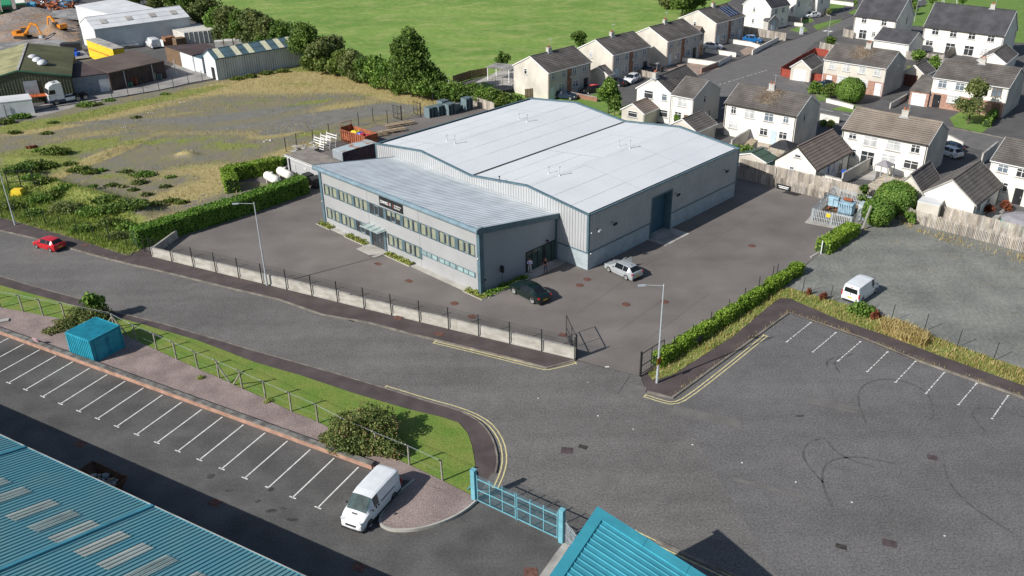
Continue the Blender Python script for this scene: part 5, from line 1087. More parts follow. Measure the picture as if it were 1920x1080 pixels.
house('cream garage with a white door beside the red fence',Z4(320,517),Z4(408,468),Z4(177,497),ze=2.5,zr=3.9,wall='dash',roof='rtile',name='garage',cat='garage',verge='pvc',courses=7,group=OG,gdoor=(*Z4(240,553),2.4,2.1,'pvc'))
house('small cream garden annex with brown roof hard behind the warehouse roof',Z3(985,850),Z3(1108,800),Z3(837,812),ze=2.4,zr=3.6,wall='dash',roof='rbrown',name='annex',cat='annex',courses=7,group=OG,gable=W(Z3,[(905,855)],1.8,1.0,'d'))
house('low tiled garage roof with a flue between two rear gardens',Z3(1380,985),Z3(1528,922),Z3(1230,915),ze=2.4,zr=3.8,wall='dash',roof='rtile',name='garage',cat='garage',courses=7,group=OG)
house('white garage with dark slate roof in front of the white detached house',Z4(797,292),Z4(1062,332),Z4(1165,297),side='R',ze=2.7,zr=4.6,wall='render',roof='rslate',name='garage',cat='garage',courses=9,group=OG,gable=W(Z4,[(1105,355)],.8,1.0,'b'))
house('white garden shed-like garage with striped tiles below the long terrace block',Z4(1780,472),Z4(1868,400),Z4(1622,415),ze=2.5,zr=4.0,wall='render',roof='rtile',name='garage',cat='garage',courses=7,group=OG)
house('garage with a brown door half hidden by golden ivy',Z4(1172,560),Z4(1250,522),Z4(1012,537),ze=2.5,zr=3.9,wall='dash',roof='rtile',name='garage',cat='garage',courses=7,group=OG,gdoor=(*Z4(1070,590),2.4,2.1,'brownd'))
house('small dark roofed garage between the first two houses of the field row',Z3(715,560),Z3(760,548),Z3(600,528),ze=2.4,zr=3.5,wall='dash',roof='rtile',name='garage',cat='garage',courses=6,group=OG)
for (px,py,wd,lab) in []: pass
def gdoor(zx,zy,zx2,zy2,Zf,m,lab):
    pass
# ------------------------------------------------------------- walls and fences round the gardens
def gwall(label,px,h,m,th=.2,name='garden_wall',cat='garden wall',cap=None,group='low garden walls of the housing estate',piers=False):
    pts=gp(px); o=pts[0]; t=thing(name,label,cat,o,0,group); b=MB()
    for a,c in zip(pts,pts[1:]): b.beam(a-o+Vector((0,0,h/2)),c-o+Vector((0,0,h/2)),th,h)
    b.build('wall',M[m],t)
    if cap:
        b=MB()
        for a,c in zip(pts,pts[1:]): b.beam(a-o+Vector((0,0,h+.04)),c-o+Vector((0,0,h+.04)),th+.08,.08)
        b.build('coping',M[cap],t)
    if piers:
        for p in (pts[0],pts[-1]): b=MB(); p=p-o; b.box(p.x-.22,p.x+.22,p.y-.22,p.y+.22,0,h+.3); b.build('pier',M[m],t)
for l in [('salmon brick garden wall in front of the first field-row house',[(1063,180),(1120,191)],.8,'brick','conc'),('cream garden wall left of the pink paved drive',[(1279,116),(1318,121),(1347,125)],.9,'render','conc'),('brick garden wall with pier at the pink paved drive',[(1314,137),(1345,125)],.9,'brickp','conc'),
 ('cream wall across the drive with the white hatchback',[(1322,98),(1380,107)],.9,'render','conc'),('short cream roadside wall right of the pink paved drive',[(1347,124),(1371,112)],.9,'render','conc'),('cream wall below the blue car',[(1366,80),(1408,87),(1424,92)],.9,'render','conc'),('stepped white roadside wall with flower pots behind',[(1410,103),(1459,77)],1.0,'render',None),
 ('grey block wall between two back gardens in front of the tan roofed house',[(1577,347),(1640,311)],1.6,'dashgrey','conc'),('grey sloping garden wall behind the blue-green shed',[(1370,284),(1418,253)],1.7,'dashgrey','conc'),('cream street wall with clipped yellow bushes behind the mossy roofed semi',[(1537,224),(1573,231)],1.0,'render','conc'),
 ('white street wall end beside the white hatchback rear',[(1776,268),(1803,281)],1.2,'render','conc'),('low cream wall in front of the big round bush',[(1549,192),(1575,198),(1600,205)],.7,'render','conc'),('blue-grey wall sloping down between two tarmac drives',[(1668,204),(1700,186)],.9,'dashgrey','conc'),('white low wall below the white annex',[(1529,345),(1576,357)],1.5,'render','conc'),
 ('dark wall leading from the large outbuilding to the street',[(1838,310),(1866,287)],1.7,'dashgrey','conc'),('white fence-like wall at the white saloon car',[(1476,47),(1505,50)],.8,'render','conc'),('low pale kerb wall around the pergola terrace',[(838,155),(900,168),(960,182)],.5,'conc',None),('white wall at the top street corner by the lawns',[(1555,6),(1600,12)],.9,'render','conc')]:
    gwall(l[0],l[1],l[2],l[3],cap=l[4])
def bfence(label,px,h,m='wood',board=.14,gap=.02,post=2.4,name='timber_fence',base=None,jit=.03,double=False):
    pts=gp(px); o=pts[0]; t=thing(name,label,'fence',o,0,'timber garden fences'); b=MB(); pk=[]
    for a,c in zip(pts,pts[1:]):
        a=a-o;c=c-o; L=(c-a).length; d=(c-a)/L; n=Vector((-d.y,d.x,0)); k=max(1,int(L/board))
        for i in range(k):
            u=a+d*(i*board+board/2); q=board-gap; z=h+rnd.uniform(-jit,jit); of_=n*rnd.uniform(-.015,.015); b.beam(u+of_+Vector((0,0,.05)),u+of_+Vector((0,0,z)),q,.02,up=n) if 0 else b.cbox((u.x+of_.x,u.y+of_.y,z/2+.03),(q,.022,z),math.atan2(d.y,d.x),m=rnd.choice((0,0,1)))
        for i in range(int(L/post)+1): pk.append(a+d*min(L,i*post)+n*.06)
    b.build('boards',[M[m],M['wood2'] if m=='wood' else M[m]],t); 
    for p in pk[:60]: b=MB(); b.box(p.x-.05,p.x+.05,p.y-.05,p.y+.05,0,h+.08); b.build('post',M['wood2'] if m=='wood' else M[m],t)
    return t
M['wood2']=mat('silvered_timber',(.47,.43,.39),scale=1.5,var=.25,fine=.3,fscale=12,stretch=(1,1,.15)); M['redwood']=mat('red_painted_fence',(.36,.075,.05),var=.15,scale=2)
bfence('long silvered paling fence from the warehouse corner to the transformer compound',[(1379,333),(1452,351),(1545,374)],1.55,board=.17,gap=.06,jit=.07)
bfence('taller timber fence just behind the silvered paling by the warehouse corner',[(1386,322),(1455,338),(1556,362),(1640,383)],1.9)
bfence('long silvered paling fence along the far side of the gravel lot',[(1668,403),(1740,426),(1852,455),(1990,495)],1.6,board=.17,gap=.06,jit=.07)
bfence('upper timber fence behind the paling at the gravel lot',[(1690,398),(1760,412),(1860,438),(1990,474)],1.8)
bfence('red timber fence panels along the side of the cream garage',[(1464,140),(1495,121),(1527,103)],1.5,m='redwood')
bfence('short red fence panel left of the cream garage door',[(1465,143),(1483,147)],1.5,m='redwood'); bfence('short red fence panel right of the cream garage door',[(1516,151),(1541,155)],1.5,m='redwood'); bfence('red fence panel at the far corner of the cream garage',[(1527,103),(1552,108)],1.5,m='redwood')
bfence('grey timber fence on a white plinth beside the blue car drive',[(1392,64),(1430,70),(1473,77)],1.7); bfence('pale timber fence left of the white saloon car',[(1475,41),(1503,46)],1.5); bfence('pale timber fence at the top between two lawns',[(1524,22),(1555,30)],1.5)
bfence('pale timber gates behind the white detached house corner',[(1580,68),(1600,73)],1.7); bfence('pale timber fence next to the red fence at the street corner',[(1536,92),(1562,98)],1.5); bfence('weathered timber fence behind the garden of the long terrace block',[(1697,111),(1768,119)],1.6); bfence('stepped grey fence between gardens of the long terrace block',[(1768,113),(1800,95)],1.6)
bfence('dark timber fence round the pergola terrace beside the field',[(850,158),(882,148),(916,142)],1.6,m='woodd'); bfence('sunlit timber fence stub behind the blue-grey pallets',[(884,196),(905,203),(928,211)],1.6)
bfence('pale picket fence between the parked white car and the blue car',[(1195,141),(1229,149)],1.2); bfence('brown timber gate and fence at the side of the first field-row house',[(985,184),(1020,180)],1.6,m='woodd')
b=MB(); b.box(-1.0,1.0,-.03,.03,0,.7,0); 
for i,z in enumerate((.42,.22)): b.box(-.7+.1*i,.7-.1*i,-.045,-.03,z,z+.1,1)
sg_=b.build('fence_sign',[M['black'],M['letter']],loc=G(1468,353,1.0)+Vector((0,-.25,0)),rz=math.atan2(G(1545,374).y-G(1452,351).y,G(1545,374).x-G(1452,351).x)); sg_.location.z=.85; tag(sg_,'small black sign with white lettering fixed on the silvered paling','sign')
# ------------------------------------------------------------- transformer compound
T0,T1,T2,T3=G(1520,414),G(1594,431),G(1630,392),G(1560,372)
slab('compound_base',[T0+Vector((-.9,-.6,0)),T1+Vector((.3,-.8,0)),T2+Vector((.5,.2,0)),T3+Vector((-.4,.5,0))],.07,M['conc'],z0=0,world=True)
slab('compound_soil',[T0+Vector((.3,.2,0)),T1+Vector((-.2,.2,0)),T2+Vector((-.3,0,0)),T3+Vector((0,-.3,0))],.1,M['soil'],z0=.07,world=True)
for lab,a,c in (('front palisade of the transformer compound with a yellow warning plate',T0,T1),('left side palisade of the transformer compound',T3,T0),('rear palisade of the transformer compound against the timber fence',T3,T2),('right side palisade of the transformer compound under the clipped trees',T1,T2)):
    t=palisade(lab,a,c,1.7,M['galv'],pitch=.2,w_=.085)
    if 'front' in lab: b=MB(); b.box(1.75,2.25,-.06,-.03,.95,1.4); b.build('warning_plate',M['yellowp'],t)
M['tblue']=mat('pale_blue_paint',(.34,.5,.6),rough=.5,var=.15,fine=.05,scale=1.5)
c=G(1585,405); TR=math.atan2(T1.y-T0.y,T1.x-T0.x)
t=thing('transformer','pale blue oil-filled transformer with curved radiator tubes inside the palisade','transformer',c,TR)
b=MB(); b.box(-.8,.8,-.55,.55,.35,1.75); b.box(-.85,.85,-.6,.6,1.75,1.85); b.build('tank',M['tblue'],t)
b=MB()
for x in np.linspace(-.7,.7,6):
    for s_ in (-1,1):
        pts=[(x,s_*.55,1.65),(x,s_*.8,1.6),(x,s_*.92,1.3),(x,s_*.92,.8),(x,s_*.8,.5),(x,s_*.55,.45)]
        for p,q in zip(pts,pts[1:]): b.bar(p,q,.06,n=6)
b.build('radiator',M['tblue'],t)
b=MB(); b.bar((-.5,0,2.15),(.5,0,2.15),.2,n=12); b.build('conservator',M['redrust'],t)
for x in (-.4,0,.4): b=MB(); b.lathe([(.05,1.85),(.1,1.9),(.05,1.95),(.1,2.0),(.05,2.05),(.03,2.2)],8,M=Matrix.Translation((x,.4,0))); b.build('bushing',M['conc'],t)
b=MB(); b.box(-.9,.9,-.6,-.5,.07,.35); b.box(-.9,.9,.5,.6,.07,.35); b.build('skid',M['galv'],t)
for dx,dy,lab,h_ in ((1.9,.3,'tall pale grey electrical cabinet right of the transformer',1.9),(-1.9,.7,'pale blue switch unit on rusty legs left of the transformer',1.5)):
    o_=c+Vector((dx*math.cos(TR)-dy*math.sin(TR),dx*math.sin(TR)+dy*math.cos(TR),0)); t=thing('switch_cabinet',lab,'electrical cabinet',o_,TR)
    if h_>1.6: b=MB(); b.box(-.45,.45,-.7,.7,.1,h_); b.box(-.5,.5,-.75,.75,h_,h_+.08); b.build('body',mat('pale_grey_paint',(.5,.58,.62),rough=.5),t); b=MB(); b.box(-.4,.4,-.73,-.7,.25,h_-.15); b.build('door',M['galv'],t)
    else:
        b=MB(); b.box(-.5,.1,-.4,.4,.75,1.7); b.box(.15,.7,-.35,.35,.75,1.55); b.cbox((0,0,1.75),(1.3,.5,.25)); b.build('body',M['tblue'],t)
        for x,y in ((-.4,-.3),(-.4,.3),(.5,-.3),(.5,.3)): b=MB(); b.beam((x,y,.1),(x,y,.75),.08,.08); b.build('leg',M['redrust'],t)
def roof_moss(t,L,D,u,n=2600,ze=5.0,zr=7.1):
    x=L*u+npr.normal(size=n)*1.0; q=npr.random(n)**1.3; y=D/2-q*D*.38; z=ze+(zr-ze)*y/(D/2)+.16
    leaves('moss',np.stack([x*1.0,y,z],1),.085,M['mossl'],t,nrm=np.tile((0,-.4,1),(n,1)))
M['mossl']=leafmat('roof_lichen',(.16,.1,.06),(.42,.34,.24),0,.8)
for o in list(COL.objects):
    if o.parent is None and o.get('label','').startswith(('white backed semi','semi with pink brick')):
        r=[c for c in o.children if c.name.startswith('roof')][0]; xs=[v.co.x for v in r.data.vertices]; ys=[v.co.y for v in r.data.vertices]; roof_moss(o,max(xs)-.12,max(ys)-.25,.5)
def dish(px,py,lab):
    g=G(px,py,3.9); 
print('p4 ok')
# ================================================================ VEHICLES
def paintm(name,c,metal=0,rough=.25): return mat(name,c,rough=rough,var=.05,fine=0,metal=metal,spec=.5,coat=.6)
M['carglass']=mat('car_glass',(.012,.016,.02),rough=.08,var=.1,fine=0,spec=.4)
M['vanglass']=mat('van_glass',(.05,.085,.085),rough=.05,var=.3,fine=0,spec=.7)
M['light']=mat('lamp_lens',(.75,.77,.78),rough=.1,var=.1,fine=0); M['tail']=mat('tail_lens',(.45,.02,.02),rough=.15,var=.1,fine=0)
M['plate']=mat('yellow_plate',(.75,.55,.05),rough=.5,var=.05,fine=0); M['platew']=mat('white_plate',(.75,.75,.75),rough=.5,var=.05,fine=0); M['trimb']=mat('black_plastic',(.035,.035,.037),rough=.6,var=.1,fine=0)
PROF={ # x, belt z, top z, half width body, half width roof, segment kind to the next station
'hatch':(4.25,1.8,.315,[(-2.12,.75,.78,.78,.70,'B'),(-2.06,.93,.98,.86,.7,'B'),(-1.98,.95,1.02,.87,.68,'R'),(-1.48,.98,1.38,.89,.58,'B'),(-1.36,.98,1.42,.9,.6,'S'),(-.7,.96,1.47,.9,.62,'B'),(-.65,.96,1.475,.9,.62,'S'),(.2,.94,1.46,.9,.61,'S'),(.45,.94,1.42,.9,.6,'W'),(1.1,.93,.96,.89,.7,'B'),(1.6,.85,.88,.87,.66,'B'),(2.0,.7,.73,.8,.6,'B'),(2.12,.5,.52,.7,.5,'B')]),
'coupe':(4.68,1.9,.38,[(-2.34,.8,.85,.82,.70,'B'),(-2.2,1.0,1.05,.9,.7,'B'),(-1.95,1.05,1.1,.93,.66,'R'),(-1.1,1.05,1.5,.95,.6,'B'),(-1.0,1.04,1.52,.95,.6,'S'),(-.3,1.03,1.56,.95,.62,'B'),(-.22,1.03,1.56,.95,.62,'S'),(.55,1.02,1.5,.95,.6,'W'),(1.25,1.0,1.03,.93,.72,'B'),(1.9,.93,.97,.9,.7,'B'),(2.2,.8,.83,.84,.6,'B'),(2.34,.55,.57,.75,.5,'B')]),
'saloon':(4.7,1.85,.33,[(-2.35,.75,.8,.8,.7,'B'),(-2.2,.98,1.02,.87,.7,'B'),(-1.7,1.0,1.04,.9,.7,'R'),(-1.05,.98,1.38,.91,.58,'S'),(-.4,.96,1.43,.92,.6,'B'),(-.3,.96,1.44,.92,.6,'S'),(.45,.94,1.38,.92,.58,'W'),(1.1,.92,.95,.9,.7,'B'),(1.7,.85,.89,.88,.66,'B'),(2.2,.68,.7,.8,.6,'B'),(2.35,.5,.52,.7,.5,'B')]),
'van':(4.85,1.92,.33,[(-2.42,.8,1.78,.84,.7,'B'),(-2.38,1.15,1.9,.93,.76,'B'),(-2.2,1.2,1.95,.95,.8,'B'),(-1.0,1.2,1.99,.96,.8,'B'),(.3,1.2,1.98,.96,.79,'S'),(.85,1.18,1.9,.96,.76,'W'),(1.62,1.12,1.2,.94,.78,'B'),(1.95,1.0,1.06,.91,.72,'B'),(2.2,.84,.88,.86,.66,'B'),(2.36,.66,.69,.78,.56,'B'),(2.43,.48,.5,.66,.45,'B')]),
}
def lerp(a,b,t): return a+(b-a)*t
def vehicle(kind,label,cat,rear,front,away,m,name='parked_car',plate='plate',S=1.0,roofm=None,front_plate='platew',wheelr=None,detail=True,glass=None,group='cars parked on the drives and streets',rimm=None,z0=0.0,mirror=True):
    Lc,Wc,wr_,K=PROF[kind]; r0=G(*rear);f0=G(*front); d=(f0-r0).normalized(); n=Vector((-d.y,d.x,0))
    if n.y<0: n=-n
    if not away: n=-n
    mid=(r0+f0)/2+n*(Wc/2-.1)*S; mid.z=z0
    t=thing(name,label,cat,mid,math.atan2(d.y,d.x),group); 
    if S!=1.0: t.scale=(S,S,S)
    # dense stations
    st=[]
    for i in range(len(K)-1):
        a,c=K[i],K[i+1]; k=max(1,int((c[0]-a[0])/.12))
        for j in range(k): q=j/k; st.append([lerp(a[u],c[u],q) for u in range(5)]+[a[5]])
    st.append(list(K[-1][:5])+['B']); wx=(-Lc*.295,Lc*.31); R_=wr_+.06
    ring=[]
    for (x,zs,zt,wb_,wt,_) in st:
        zb=.22; e=1.0; q=min(1,(Lc/2+.02-abs(x))/.25); 
        za=zb
        for w_ in wx:
            dd=abs(x-w_)
            if dd<R_: za=max(za,math.sqrt(R_*R_-dd*dd)+wr_*.92)
        zs_=max(zs,za+.05); up=.5*(za+zs_)
        h=[(0,zb),(wb_*.9,min(zb,za)),(wb_*.97,max(zb+.02,za)),(wb_,max(up,za+.02)),(wb_*.965,zs_),(wt,zt-.045*(1 if zt-zs>.2 else .3)),(wt*.82,zt),(0,zt+.03)]
        ring.append((x,h))
    N=len(ring[0][1]); idx=[(0,0)]; 
    def vert(i,j,s_): x,h=ring[i]; y,z=h[j]; return (x,y*s_,z)
    B={'body':MB(),'windscreen':MB(),'rear_window':MB(),'l':MB(),'r':MB(),'roof':MB()}
    for i in range(len(ring)-1):
        kd=st[i][5]
        for s_ in (1,-1):
            for j in range(N-1):
                tgt='body'
                if kd=='S' and j==4: tgt='l' if s_>0 else 'r'
                if kd=='W' and j in (5,6): tgt='windscreen'
                if kd=='R' and j in (5,6): tgt='rear_window'
                if roofm and j in (5,6) and kd in 'SB' and st[i][2]>1.2: tgt='roof'
                q=[vert(i,j,s_),vert(i+1,j,s_),vert(i+1,j+1,s_),vert(i,j+1,s_)]
                if s_>0: q=q[::-1]
                B[tgt].quad(*q)
    for i,fl in ((0,1),(len(ring)-1,0)):
        for s_ in (1,-1):
            p=[vert(i,j,s_) for j in range(N)]; B['body'].add(p if (s_>0)==bool(fl) else p[::-1],[tuple(range(N))])
    B['body'].build('body',m,t,smooth=52); gm=glass or M['carglass']
    if B['windscreen'].f: B['windscreen'].build('windscreen',gm,t,smooth=40)
    if B['rear_window'].f: B['rear_window'].build('rear_window',gm,t,smooth=40)
    if B['roof'].f: B['roof'].build('roof',roofm,t,smooth=40)
    for s_ in 'lr':
        if B[s_].f: B[s_].build('side_window',gm,t)
    for w_ in wx:
        for s_ in (1,-1):
            o=bpy.data.objects.new('wheel',WHEEL['tyre']); COL.objects.link(o); o.parent=t; o.location=(w_,s_*(Wc/2-.1),wr_); o.rotation_euler=(R(90 if s_<0 else -90),0,0); k=wr_/.32; o.scale=(k,k,1)
            if detail: o2=bpy.data.objects.new('rim',WHEEL['rim']); COL.objects.link(o2); o2.parent=o
    if detail:
        x=Lc/2
        for s_ in (1,-1):
            b=MB(); b.cbox((x-.2,s_*Wc*.36,.66 if kind!='van' else .84),(.2,.26,.11),s_*R(-25)); b.build('headlight',M['light'],t)
            b=MB(); 
            if kind=='van': b.box(-x-.0,-x+.1,s_*Wc*.47-.06,s_*Wc*.47+.06,.75,1.25)
            else: b.cbox((-x+.12,s_*Wc*.38,.86),(.2,.34,.14),s_*R(22))
            b.build('tail_light',M['tail'],t)
            if mirror: b=MB(); mx={'van':1.2}.get(kind,.62); mz={'van':1.25}.get(kind,.98); b.cbox((mx,s_*(Wc/2+.08),mz),(.1,.15,.11)); b.build('mirror',m if kind!='van' else M['trimb'],t)
        b=MB(); b.box(-x-.03,-x+.02,-.26,.26,.5 if kind!='van' else .62,.61 if kind!='van' else .75); b.build('number_plate',M[plate],t)
        b=MB(); b.box(x-.06,x+.02,-.26,.26,.36,.47); b.build('number_plate',M[front_plate],t)
        b=MB(); b.box(-x-.02,-x+.3,-Wc*.42,Wc*.42,.2,.38); b.build('bumper',M['trimb'],t); b=MB(); b.box(x-.3,x+.03,-Wc*.38,Wc*.38,.2,.36); b.build('bumper',M['trimb'],t)
        b=MB(); b.box(x-.14,x+.015,-.4,.4,.52,.64); b.build('grille',M['trimb'],t)
    return t
WHEEL={}
b=MB(); b.lathe([(.2,-.1),(.3,-.1),(.32,-.06),(.32,.06),(.3,.1),(.22,.1),(.2,.06)],18); o=b.build('wheel',M['tyre']); WHEEL['tyre']=o.data; bpy.data.objects.remove(o)
b=MB(); b.lathe([(.0,.07),(.05,.085),(.06,.06)],12); b.lathe([(.185,.05),(.215,.1),(.225,.1),(.21,.0)],16)
for k in range(5):
    a_=k*2*math.pi/5
    for e in (-.16,.16): b.add([(math.cos(a_)*.05,math.sin(a_)*.05,.08),(math.cos(a_+e)*.2,math.sin(a_+e)*.2,.09),(math.cos(a_+e+.12)*.2,math.sin(a_+e+.12)*.2,.09)],[(0,1,2)])
b.lathe([(.0,.02),(.2,.02)],12); o=b.build('rim',M['rim']); WHEEL['rim']=o.data; bpy.data.objects.remove(o)
P_silver=paintm('silver_paint',(.5,.53,.55),.3); P_green=paintm('dark_green_paint',(.007,.02,.018),.2,.15); P_red=paintm('red_paint',(.55,.01,.02)); P_white=paintm('white_paint',(.8,.81,.82)); P_black=paintm('black_paint',(.012,.013,.016)); P_navy=paintm('navy_paint',(.02,.035,.07),.2); P_blue=paintm('bright_blue_paint',(.01,.16,.45),.2); P_vwhite=paintm('van_white',(.78,.8,.82),0,.3)
t=vehicle('hatch','silver hatchback by the warehouse corner with its far front door open','car',(1176.5,526),(1140,509),True,P_silver,group='cars')
b=MB(); b.v=[]; b.beam((.95,-.92,.7),(.45,-1.75,.7),.06,.75); b.beam((.75,-1.2,1.1),(.42,-1.75,1.32),.05,.05); b.beam((.95,-.92,1.08),(.75,-1.2,1.32),.05,.05); b.build('open_door',P_silver,t)
b=MB(); b.cbox((-1.2,0,1.5),(.16,.05,.06)); b.build('aerial',M['trimb'],t)
vehicle('coupe','dark green sporty SUV with pale alloy wheels parked by the office side entrance','car',(1001,570.5),(963,550.5),True,P_green,group='cars',S=1.0)
vehicle('hatch','bright red small hatchback parked on the road at the left','car',(96,472.5),(70.5,465.5),True,P_red,group='cars',S=.93)
v=vehicle('van','white panel van parked in the last bay beside the gravel bed, facing the camera','van',(740,935),(692.5,989.5),True,P_vwhite,name='panel_van',plate='plate',S=1.03,glass=M['vanglass'],group='white panel vans')
b=MB(); b.box(1.78,1.9,-.2,.2,1.13,1.15,0,Matrix.Rotation(R(0),4,'Y')); b.build('bonnet_vent',M['trimb'],v)
for s_ in (1,-1):
    b=MB(); b.box(-1.6,.1,s_*.955-.012,s_*.955+.012,1.12,1.16); b.build('side_rail',M['trimb'],v); b=MB(); b.box(-2.3,2.2,s_*.95-.015,s_*.95+.015,.24,.4); b.build('side_trim',M['trimb'],v)
    for x in (.35,.62): b=MB(); b.box(x,x+.1,s_*.96-.02,s_*.96+.02,1.02,1.16); b.build('door_handle',M['trimb'],v)
v=vehicle('van','white van parked on the grey gravel lot, rear window and yellow plate towards the camera','van',(1616,567),(1639,550.5),True,P_vwhite,name='panel_van',S=.98,group='white panel vans')
b=MB(); b.quad((-2.435,-.7,1.2),(-2.435,-.64,1.7),(-2.435,.64,1.7),(-2.435,.7,1.2)); b.build('rear_window',M['carglass'],v)
b=MB(); b.box(-2.45,-2.36,-.12,.12,1.8,1.86); b.build('brake_light',M['tail'],v)
for s_ in (1,-1): b=MB(); b.box(-2.45,-2.40,-.03,.03,.95,1.15) if s_>0 else None; b.build('tailgate_handle',M['trimb'],v) if s_>0 else None; b=MB(); b.box(.55,.75,s_*.96-.015,s_*.96+.015,1.0,1.1); b.build('door_handle',M['trimb'],v)
vehicle('hatch','white SUV facing the camera between the first two field-row houses','car',(1198,151.5),(1186,158),True,P_white,S=1.08)
vehicle('saloon','black saloon with red tail lights parked left of the white SUV','car',(1161,163),(1135,159),True,P_black)
vehicle('hatch','small black hatchback with a red roof parked on the first drive','car',(1121,173),(1102,176),True,P_black,roofm=P_red,S=.92)
vehicle('saloon','dark blue car half hidden behind the far warehouse eave','car',(1042,185),(1068,188),True,P_navy)
vehicle('saloon','navy car parked in front of the second field-row house','car',(1208,140),(1230,135),True,P_navy,S=.95)
vehicle('hatch','white hatchback on the drive of the third field-row house','car',(1323,92),(1347,94),True,P_white)
vehicle('hatch','bright blue hatchback on the drive of the solar panel house','car',(1397,79),(1421,81),True,P_blue)
vehicle('saloon','white saloon parked at the top beside the blue porch','car',(1537,32.5),(1513,35),True,P_white)
vehicle('hatch','black car mostly hidden behind the white saloon','car',(1527,22),(1510,21),True,P_black)
vehicle('hatch','dark car behind the shrubs of the brick fronted semi','car',(1562,166),(1538,164),True,P_navy)
vehicle('hatch','white hatchback poking out behind the tan roofed house','car',(1780,296),(1760,289),True,P_white,S=.95)
vehicle('hatch','blue car just behind the white hatchback at the tan roofed house','car',(1782,287),(1762,281),True,P_navy,S=.95)
v=vehicle('van','white van with an open rear door in the industrial yard','van',(288,93.5),(272,85),True,P_vwhite,name='panel_van',S=1.1,group='white panel vans')
b=MB(); b.beam((-2.4,-.9,1.1),(-3.1,-1.3,1.1),.05,1.4); b.build('rear_door',P_vwhite,v)
# lorry tractor unit
def lorry():
    r0,f0=G(158,110+.01) if 0 else G(155,188.5),G(112,196); d=(f0-r0).normalized(); n=Vector((-d.y,d.x,0)); n=n if n.y>0 else -n
    t=thing('lorry_tractor','white three axle lorry tractor unit parked by the green barn','lorry',(r0+f0)/2+n*1.15,math.atan2(d.y,d.x)); w_=M['render']
    b=MB(); x=2.1
    pr=[(x-1.2,.9),(x+1.25,.9),(x+1.3,1.9),(x+1.1,2.9),(x+.9,3.4),(x+.2,3.75),(x-1.1,3.8),(x-1.2,3.0)]
    n_=len(pr); b.add([(p[0],-1.22,p[1]) for p in pr]+[(p[0],1.22,p[1]) for p in pr],[tuple(range(n_)),tuple(range(2*n_-1,n_-1,-1))]+[(i,n_+i,n_+(i+1)%n_,(i+1)%n_) for i in range(n_)]); b.build('cab',P_vwhite,t)
    b=MB(); b.add([(x+1.31,-1.1,1.95),(x+1.31,1.1,1.95),(x+1.12,1.1,2.85),(x+1.12,-1.1,2.85)],[(0,1,2,3)]); b.build('windscreen',M['carglass'],t)
    for s_ in (1,-1):
        b=MB(); y=s_*1.23; b.add([(x+1.2,y,2.0),(x+.1,y,2.0),(x+.1,y,2.7),(x+1.0,y,2.75)],[(0,1,2,3)]); b.build('side_window',M['carglass'],t)
        b=MB(); b.cbox((x+1.35,s_*1.35,2.4),(.1,.2,.6)); b.build('mirror',M['trimb'],t)
        b=MB(); b.cbox((x+1.3,s_*.9,1.0),(.12,.4,.2)); b.build('headlight',M['light'],t)
        b=MB(); b.box(-1.0,.8,s_*1.0-.18,s_*1.0+.18,.45,1.0); b.build('side_skirt',P_vwhite,t)
    b=MB(); b.box(x-1.2,x+1.38,-1.23,1.23,.4,.9); b.build('bumper',mat('navy_bumper',(.06,.08,.14),rough=.4),t)
    b=MB(); b.box(-3.3,1.2,-.45,.45,.7,.95); b.cbox((-1.9,0,1.08),(1.0,.9,.2)); b.build('chassis',M['trimb'],t); b=MB(); b.box(x-.5,x-.1,-.3,.3,3.8,3.86); b.build('roof_hatch',M['trimb'],t)
    for wx_ in (2.4,-1.3,-2.6):
        for s_ in (1,-1):
            o=bpy.data.objects.new('wheel',WHEEL['tyre']); COL.objects.link(o); o.parent=t; o.location=(wx_,s_*1.05,.5); o.rotation_euler=(R(90 if s_<0 else -90),0,0); o.scale=(1.58,1.58,2.4); o2=bpy.data.objects.new('rim',WHEEL['rim']); COL.objects.link(o2); o2.parent=o
            if wx_<0: b=MB(); b.lathe([(.58,-.2),(.62,-.2),(.62,.2),(.58,.2)],16,M=Matrix.Translation((wx_,s_*1.05,.5))@Matrix.Rotation(R(90),4,'X')); b.v=[q for q in b.v]; b.f=[f for f in b.f if sum(b.v[i][2] for i in f)/len(f)>.65]; b.build('mudguard',M['trimb'],t)
    return t
lorry()
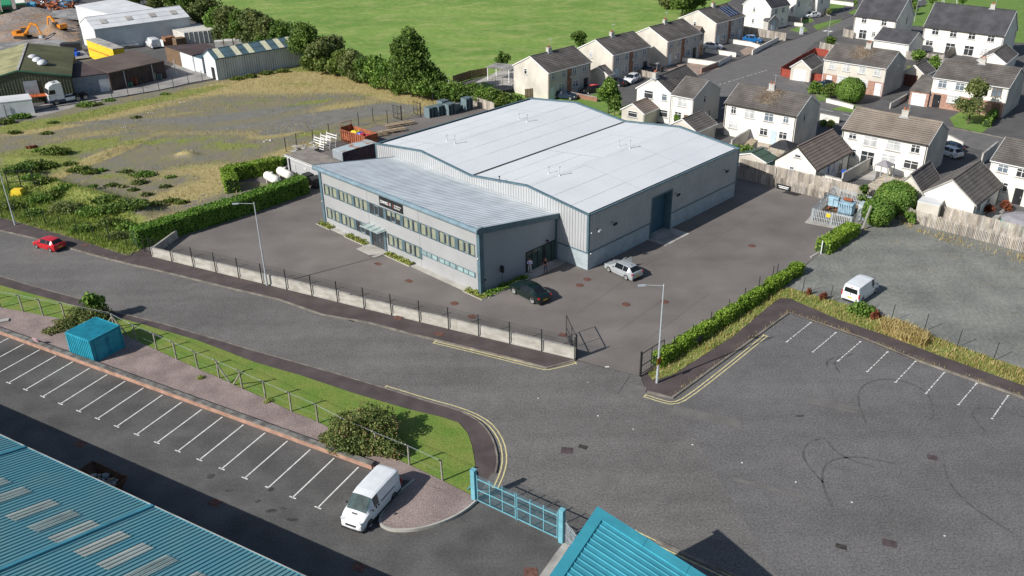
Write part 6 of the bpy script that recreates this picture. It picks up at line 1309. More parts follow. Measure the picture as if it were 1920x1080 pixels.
# ================================================================ PEOPLE
def skin_obj(name,verts,edges,rad,m,parent,root=0,sub=1):
    me=bpy.data.meshes.new(name); me.from_pydata(verts,edges,[]); o=bpy.data.objects.new(name,me); COL.objects.link(o); o.parent=parent
    me.materials.append(m)
    md=o.modifiers.new('skin','SKIN'); md.use_smooth_shade=True
    if not me.skin_vertices: 
        try: me.skin_vertices.new()
        except Exception: pass
    lay=me.attributes.get('skin_vertex') or None
    sv=me.skin_vertices[0].data if len(me.skin_vertices) else None
    if sv:
        for i,r in enumerate(rad): sv[i].radius=(r if isinstance(r,tuple) else (r,r)); sv[i].use_root=(i==root)
    s=o.modifiers.new('sub','SUBSURF'); s.levels=sub; s.render_levels=sub; return o
def person(label,loc,rz,H,shirt,trous,skin,hair,arms,bald=False,shoes='black',stance=.12):
    """arms: for left and right (elbow, wrist) in body space, x forward, y left"""
    t=thing('person',label,'person',loc,rz); k=H/1.78; S=lambda p:tuple(c*k for c in p)
    V=[(0,0,.95),(0,0,1.1),(.0,0,1.28),(-.01,0,1.44),(0,0,1.5),(.015,0,1.57)]; E=[(0,1),(1,2),(2,3),(3,4),(4,5)]; Rd=[(.13,.1),(.12,.09),(.14,.1),(.1,.075),.05,.06]
    Rd=[tuple(r) if isinstance(r,tuple) else (r,r) for r in Rd]
    # head on top of the neck
    V+=[(.025,0,1.65),(.02,0,1.72)]; E+=[(5,6),(6,7)]; Rd+=[(.078,.09),(.07,.08)]
    limbs={}
    for s,(el,wr) in zip((1,-1),arms):
        b0=len(V); V+=[(0,s*.17,1.43),(.0,s*.21,1.36),el,wr]; E+=[(3,b0),(b0,b0+1),(b0+1,b0+2),(b0+2,b0+3)]; Rd+=[(.06,.06),(.052,.052),(.042,.042),(.028,.03)]
        d=(Vector(wr)-Vector(el)).normalized(); side=d.cross(Vector((0,0,1)));  side=side.normalized() if side.length>.1 else Vector((1,0,0)); upv=side.cross(d)
        palm=Vector(wr)+d*.07; V.append(tuple(palm)); E.append((b0+3,b0+4)); Rd.append((.038,.018)); 
        for f in range(4):
            o_=(f-1.5)*.02; ln=(.07,.08,.075,.058)[f]; a_=palm+side*o_+d*.03; c_=a_+d*ln*.55-upv*.008; e_=c_+d*ln*.4-upv*.025
            q=len(V); V+=[tuple(a_),tuple(c_),tuple(e_)]; E+=[(b0+4,q),(q,q+1),(q+1,q+2)]; Rd+=[(.01,.01),(.009,.009),(.008,.008)]
        q=len(V); a_=Vector(wr)+d*.035+side*.035*s; V+=[tuple(a_),tuple(a_+d*.03+side*.02*s-upv*.01)]; E+=[(b0+3,q),(q,q+1)]; Rd+=[(.011,.011),(.009,.009)]
        limbs[s]=(b0,)
    legs=[]
    for s,fx in ((1,.03),(-1,-.03)):
        q=len(V); V+=[(0,s*.09,.88),(.02+fx,s*(.1+stance*.2),.5),(fx,s*(.1+stance*.4),.09),(fx+.12,s*(.11+stance*.5),.04)]; E+=[(0,q),(q,q+1),(q+1,q+2),(q+2,q+3)]; Rd+=[(.085,.085),(.058,.058),(.042,.042),(.035,.03)]; legs.append(q)
    skin_obj('body',[S(v) for v in V],E,[(a*k,b_*k) for a,b_ in Rd],skin,t,0,2)
    # shirt: torso and sleeves
    sv=[(0,0,.93),(0,0,1.1),(0,0,1.28),(-.01,0,1.43),(0,0,1.47)]; se=[(0,1),(1,2),(2,3),(3,4)]; sr=[(.155,.125),(.145,.115),(.165,.125),(.12,.09),(.065,.06)]
    for s,(el,wr) in zip((1,-1),arms):
        q=len(sv); sv+=[(0,s*.175,1.43),(.0,s*.215,1.36),tuple(Vector((0,s*.21,1.36)).lerp(Vector(el),.7 if bald else 1.0))]; se+=[(3,q),(q,q+1),(q+1,q+2)]; sr+=[(.075,.075),(.068,.068),(.06,.06)]
        if not bald: sv.append(tuple(Vector(el).lerp(Vector(wr),.9))); se.append((q+2,q+3)); sr.append((.045,.045))
    skin_obj('shirt',[S(v) for v in sv],se,[(a*k,b_*k) for a,b_ in sr],shirt,t,0,1)
    tv=[(0,0,1.0),(0,0,.92)]; te=[(0,1)]; tr_=[(.15,.12),(.15,.125)]
    for q in legs: a_=len(tv); tv+=[V[q],V[q+1],(V[q+2][0],V[q+2][1],.1)]; te+=[(1,a_),(a_,a_+1),(a_+1,a_+2)]; tr_+=[(.1,.1),(.075,.075),(.065,.065)]
    skin_obj('trousers',[S(v) for v in tv],te,[(a*k,b_*k) for a,b_ in tr_],trous,t,0,1)
    for q in legs:
        x,y,_=V[q+2]; b=MB(); b.ell((x*k+.06*k,y*k,.045*k),(.15*k,.055*k,.05*k),10,6); b.build('shoe',M[shoes],t,smooth=60)
    b=MB()
    if bald: b.ell((-.01*k,0,1.67*k),(.092*k,.088*k,.06*k),10,5); 
    else: b.ell((-.015*k,0,1.745*k),(.1*k,.085*k,.075*k),10,6); b.ell((-.05*k,0,1.68*k),(.07*k,.083*k,.09*k),10,6)
    if not bald: b.build('hair',hair,t,smooth=60)
    for s in (1,-1):
        b=MB(); b.ell((.093*k,s*.03*k,1.685*k),(.012*k,.014*k,.01*k),6,4); b.build('eye',M['black'],t); b=MB(); b.ell((.02*k,s*.088*k,1.68*k),(.02*k,.012*k,.03*k),6,4); b.build('ear',skin,t)
    b=MB(); b.ell((.108*k,0,1.66*k),(.018*k,.014*k,.022*k),6,4); b.build('nose',skin,t); b=MB(); b.ell((.098*k,0,1.62*k),(.01*k,.026*k,.008*k),6,4); b.build('mouth',M['redrust'],t)
    return t
SK=mat('skin',(.5,.28,.2),rough=.6,var=.08,fine=0); SK2=mat('skin_ruddy',(.52,.25,.18),rough=.6,var=.08,fine=0)
person('person in a pale lilac shirt and light grey trousers, hands together in front',G(993.5,511,.06),R(-95),1.78,mat('lilac_shirt',(.85,.78,.95),var=.08),mat('light_grey_trousers',(.62,.6,.58),var=.08),SK,mat('dark_hair',(.03,.02,.015),var=.2),[((.08,.25,1.12),(.3,.08,1.12)),((.08,-.25,1.12),(.3,-.04,1.14))])
person('bald person in a black polo shirt and blue-grey jeans, one hand raised to the chin',G(1023,510.5,.06),R(-100),1.76,mat('black_polo',(.012,.012,.014),var=.2),mat('grey_jeans',(.13,.13,.18),var=.15),SK2,None,[((.12,.22,1.12),(.13,.05,1.42)),((.0,-.27,1.1),(.06,-.28,.86))],bald=True)
print('p5 ok')
# ================================================================ INDUSTRIAL YARDS (top left)
def boxbldg(label,c4,h,wallm,roofm,name='industrial_unit',cat='industrial unit',over=.1,ribw=False,grp=None):
    """flat roofed unit from its four roof corners (picture points at height h): front-left, front-right, back-right, back-left"""
    q=[G(x,y,h) for x,y in c4]; o=Vector((q[0].x,q[0].y,0)); ang=math.atan2(q[1].y-q[0].y,q[1].x-q[0].x); t=thing(name,label,cat,o,ang,grp)
    ca,sa=math.cos(ang),math.sin(ang); L_=[((p.x-o.x)*ca+(p.y-o.y)*sa,-(p.x-o.x)*sa+(p.y-o.y)*ca) for p in q]
    b=MB(); b.prism(L_,0,h-.1); b.build('wall',wallm,t)
    cx=sum(p[0] for p in L_)/4; cy=sum(p[1] for p in L_)/4
    b=MB(); b.prism([(cx+(x-cx)*1.02,cy+(y-cy)*1.02) for x,y in L_],h-.1,h+.05); b.build('roof',roofm,t)
    return t,L_,ang
M['brownroof']=mat('brown_felt_roof',(.13,.1,.085),scale=.2,var=.15,fine=.12,fscale=2); M['brownroof2']=mat('dark_brown_roof',(.085,.06,.06),scale=.3,var=.15,fine=.1)
M['brownwall']=mat('dark_brown_wall',(.07,.05,.045),scale=1,var=.2); M['grblock']=mat('grey_block_wall',(.33,.36,.4),var=.1,scale=1); brickify(M['grblock'],.45,.225,.015,.2)
M['shedwhite']=mat('pale_sheet_roof',(.66,.67,.68),scale=.3,var=.08,fine=.05); M['shedwall']=mat('pale_sheet_wall',(.6,.64,.67),scale=.4,var=.08)
M['olive']=mat('olive_sheet_roof',(.12,.12,.06),scale=.3,var=.2,fine=.12); M['olivewall']=mat('olive_cladding',(.075,.085,.055),var=.12); M['lichen']=mat('lichen_roof',(.33,.32,.17),scale=.5,var=.2,fine=.2)
M['blueroof']=mat('blue_grey_sheet',(.08,.14,.17),var=.15,scale=.6); M['whitecl']=mat('white_cladding',(.66,.69,.7),var=.08,scale=.5)
t,L_,a_=boxbldg('grey block unit with a small white roller door behind the lorry',[(131,146),(202,137),(158,118),(88,125)],3.3,M['grblock'],M['brownroof2'])
f=lambda s,o,z:(s,-o,z); sdoor(t,f,L_[1][0]*.87,0,2.0,2.3,M['pvc'],'roller_door')
t,L_,a_=boxbldg('long dark brown unit with a flat brown roof and stacked pallets outside',[(203,137),(307,114),(250,95.5),(157,117)],3.4,M['brownwall'],M['brownroof'])
b=MB(); 
for x in (3,9,14): b.beam((x,-.1,.1),(x,-.1,3.2),.12,.12)
b.build('downpipe',M['galv'],t)
t,L_,a_=boxbldg('low brown roofed store with a timber and white panelled front',[(309,86.5),(360,104),(412,92.5),(381,81)],3.2,M['whitecl'],M['brownroof2'])
b=MB(); b.box(0,L_[1][0]*.55,-.06,0,0,3.1); b.build('timber_cladding',M['woodd'],t)
t,L_,a_=boxbldg('small white flat block between the brown store and the striped shed',[(360,105),(378,110),(386,105),(370,100)],3.0,M['whitecl'],M['blueroof'])
house('long white shed with grey ridge roof and an open doorway in the industrial yard',(176,55),(354,31.5),(137.5,44),ze=5.0,zr=6.8,wall='shedwall',gab='whitecl',roof='shedwhite',name='shed',cat='industrial shed',courses=3,gutter='galv')
for k in range(4):
    s_=[.14,.4,.65,.88][k]; o_=[q for q in COL.objects if q.get('label','').startswith('long white shed')][0]; Lq=(G(354,31.5,5)-G(176,55,5)).length; b=MB(); b.add([(Lq*s_-.7,1.6,5.6+.16),(Lq*s_+.7,1.6,5.76),(Lq*s_+.7,3.4,6.36),(Lq*s_-.7,3.4,6.36)],[(0,1,2,3)]); b.build('rooflight',M['conc'],o_)
t,L_,a_=boxbldg('pale grey roofed shed behind the long white shed',[(141,11),(210,28),(293,17.5),(222,-3)],5.2,M['whitecl'],M['shedwhite'])
t,L,D,an,a=house('white shed with blue-grey roof and cream rooflight stripes beside the waste ground',(402.5,110.5),(562,83.5),(377.5,103),ze=4.2,zr=5.5,wall='whitecl',roof='blueroof',name='shed',cat='industrial shed',courses=2,verge='blueroof',gutter='blueroof')
b=MB(); ribs(b,(0,0,0),(L,0,0),(0,-1,0),lambda s:0,lambda s:4.15,.5,.05); b.build('cladding',M['shedwall'],t)
for px,py in [(415,107),(448,102),(472,98),(504,92),(528,88),(551,85)]:
    s_,z_=onwall(px,py,a,an); b=MB(); b.add([(s_-.6,-.2,4.2+.05),(s_+.6,-.2,4.25),(s_+.6,D/2-.1,5.62),(s_-.6,D/2-.1,5.62)],[(0,1,2,3)]); b.build('rooflight',mat('cream_rooflight',(.66,.64,.46),var=.08) if 'crl' not in M else M['crl'],t)
b=MB(); b.box(-.06,0,1.0,2.4,0,2.3); b.build('door',M['black'],t)
# green barn, world built from its gable
Cg=G(131,141,4.3); ap=G(32.5,132.5,6.0); rd=(G(0,115.5,6.0)-ap); Bg=Vector((2*ap.x-Cg.x,2*ap.y-Cg.y,0)); rd.z=0; rd.normalize(); gv=(Vector((Cg.x,Cg.y,0))-Bg).normalized(); rp=Vector((-gv.y,gv.x,0)); rp=rp if rp.dot(rd)>0 else -rp
gw=(Vector((Cg.x,Cg.y,0))-Bg).length; t=thing('barn','olive green barn with a lichen covered roof slope at the left edge','barn',Bg,math.atan2(gv.y,gv.x)); Lb=26
b=MB(); b.add([(0,0,0),(gw,0,0),(gw,0,4.3),(gw/2,0,6),(0,0,4.3),(0,Lb,0),(gw,Lb,0),(gw,Lb,4.3),(gw/2,Lb,6),(0,Lb,4.3)],[(0,1,2,3,4),(1,6,7,2),(0,4,9,5),(5,9,8,7,6)]); ribs(b,(.05,-.01,0),(gw-.05,-.01,0),(0,-1,0),lambda s:0,lambda s:4.25+1.7*(1-abs(s-gw/2)/(gw/2)),.5,.025); b.build('wall',M['olivewall'],t)
b=MB(); b.quad((gw+.3,-.2,4.25),(gw+.3,Lb,4.25),(gw/2,Lb,6.06),(gw/2,-.2,6.06),0); b.quad((-.3,-.2,4.25),(gw/2,-.2,6.06),(gw/2,Lb,6.06),(-.3,Lb,4.25),1); b.beam((gw/2,-.2,6.1),(gw/2,Lb,6.1),.4,.06,2); b.beam((-.3,-.22,4.2),(gw/2,-.22,6.03),.08,.25,3); b.beam((gw+.3,-.22,4.2),(gw/2,-.22,6.03),.08,.25,3)
b.build('roof',[M['olive'],M['lichen'],M['conc'],mat('green_verge',(.05,.16,.1),var=.1)],t)
for x,y in ((gw*.72,7),(gw*.66,10),(gw*.6,13)): b=MB(); b.ell((x,y,5.6),(.9,1.6,.5),12,6); b.build('roof_cowl',M['shedwhite'],t,smooth=60)
b=MB(); b.box(gw*.52,gw*.66,-.12,-.06,1.6,4.0); b.build('door',M['grblock'],t)
b=MB(); b.box(gw*.55,gw*.8,-2.2,-.2,1.5,1.6,0); 
for x in (gw*.55,gw*.8): b.beam((x,-2.1,0),(x,-2.1,2.5),.06,.06,1); b.beam((x,-2.1,2.5),(x,-.2,2.5),.05,.05,1); b.beam((x,-2.1,2.1),(x,-.2,2.1),.05,.05,1)
tag(b.build('loading_platform',[mat('orange_deck',(.55,.13,.04),var=.2),M['galv']],t),'orange loading platform')
t,L_,a_=boxbldg('low white container with a ribbed pale roof at the left edge',[(-70,200),(59,186),(52,176),(-75,189)],2.5,M['whitecl'],M['shedwhite'],name='site_cabin',cat='container')
t,L_,a_=boxbldg('low grey flat roof with white clutter behind the brown units',[(88,125),(157,118),(118,102),(62,112)],2.0,M['grblock'],M['concyard'])
# yellow curtain trailer
t,L_,a_=boxbldg('yellow box trailer with a grey roof and red stripe','x' and [(161,74),(211,92),(232,89),(184,71)],3.9,M['yellowp'],M['conc'],name='box_trailer',cat='trailer')
b=MB(); b.box(.5,L_[1][0]-1,-.05,-.0,2.0,2.15); b.build('stripe',M['red'],t)
# reefer containers side by side
F0,F1=G(349,85),G(419,78); dv=G(306,55,2.8)-G(349,67.5,2.8); n=8; st=(F1-F0)/n; ang=math.atan2(dv.y,dv.x); w_=st.length
M['reefer']=mat('stained_white_container',(.6,.59,.55),scale=.8,col2=(.42,.36,.3),fine=.2,lo=.45,hi=.75)
def container(label,o,ang,wd,ln,h,m,grp,name='shipping_container'):
    t=thing(name,label,'container',o,ang,grp); b=MB(); ribs(b,(0,0,0),(ln,0,0),(0,-1,0),lambda s:.1,lambda s:h-.05,.35,.04); ribs(b,(0,-wd,0),(ln,-wd,0),(0,-1,0),lambda s:.1,lambda s:h-.05,.35,.04); b.box(.02,ln-.02,-wd+.02,-.02,.1,h); b.build('shell',m,t)
    b=MB()
    for y in (-.06,-wd/2,-wd+.06): b.beam((-.03,y,.1),(-.03,y,h),.08,.06)
    for z in (.12,h-.05): b.beam((-.03,-.05,z),(-.03,-wd+.05,z),.08,.1)
    for y in (-wd*.3,-wd*.7): b.bar((-.07,y,.2),(-.07,y,h-.2),.02,n=4)
    b.build('door_frame',M['galv'] if m is not M['redrust'] else m,t); return t
words=['first','second','third','fourth','fifth','sixth','seventh','eighth']
side=Vector((-math.sin(ang),math.cos(ang),0))
sgn=1 if side.dot(st)<0 else -1
for i in range(n):
    o=F0+st*(i+ (0 if sgn>0 else 1)) ; container(f'stained white reefer container, {words[i]} from the left in the row',F0+st*(i if sgn>0 else i+1),ang,w_-.06,min(11,dv.length),2.8,M['reefer'],'row of white refrigerated containers')
for i,(x,y,hh_) in enumerate([(318,84,1.9),(338,86,2.0)]): 
    t=thing('crate_stack',['brown timber crate stack left of the reefer containers','dark brown crate stack directly before the first reefer'][i],'crates',G(x,y),ang,'brown crates by the containers'); b=MB()
    for k in range(4): b.box(-1.0,1.0,-1.2,1.2,k*.48,k*.48+.42)
    b.build('crates',M['woodd'] if i else mat('rusty_timber',(.34,.17,.09),var=.3),t)
# stacks, crates, pallets
def pallet_stack(label,x,y,n,m,rz,grp,l=1.2,w_=1.0,lean=0,base=0):
    t=thing('pallet_stack',label,'pallets',G(x,y),rz,grp); b=MB()
    for k in range(n):
        z=base+k*.145; dx=rnd.uniform(-.03,.03)+lean*k; dy=rnd.uniform(-.03,.03)
        for s_ in (-.42,-.21,0,.21,.42): b.box(dx-l/2,dx+l/2,dy+s_*w_-.045*w_*1.6,dy+s_*w_+.045*w_*1.6,z+.12,z+.142)
        for s_ in (-.45,0,.45): b.box(dx+s_*l-.05,dx+s_*l+.05,dy-w_/2,dy+w_/2,z,z+.12)
    b.build('pallets',m,t); return t
M['bgpal']=mat('blue_grey_plastic',(.17,.23,.25),rough=.5,var=.1,fine=.05)
for l in [('blue-grey plastic pallet stack nearest the open yard gate',807,219,12,0),('blue-grey pallet stack second from the yard gate',824,215.5,12,.1),('blue-grey pallet stack in the middle with slipping lower pallets',843,214,13,.01),('low blue-grey pallet stack behind the middle ones',831,203,10,0),('short blue-grey pallet stack before the tallest one',862,206,7,0),('tallest blue-grey pallet stack at the end of the row',876,206,15,0)]:
    pallet_stack(l[0],l[1],l[2],l[3],M['bgpal'],R(45)+l[4]*.5,'blue-grey plastic pallets stacked behind the warehouse',1.6,1.4)
b=MB(); b.cbox((0,0,.8),(1.6,.1,1.7),0,rx=.45); tag(b.build('leaning_pallet',M['bgpal'],loc=G(855,211),rz=R(40)),'single blue-grey sheet pallet leaning on a stack','pallet')
pallet_stack('stack of red and orange pallets outside the dark brown unit',251,160,11,M['redrust'],.3,'pallets outside the brown unit',1.5,1.3); pallet_stack('yellow-brown pallet stack near the end of the brown unit',286,151,11,M['woodn'],.3,'pallets outside the brown unit',1.6,1.4); pallet_stack('blue pallet stack at the end of the brown unit',298,150,8,M['bgpal'],.3,'pallets outside the brown unit',1.3,1.3); pallet_stack('green pallet stack left of the red stack',243,162,6,mat('green_plastic',(.1,.3,.22),var=.2),.2,'pallets outside the brown unit',1.4,1.3)
for i,(x,y,hh_) in enumerate([(88,104,.7),(95,103,.7),(102,101,.8),(114,103,1.2),(120,102,1.3),(127,104,1.5),(133,104,1.6),(140,105,1.5),(145,107,1.3),(131,108,1.2),(122,107,1.0)]):
    t=thing('plastic_crates',('blue plastic crate stack, '+['far left low one','second low one','third low one','left of the tall group','first tall one','second tall one','highest one in the middle','right of the highest one','rightmost one','front one under the highest','front left one of the tall group'][i]),'crates',G(x,y),R(15+i*7),'bright blue plastic crates behind the yard units'); b=MB(); k=max(1,int(hh_/.35))
    for j in range(k): b.box(-.55,.55,-.5,.5,j*.36,j*.36+.3); b.box(-.6,.6,-.55,.55,j*.36+.3,j*.36+.35)
    b.build('crates',M['blue'],t)
for i,(x,y,c) in enumerate([(464,88,'blue'),(478,90,'blue'),(492,86,'blue'),(473,84,'blue')]):
    t=thing('storage_bin',['large blue bin with an orange lid, left of the group','large blue bin with an orange lid, nearest the striped shed','large blue bin with an orange lid, rightmost','large blue bin with an orange lid, at the back'][i],'bin',G(x,y),.3,'blue bins with orange lids'); b=MB(); b.box(-1.1,1.1,-1,1,0,3.2); b.build('body',M['blue'],t); b=MB(); b.box(-1.15,1.15,-1.05,1.05,3.2,3.35); b.build('lid',M['orange'],t)
t=thing('crate_stack','wide pile of white boxes and pallets before the blue bins','boxes',G(440,93),.3)
b=MB()
for i in range(4):
    for j in range(2): b.box(-4+i*2,-4+i*2+1.8,-2+j*1.5,-2+j*1.5+1.35,0,2.2+rnd.random()*.3)
b.build('boxes',M['reefer'],t)
# excavators
def excavator(label,x,y,rz,k):
    t=thing('excavator',label,'excavator',G(x,y,.4),rz,'orange excavators on the earthworks'); t.scale=(k,k,k)
    for s_ in (1,-1):
        b=MB(); b.box(-1.7,1.7,s_*1.1-.28,s_*1.1+.28,.1,.75); b.bar((-1.7,s_*1.1-.28,.42),(-1.7,s_*1.1+.28,.42),.33,n=12); b.bar((1.7,s_*1.1-.28,.42),(1.7,s_*1.1+.28,.42),.33,n=12); b.build('track',M['trimb'],t)
    b=MB(); b.box(-2.2,1.2,-1.3,1.3,.9,1.5); b.box(-2.3,-.8,-1.3,1.3,1.5,2.2); b.build('body',M['orange'],t)
    b=MB(); b.box(-.3,1.2,.35,1.3,1.5,2.9); b.build('cab',M['dglass'],t); b=MB(); b.box(-.4,1.3,.3,1.35,2.9,3.0); b.build('cab_roof',M['orange'],t)
    b=MB(); b.beam((1.0,-.1,1.4),(3.4,-.1,4.2),.4,.6); b.beam((3.3,-.1,4.2),(5.0,-.1,3.6),.38,.5); b.beam((4.9,-.1,3.8),(5.6,-.1,1.0),.32,.4); b.build('boom',M['orange'],t)
    b=MB(); b.box(5.0,6.0,-.7,.5,.1,.9); b.build('bucket',M['galv'],t); return t
excavator('orange tracked excavator with raised boom at the left of the earthworks',44,72,R(-5),.85); excavator('second orange excavator beside the long white shed',113,58,R(150),.8)
# buses
for i,(x,y,lab) in enumerate([(18,32,'green and dark windowed bus, middle of the three'),(44,28,'green bus with a pale roof, rightmost of the three'),(-4,38,'green bus cut by the left edge of the view')]):
    t=thing('bus',lab,'bus',G(x,y),R(118),'green buses parked nose out'); b=MB(); b.box(-.0,10.5,-1.25,1.25,.35,3.1); b.build('body',mat('bus_green',(.02,.3,.12),rough=.4,var=.1) if i==0 else bpy.data.materials['bus_green'],t)
    b=MB(); b.box(-.05,-.0,-1.05,1.05,1.5,2.8); b.box(1,10,1.25,1.28,1.6,2.6); b.box(1,10,-1.28,-1.25,1.6,2.6); b.build('window',M['dglass'],t); b=MB(); b.box(.2,10.3,-1.15,1.15,3.1,3.2); b.build('roof',M['render'] if i==1 else bpy.data.materials['bus_green'],t)
    for wx_ in (2,8.2):
        for s_ in (1,-1): o=bpy.data.objects.new('wheel',WHEEL['tyre']); COL.objects.link(o); o.parent=t; o.location=(wx_,s_*1.15,.5); o.rotation_euler=(R(90),0,0); o.scale=(1.5,1.5,2)
t=thing('trailer','small light blue covered trailer right of the green buses','trailer',G(60,25),R(110)); b=MB(); b.box(0,4,-1.1,1.1,.6,2.4); b.build('body',mat('light_blue_cover',(.1,.4,.62),var=.15),t); b=MB(); b.box(-.2,4.1,-.9,.9,.3,.6); b.build('chassis',M['trimb'],t)
# scrap heap: colourful jumble nobody could count
b=MB()
for i in range(420):
    g=G(rnd.uniform(60,142),rnd.uniform(-6,22)); k=rnd.choices((0,1,2,3,4),(5,3,3,2,2))[0]; b.cbox((g.x,g.y,rnd.uniform(.2,1.8)),(rnd.uniform(.2,2.6),rnd.uniform(.1,.8),rnd.uniform(.1,.5)),rnd.uniform(0,3),k,rnd.uniform(-.6,.6),rnd.uniform(-.6,.6))
tag(b.build('scrap_heap',[M['redrust'],M['galv'],mat('faded_blue_scrap',(.1,.22,.35),var=.3),M['woodd'],mat('orange_scrap',(.5,.16,.06),var=.3)]),'heap of orange, blue and rusty scrap metal behind the earthworks','scrap heap',kind='stuff')
b=MB(); 
b.add([(-1.6,-.9,0),(1.6,-.9,0),(1.6,.9,0),(-1.6,.9,0),(-2.2,-1.1,2.0),(2.2,-1.1,2.0),(2.2,1.1,2.0),(-2.2,1.1,2.0)],[(0,1,5,4),(1,2,6,5),(2,3,7,6),(3,0,4,7),(0,3,2,1),(4,5,6,7)])
tag(b.build('skip',M['trimb'],loc=G(137,97),rz=.2),'black covered skip behind the blue crates','skip')
t=thing('flatbed_trailer','flatbed trailer with mesh sides beside the white van in the industrial yard','trailer',G(240,90),R(20)); b=MB(); b.box(-2.4,2.4,-1,1,.7,.9); b.build('bed',M['galv'],t); b=MB()
for s_ in (-1,1):
    for z in (.95,1.3,1.7): b.beam((-2.4,s_,z),(2.4,s_,z),.05,.05)
    for i in range(7): b.beam((-2.4+i*.8,s_,.9),(-2.4+i*.8,s_,1.75),.05,.05)
b.build('mesh_side',M['galv'],t)
for s_ in (-1,1): o=bpy.data.objects.new('wheel',WHEEL['tyre']); COL.objects.link(o); o.parent=t; o.location=(0,s_*.95,.35); o.rotation_euler=(R(90),0,0)
# yard fence along the concrete strip
yf=thing('wire_fence','row of dark posts between the concrete yard strip and the waste ground','fence')
FP=[(13,219),(49,213),(97,202),(149,194),(179,190),(211,185),(241,180),(270,175),(299,170),(326,164),(354,157.5),(380,152.5),(406,147.5)]
for x,y in FP: p=G(x,y); b=MB(); b.box(p.x-.04,p.x+.04,p.y-.04,p.y+.04,0,2.1); b.build('post',M['black'],yf)
b=MB()
for z in (.1,1.0,2.0):
    for p,q in zip(FP,FP[1:]): b.bar(G(*p,0)+Vector((0,0,z)),G(*q,0)+Vector((0,0,z)),.012 if z>.5 else .08,n=3,cap=False)
b.build('wire',M['black'],yf)
# ================================================================ BACK OF THE OFFICE YARD
def lol(x,y): return lo(x,y)
t=thing('store_building','low flat roofed grey store at the left end of the office','store building',lo(-4.7,38.5),WA); b=MB(); b.box(0,3.5,0,12.3,0,2.65); b.build('wall',mat('grey_render_wall',(.4,.4,.41),var=.08),t); b=MB(); b.box(-.2,3.7,-.2,12.6,2.65,2.8); b.build('roof',mat('gravel_felt_roof',(.27,.24,.21),scale=1,var=.15,fine=.25,fscale=8),t)
b=MB(); b.box(-.2,-.12,-.2,12.6,2.55,2.82); b.build('fascia',M['pvc'],t)
for y in (10.6,7.9): b=MB(); b.box(-.05,0,y-.35,y+.35,1.0,1.9); b.build('window',M['whitewin'],t)
b=MB(); b.beam((-.1,11.6,.05),(-.1,11.6,2.6),.14,.14); b.build('downpipe',M['black'],t)
container('old blue-grey container with a rust streaked roof beside the warehouse corner',lo(1.5,48.5),WA,2.4,6.0,2.6,mat('dark_maroon_container',(.11,.075,.09),var=.2),None)
b=MB(); b.box(.0,6.0,-2.4,0,2.6,2.64); tag(b.build('container_roof_sheet',mat('rust_streaked_roof',(.4,.47,.5),scale=.7,col2=(.33,.17,.1),fine=.1,lo=.5,hi=.62),None,loc=lo(1.5,48.5),rz=WA),'pale blue roof sheet with rust streaks lying on the old container','roof sheet')
b=MB(); ribs(b,(0,0,0),(0,-2.4,0),(-1,0,0),lambda s:.05,lambda s:2.58,.25,.05); tag(b.build('ribbed_sheet',M['galv'],None,loc=lo(1.38,48.5),rz=WA),'pale ribbed sheet covering the end of the old container','steel sheet')
# open hook-lift skip
q=[G(x,y,2.0) for x,y in ((638,242),(685,256),(703,249),(658,236))]; o=Vector((q[0].x,q[0].y,0)); an=math.atan2(q[1].y-q[0].y,q[1].x-q[0].x); Ls=(q[1]-q[0]).length; Ds=2.4
t=thing('open_container','rust red open top skip container with yellow and red rubbish inside','skip',o,an); b=MB()
b.box(0,Ls,0,.06,.2,2.0); b.box(0,Ls,Ds-.06,Ds,.2,2.0); b.box(0,.06,.06,Ds-.06,.2,2.3); b.box(Ls-.06,Ls,.06,Ds-.06,.2,2.0); b.box(.06,Ls-.06,.06,Ds-.06,.2,.3)
for i in range(12): x=.1+(Ls-.25)*i/11; b.box(x,x+.1,-.1,0,.1,1.9)
b.box(-.05,Ls+.05,-.12,-.0,1.9,2.02); b.build('body',M['redrust'],t); b=MB(); b.bar((0,.2,2.9),(0,Ds-.2,2.9),.05); b.bar((0,.2,2.0),(0,.2,2.9),.05); b.bar((0,Ds-.2,2.0),(0,Ds-.2,2.9),.05); b.build('headboard',M['redrust'],t)
for i,(x,y,z,m_,lab,nm) in enumerate([(2.2,1.2,1.5,'yellowp','yellow-orange tarpaulin bundle in the rust red skip','tarpaulin'),(3.0,1.3,1.3,'blue','blue plastic piece in the rust red skip','plastic_piece'),(4.3,.9,1.5,'red','bright red drum in the rust red skip, left one','drum'),(5.4,1.0,1.5,'red','bright red drum in the rust red skip, right one','drum')]):
    b=MB(); c_=o+Vector((x*math.cos(an)-y*math.sin(an),x*math.sin(an)+y*math.cos(an),z))
    if nm=='drum': b.bar((0,0,-.4),(0,0,.45),.35,n=12)
    else: b.ell((0,0,0),(.9,.6,.45),9,5,jit=.25)
    tag(b.build(nm,M[m_],loc=c_),lab,nm.replace('_',' '))
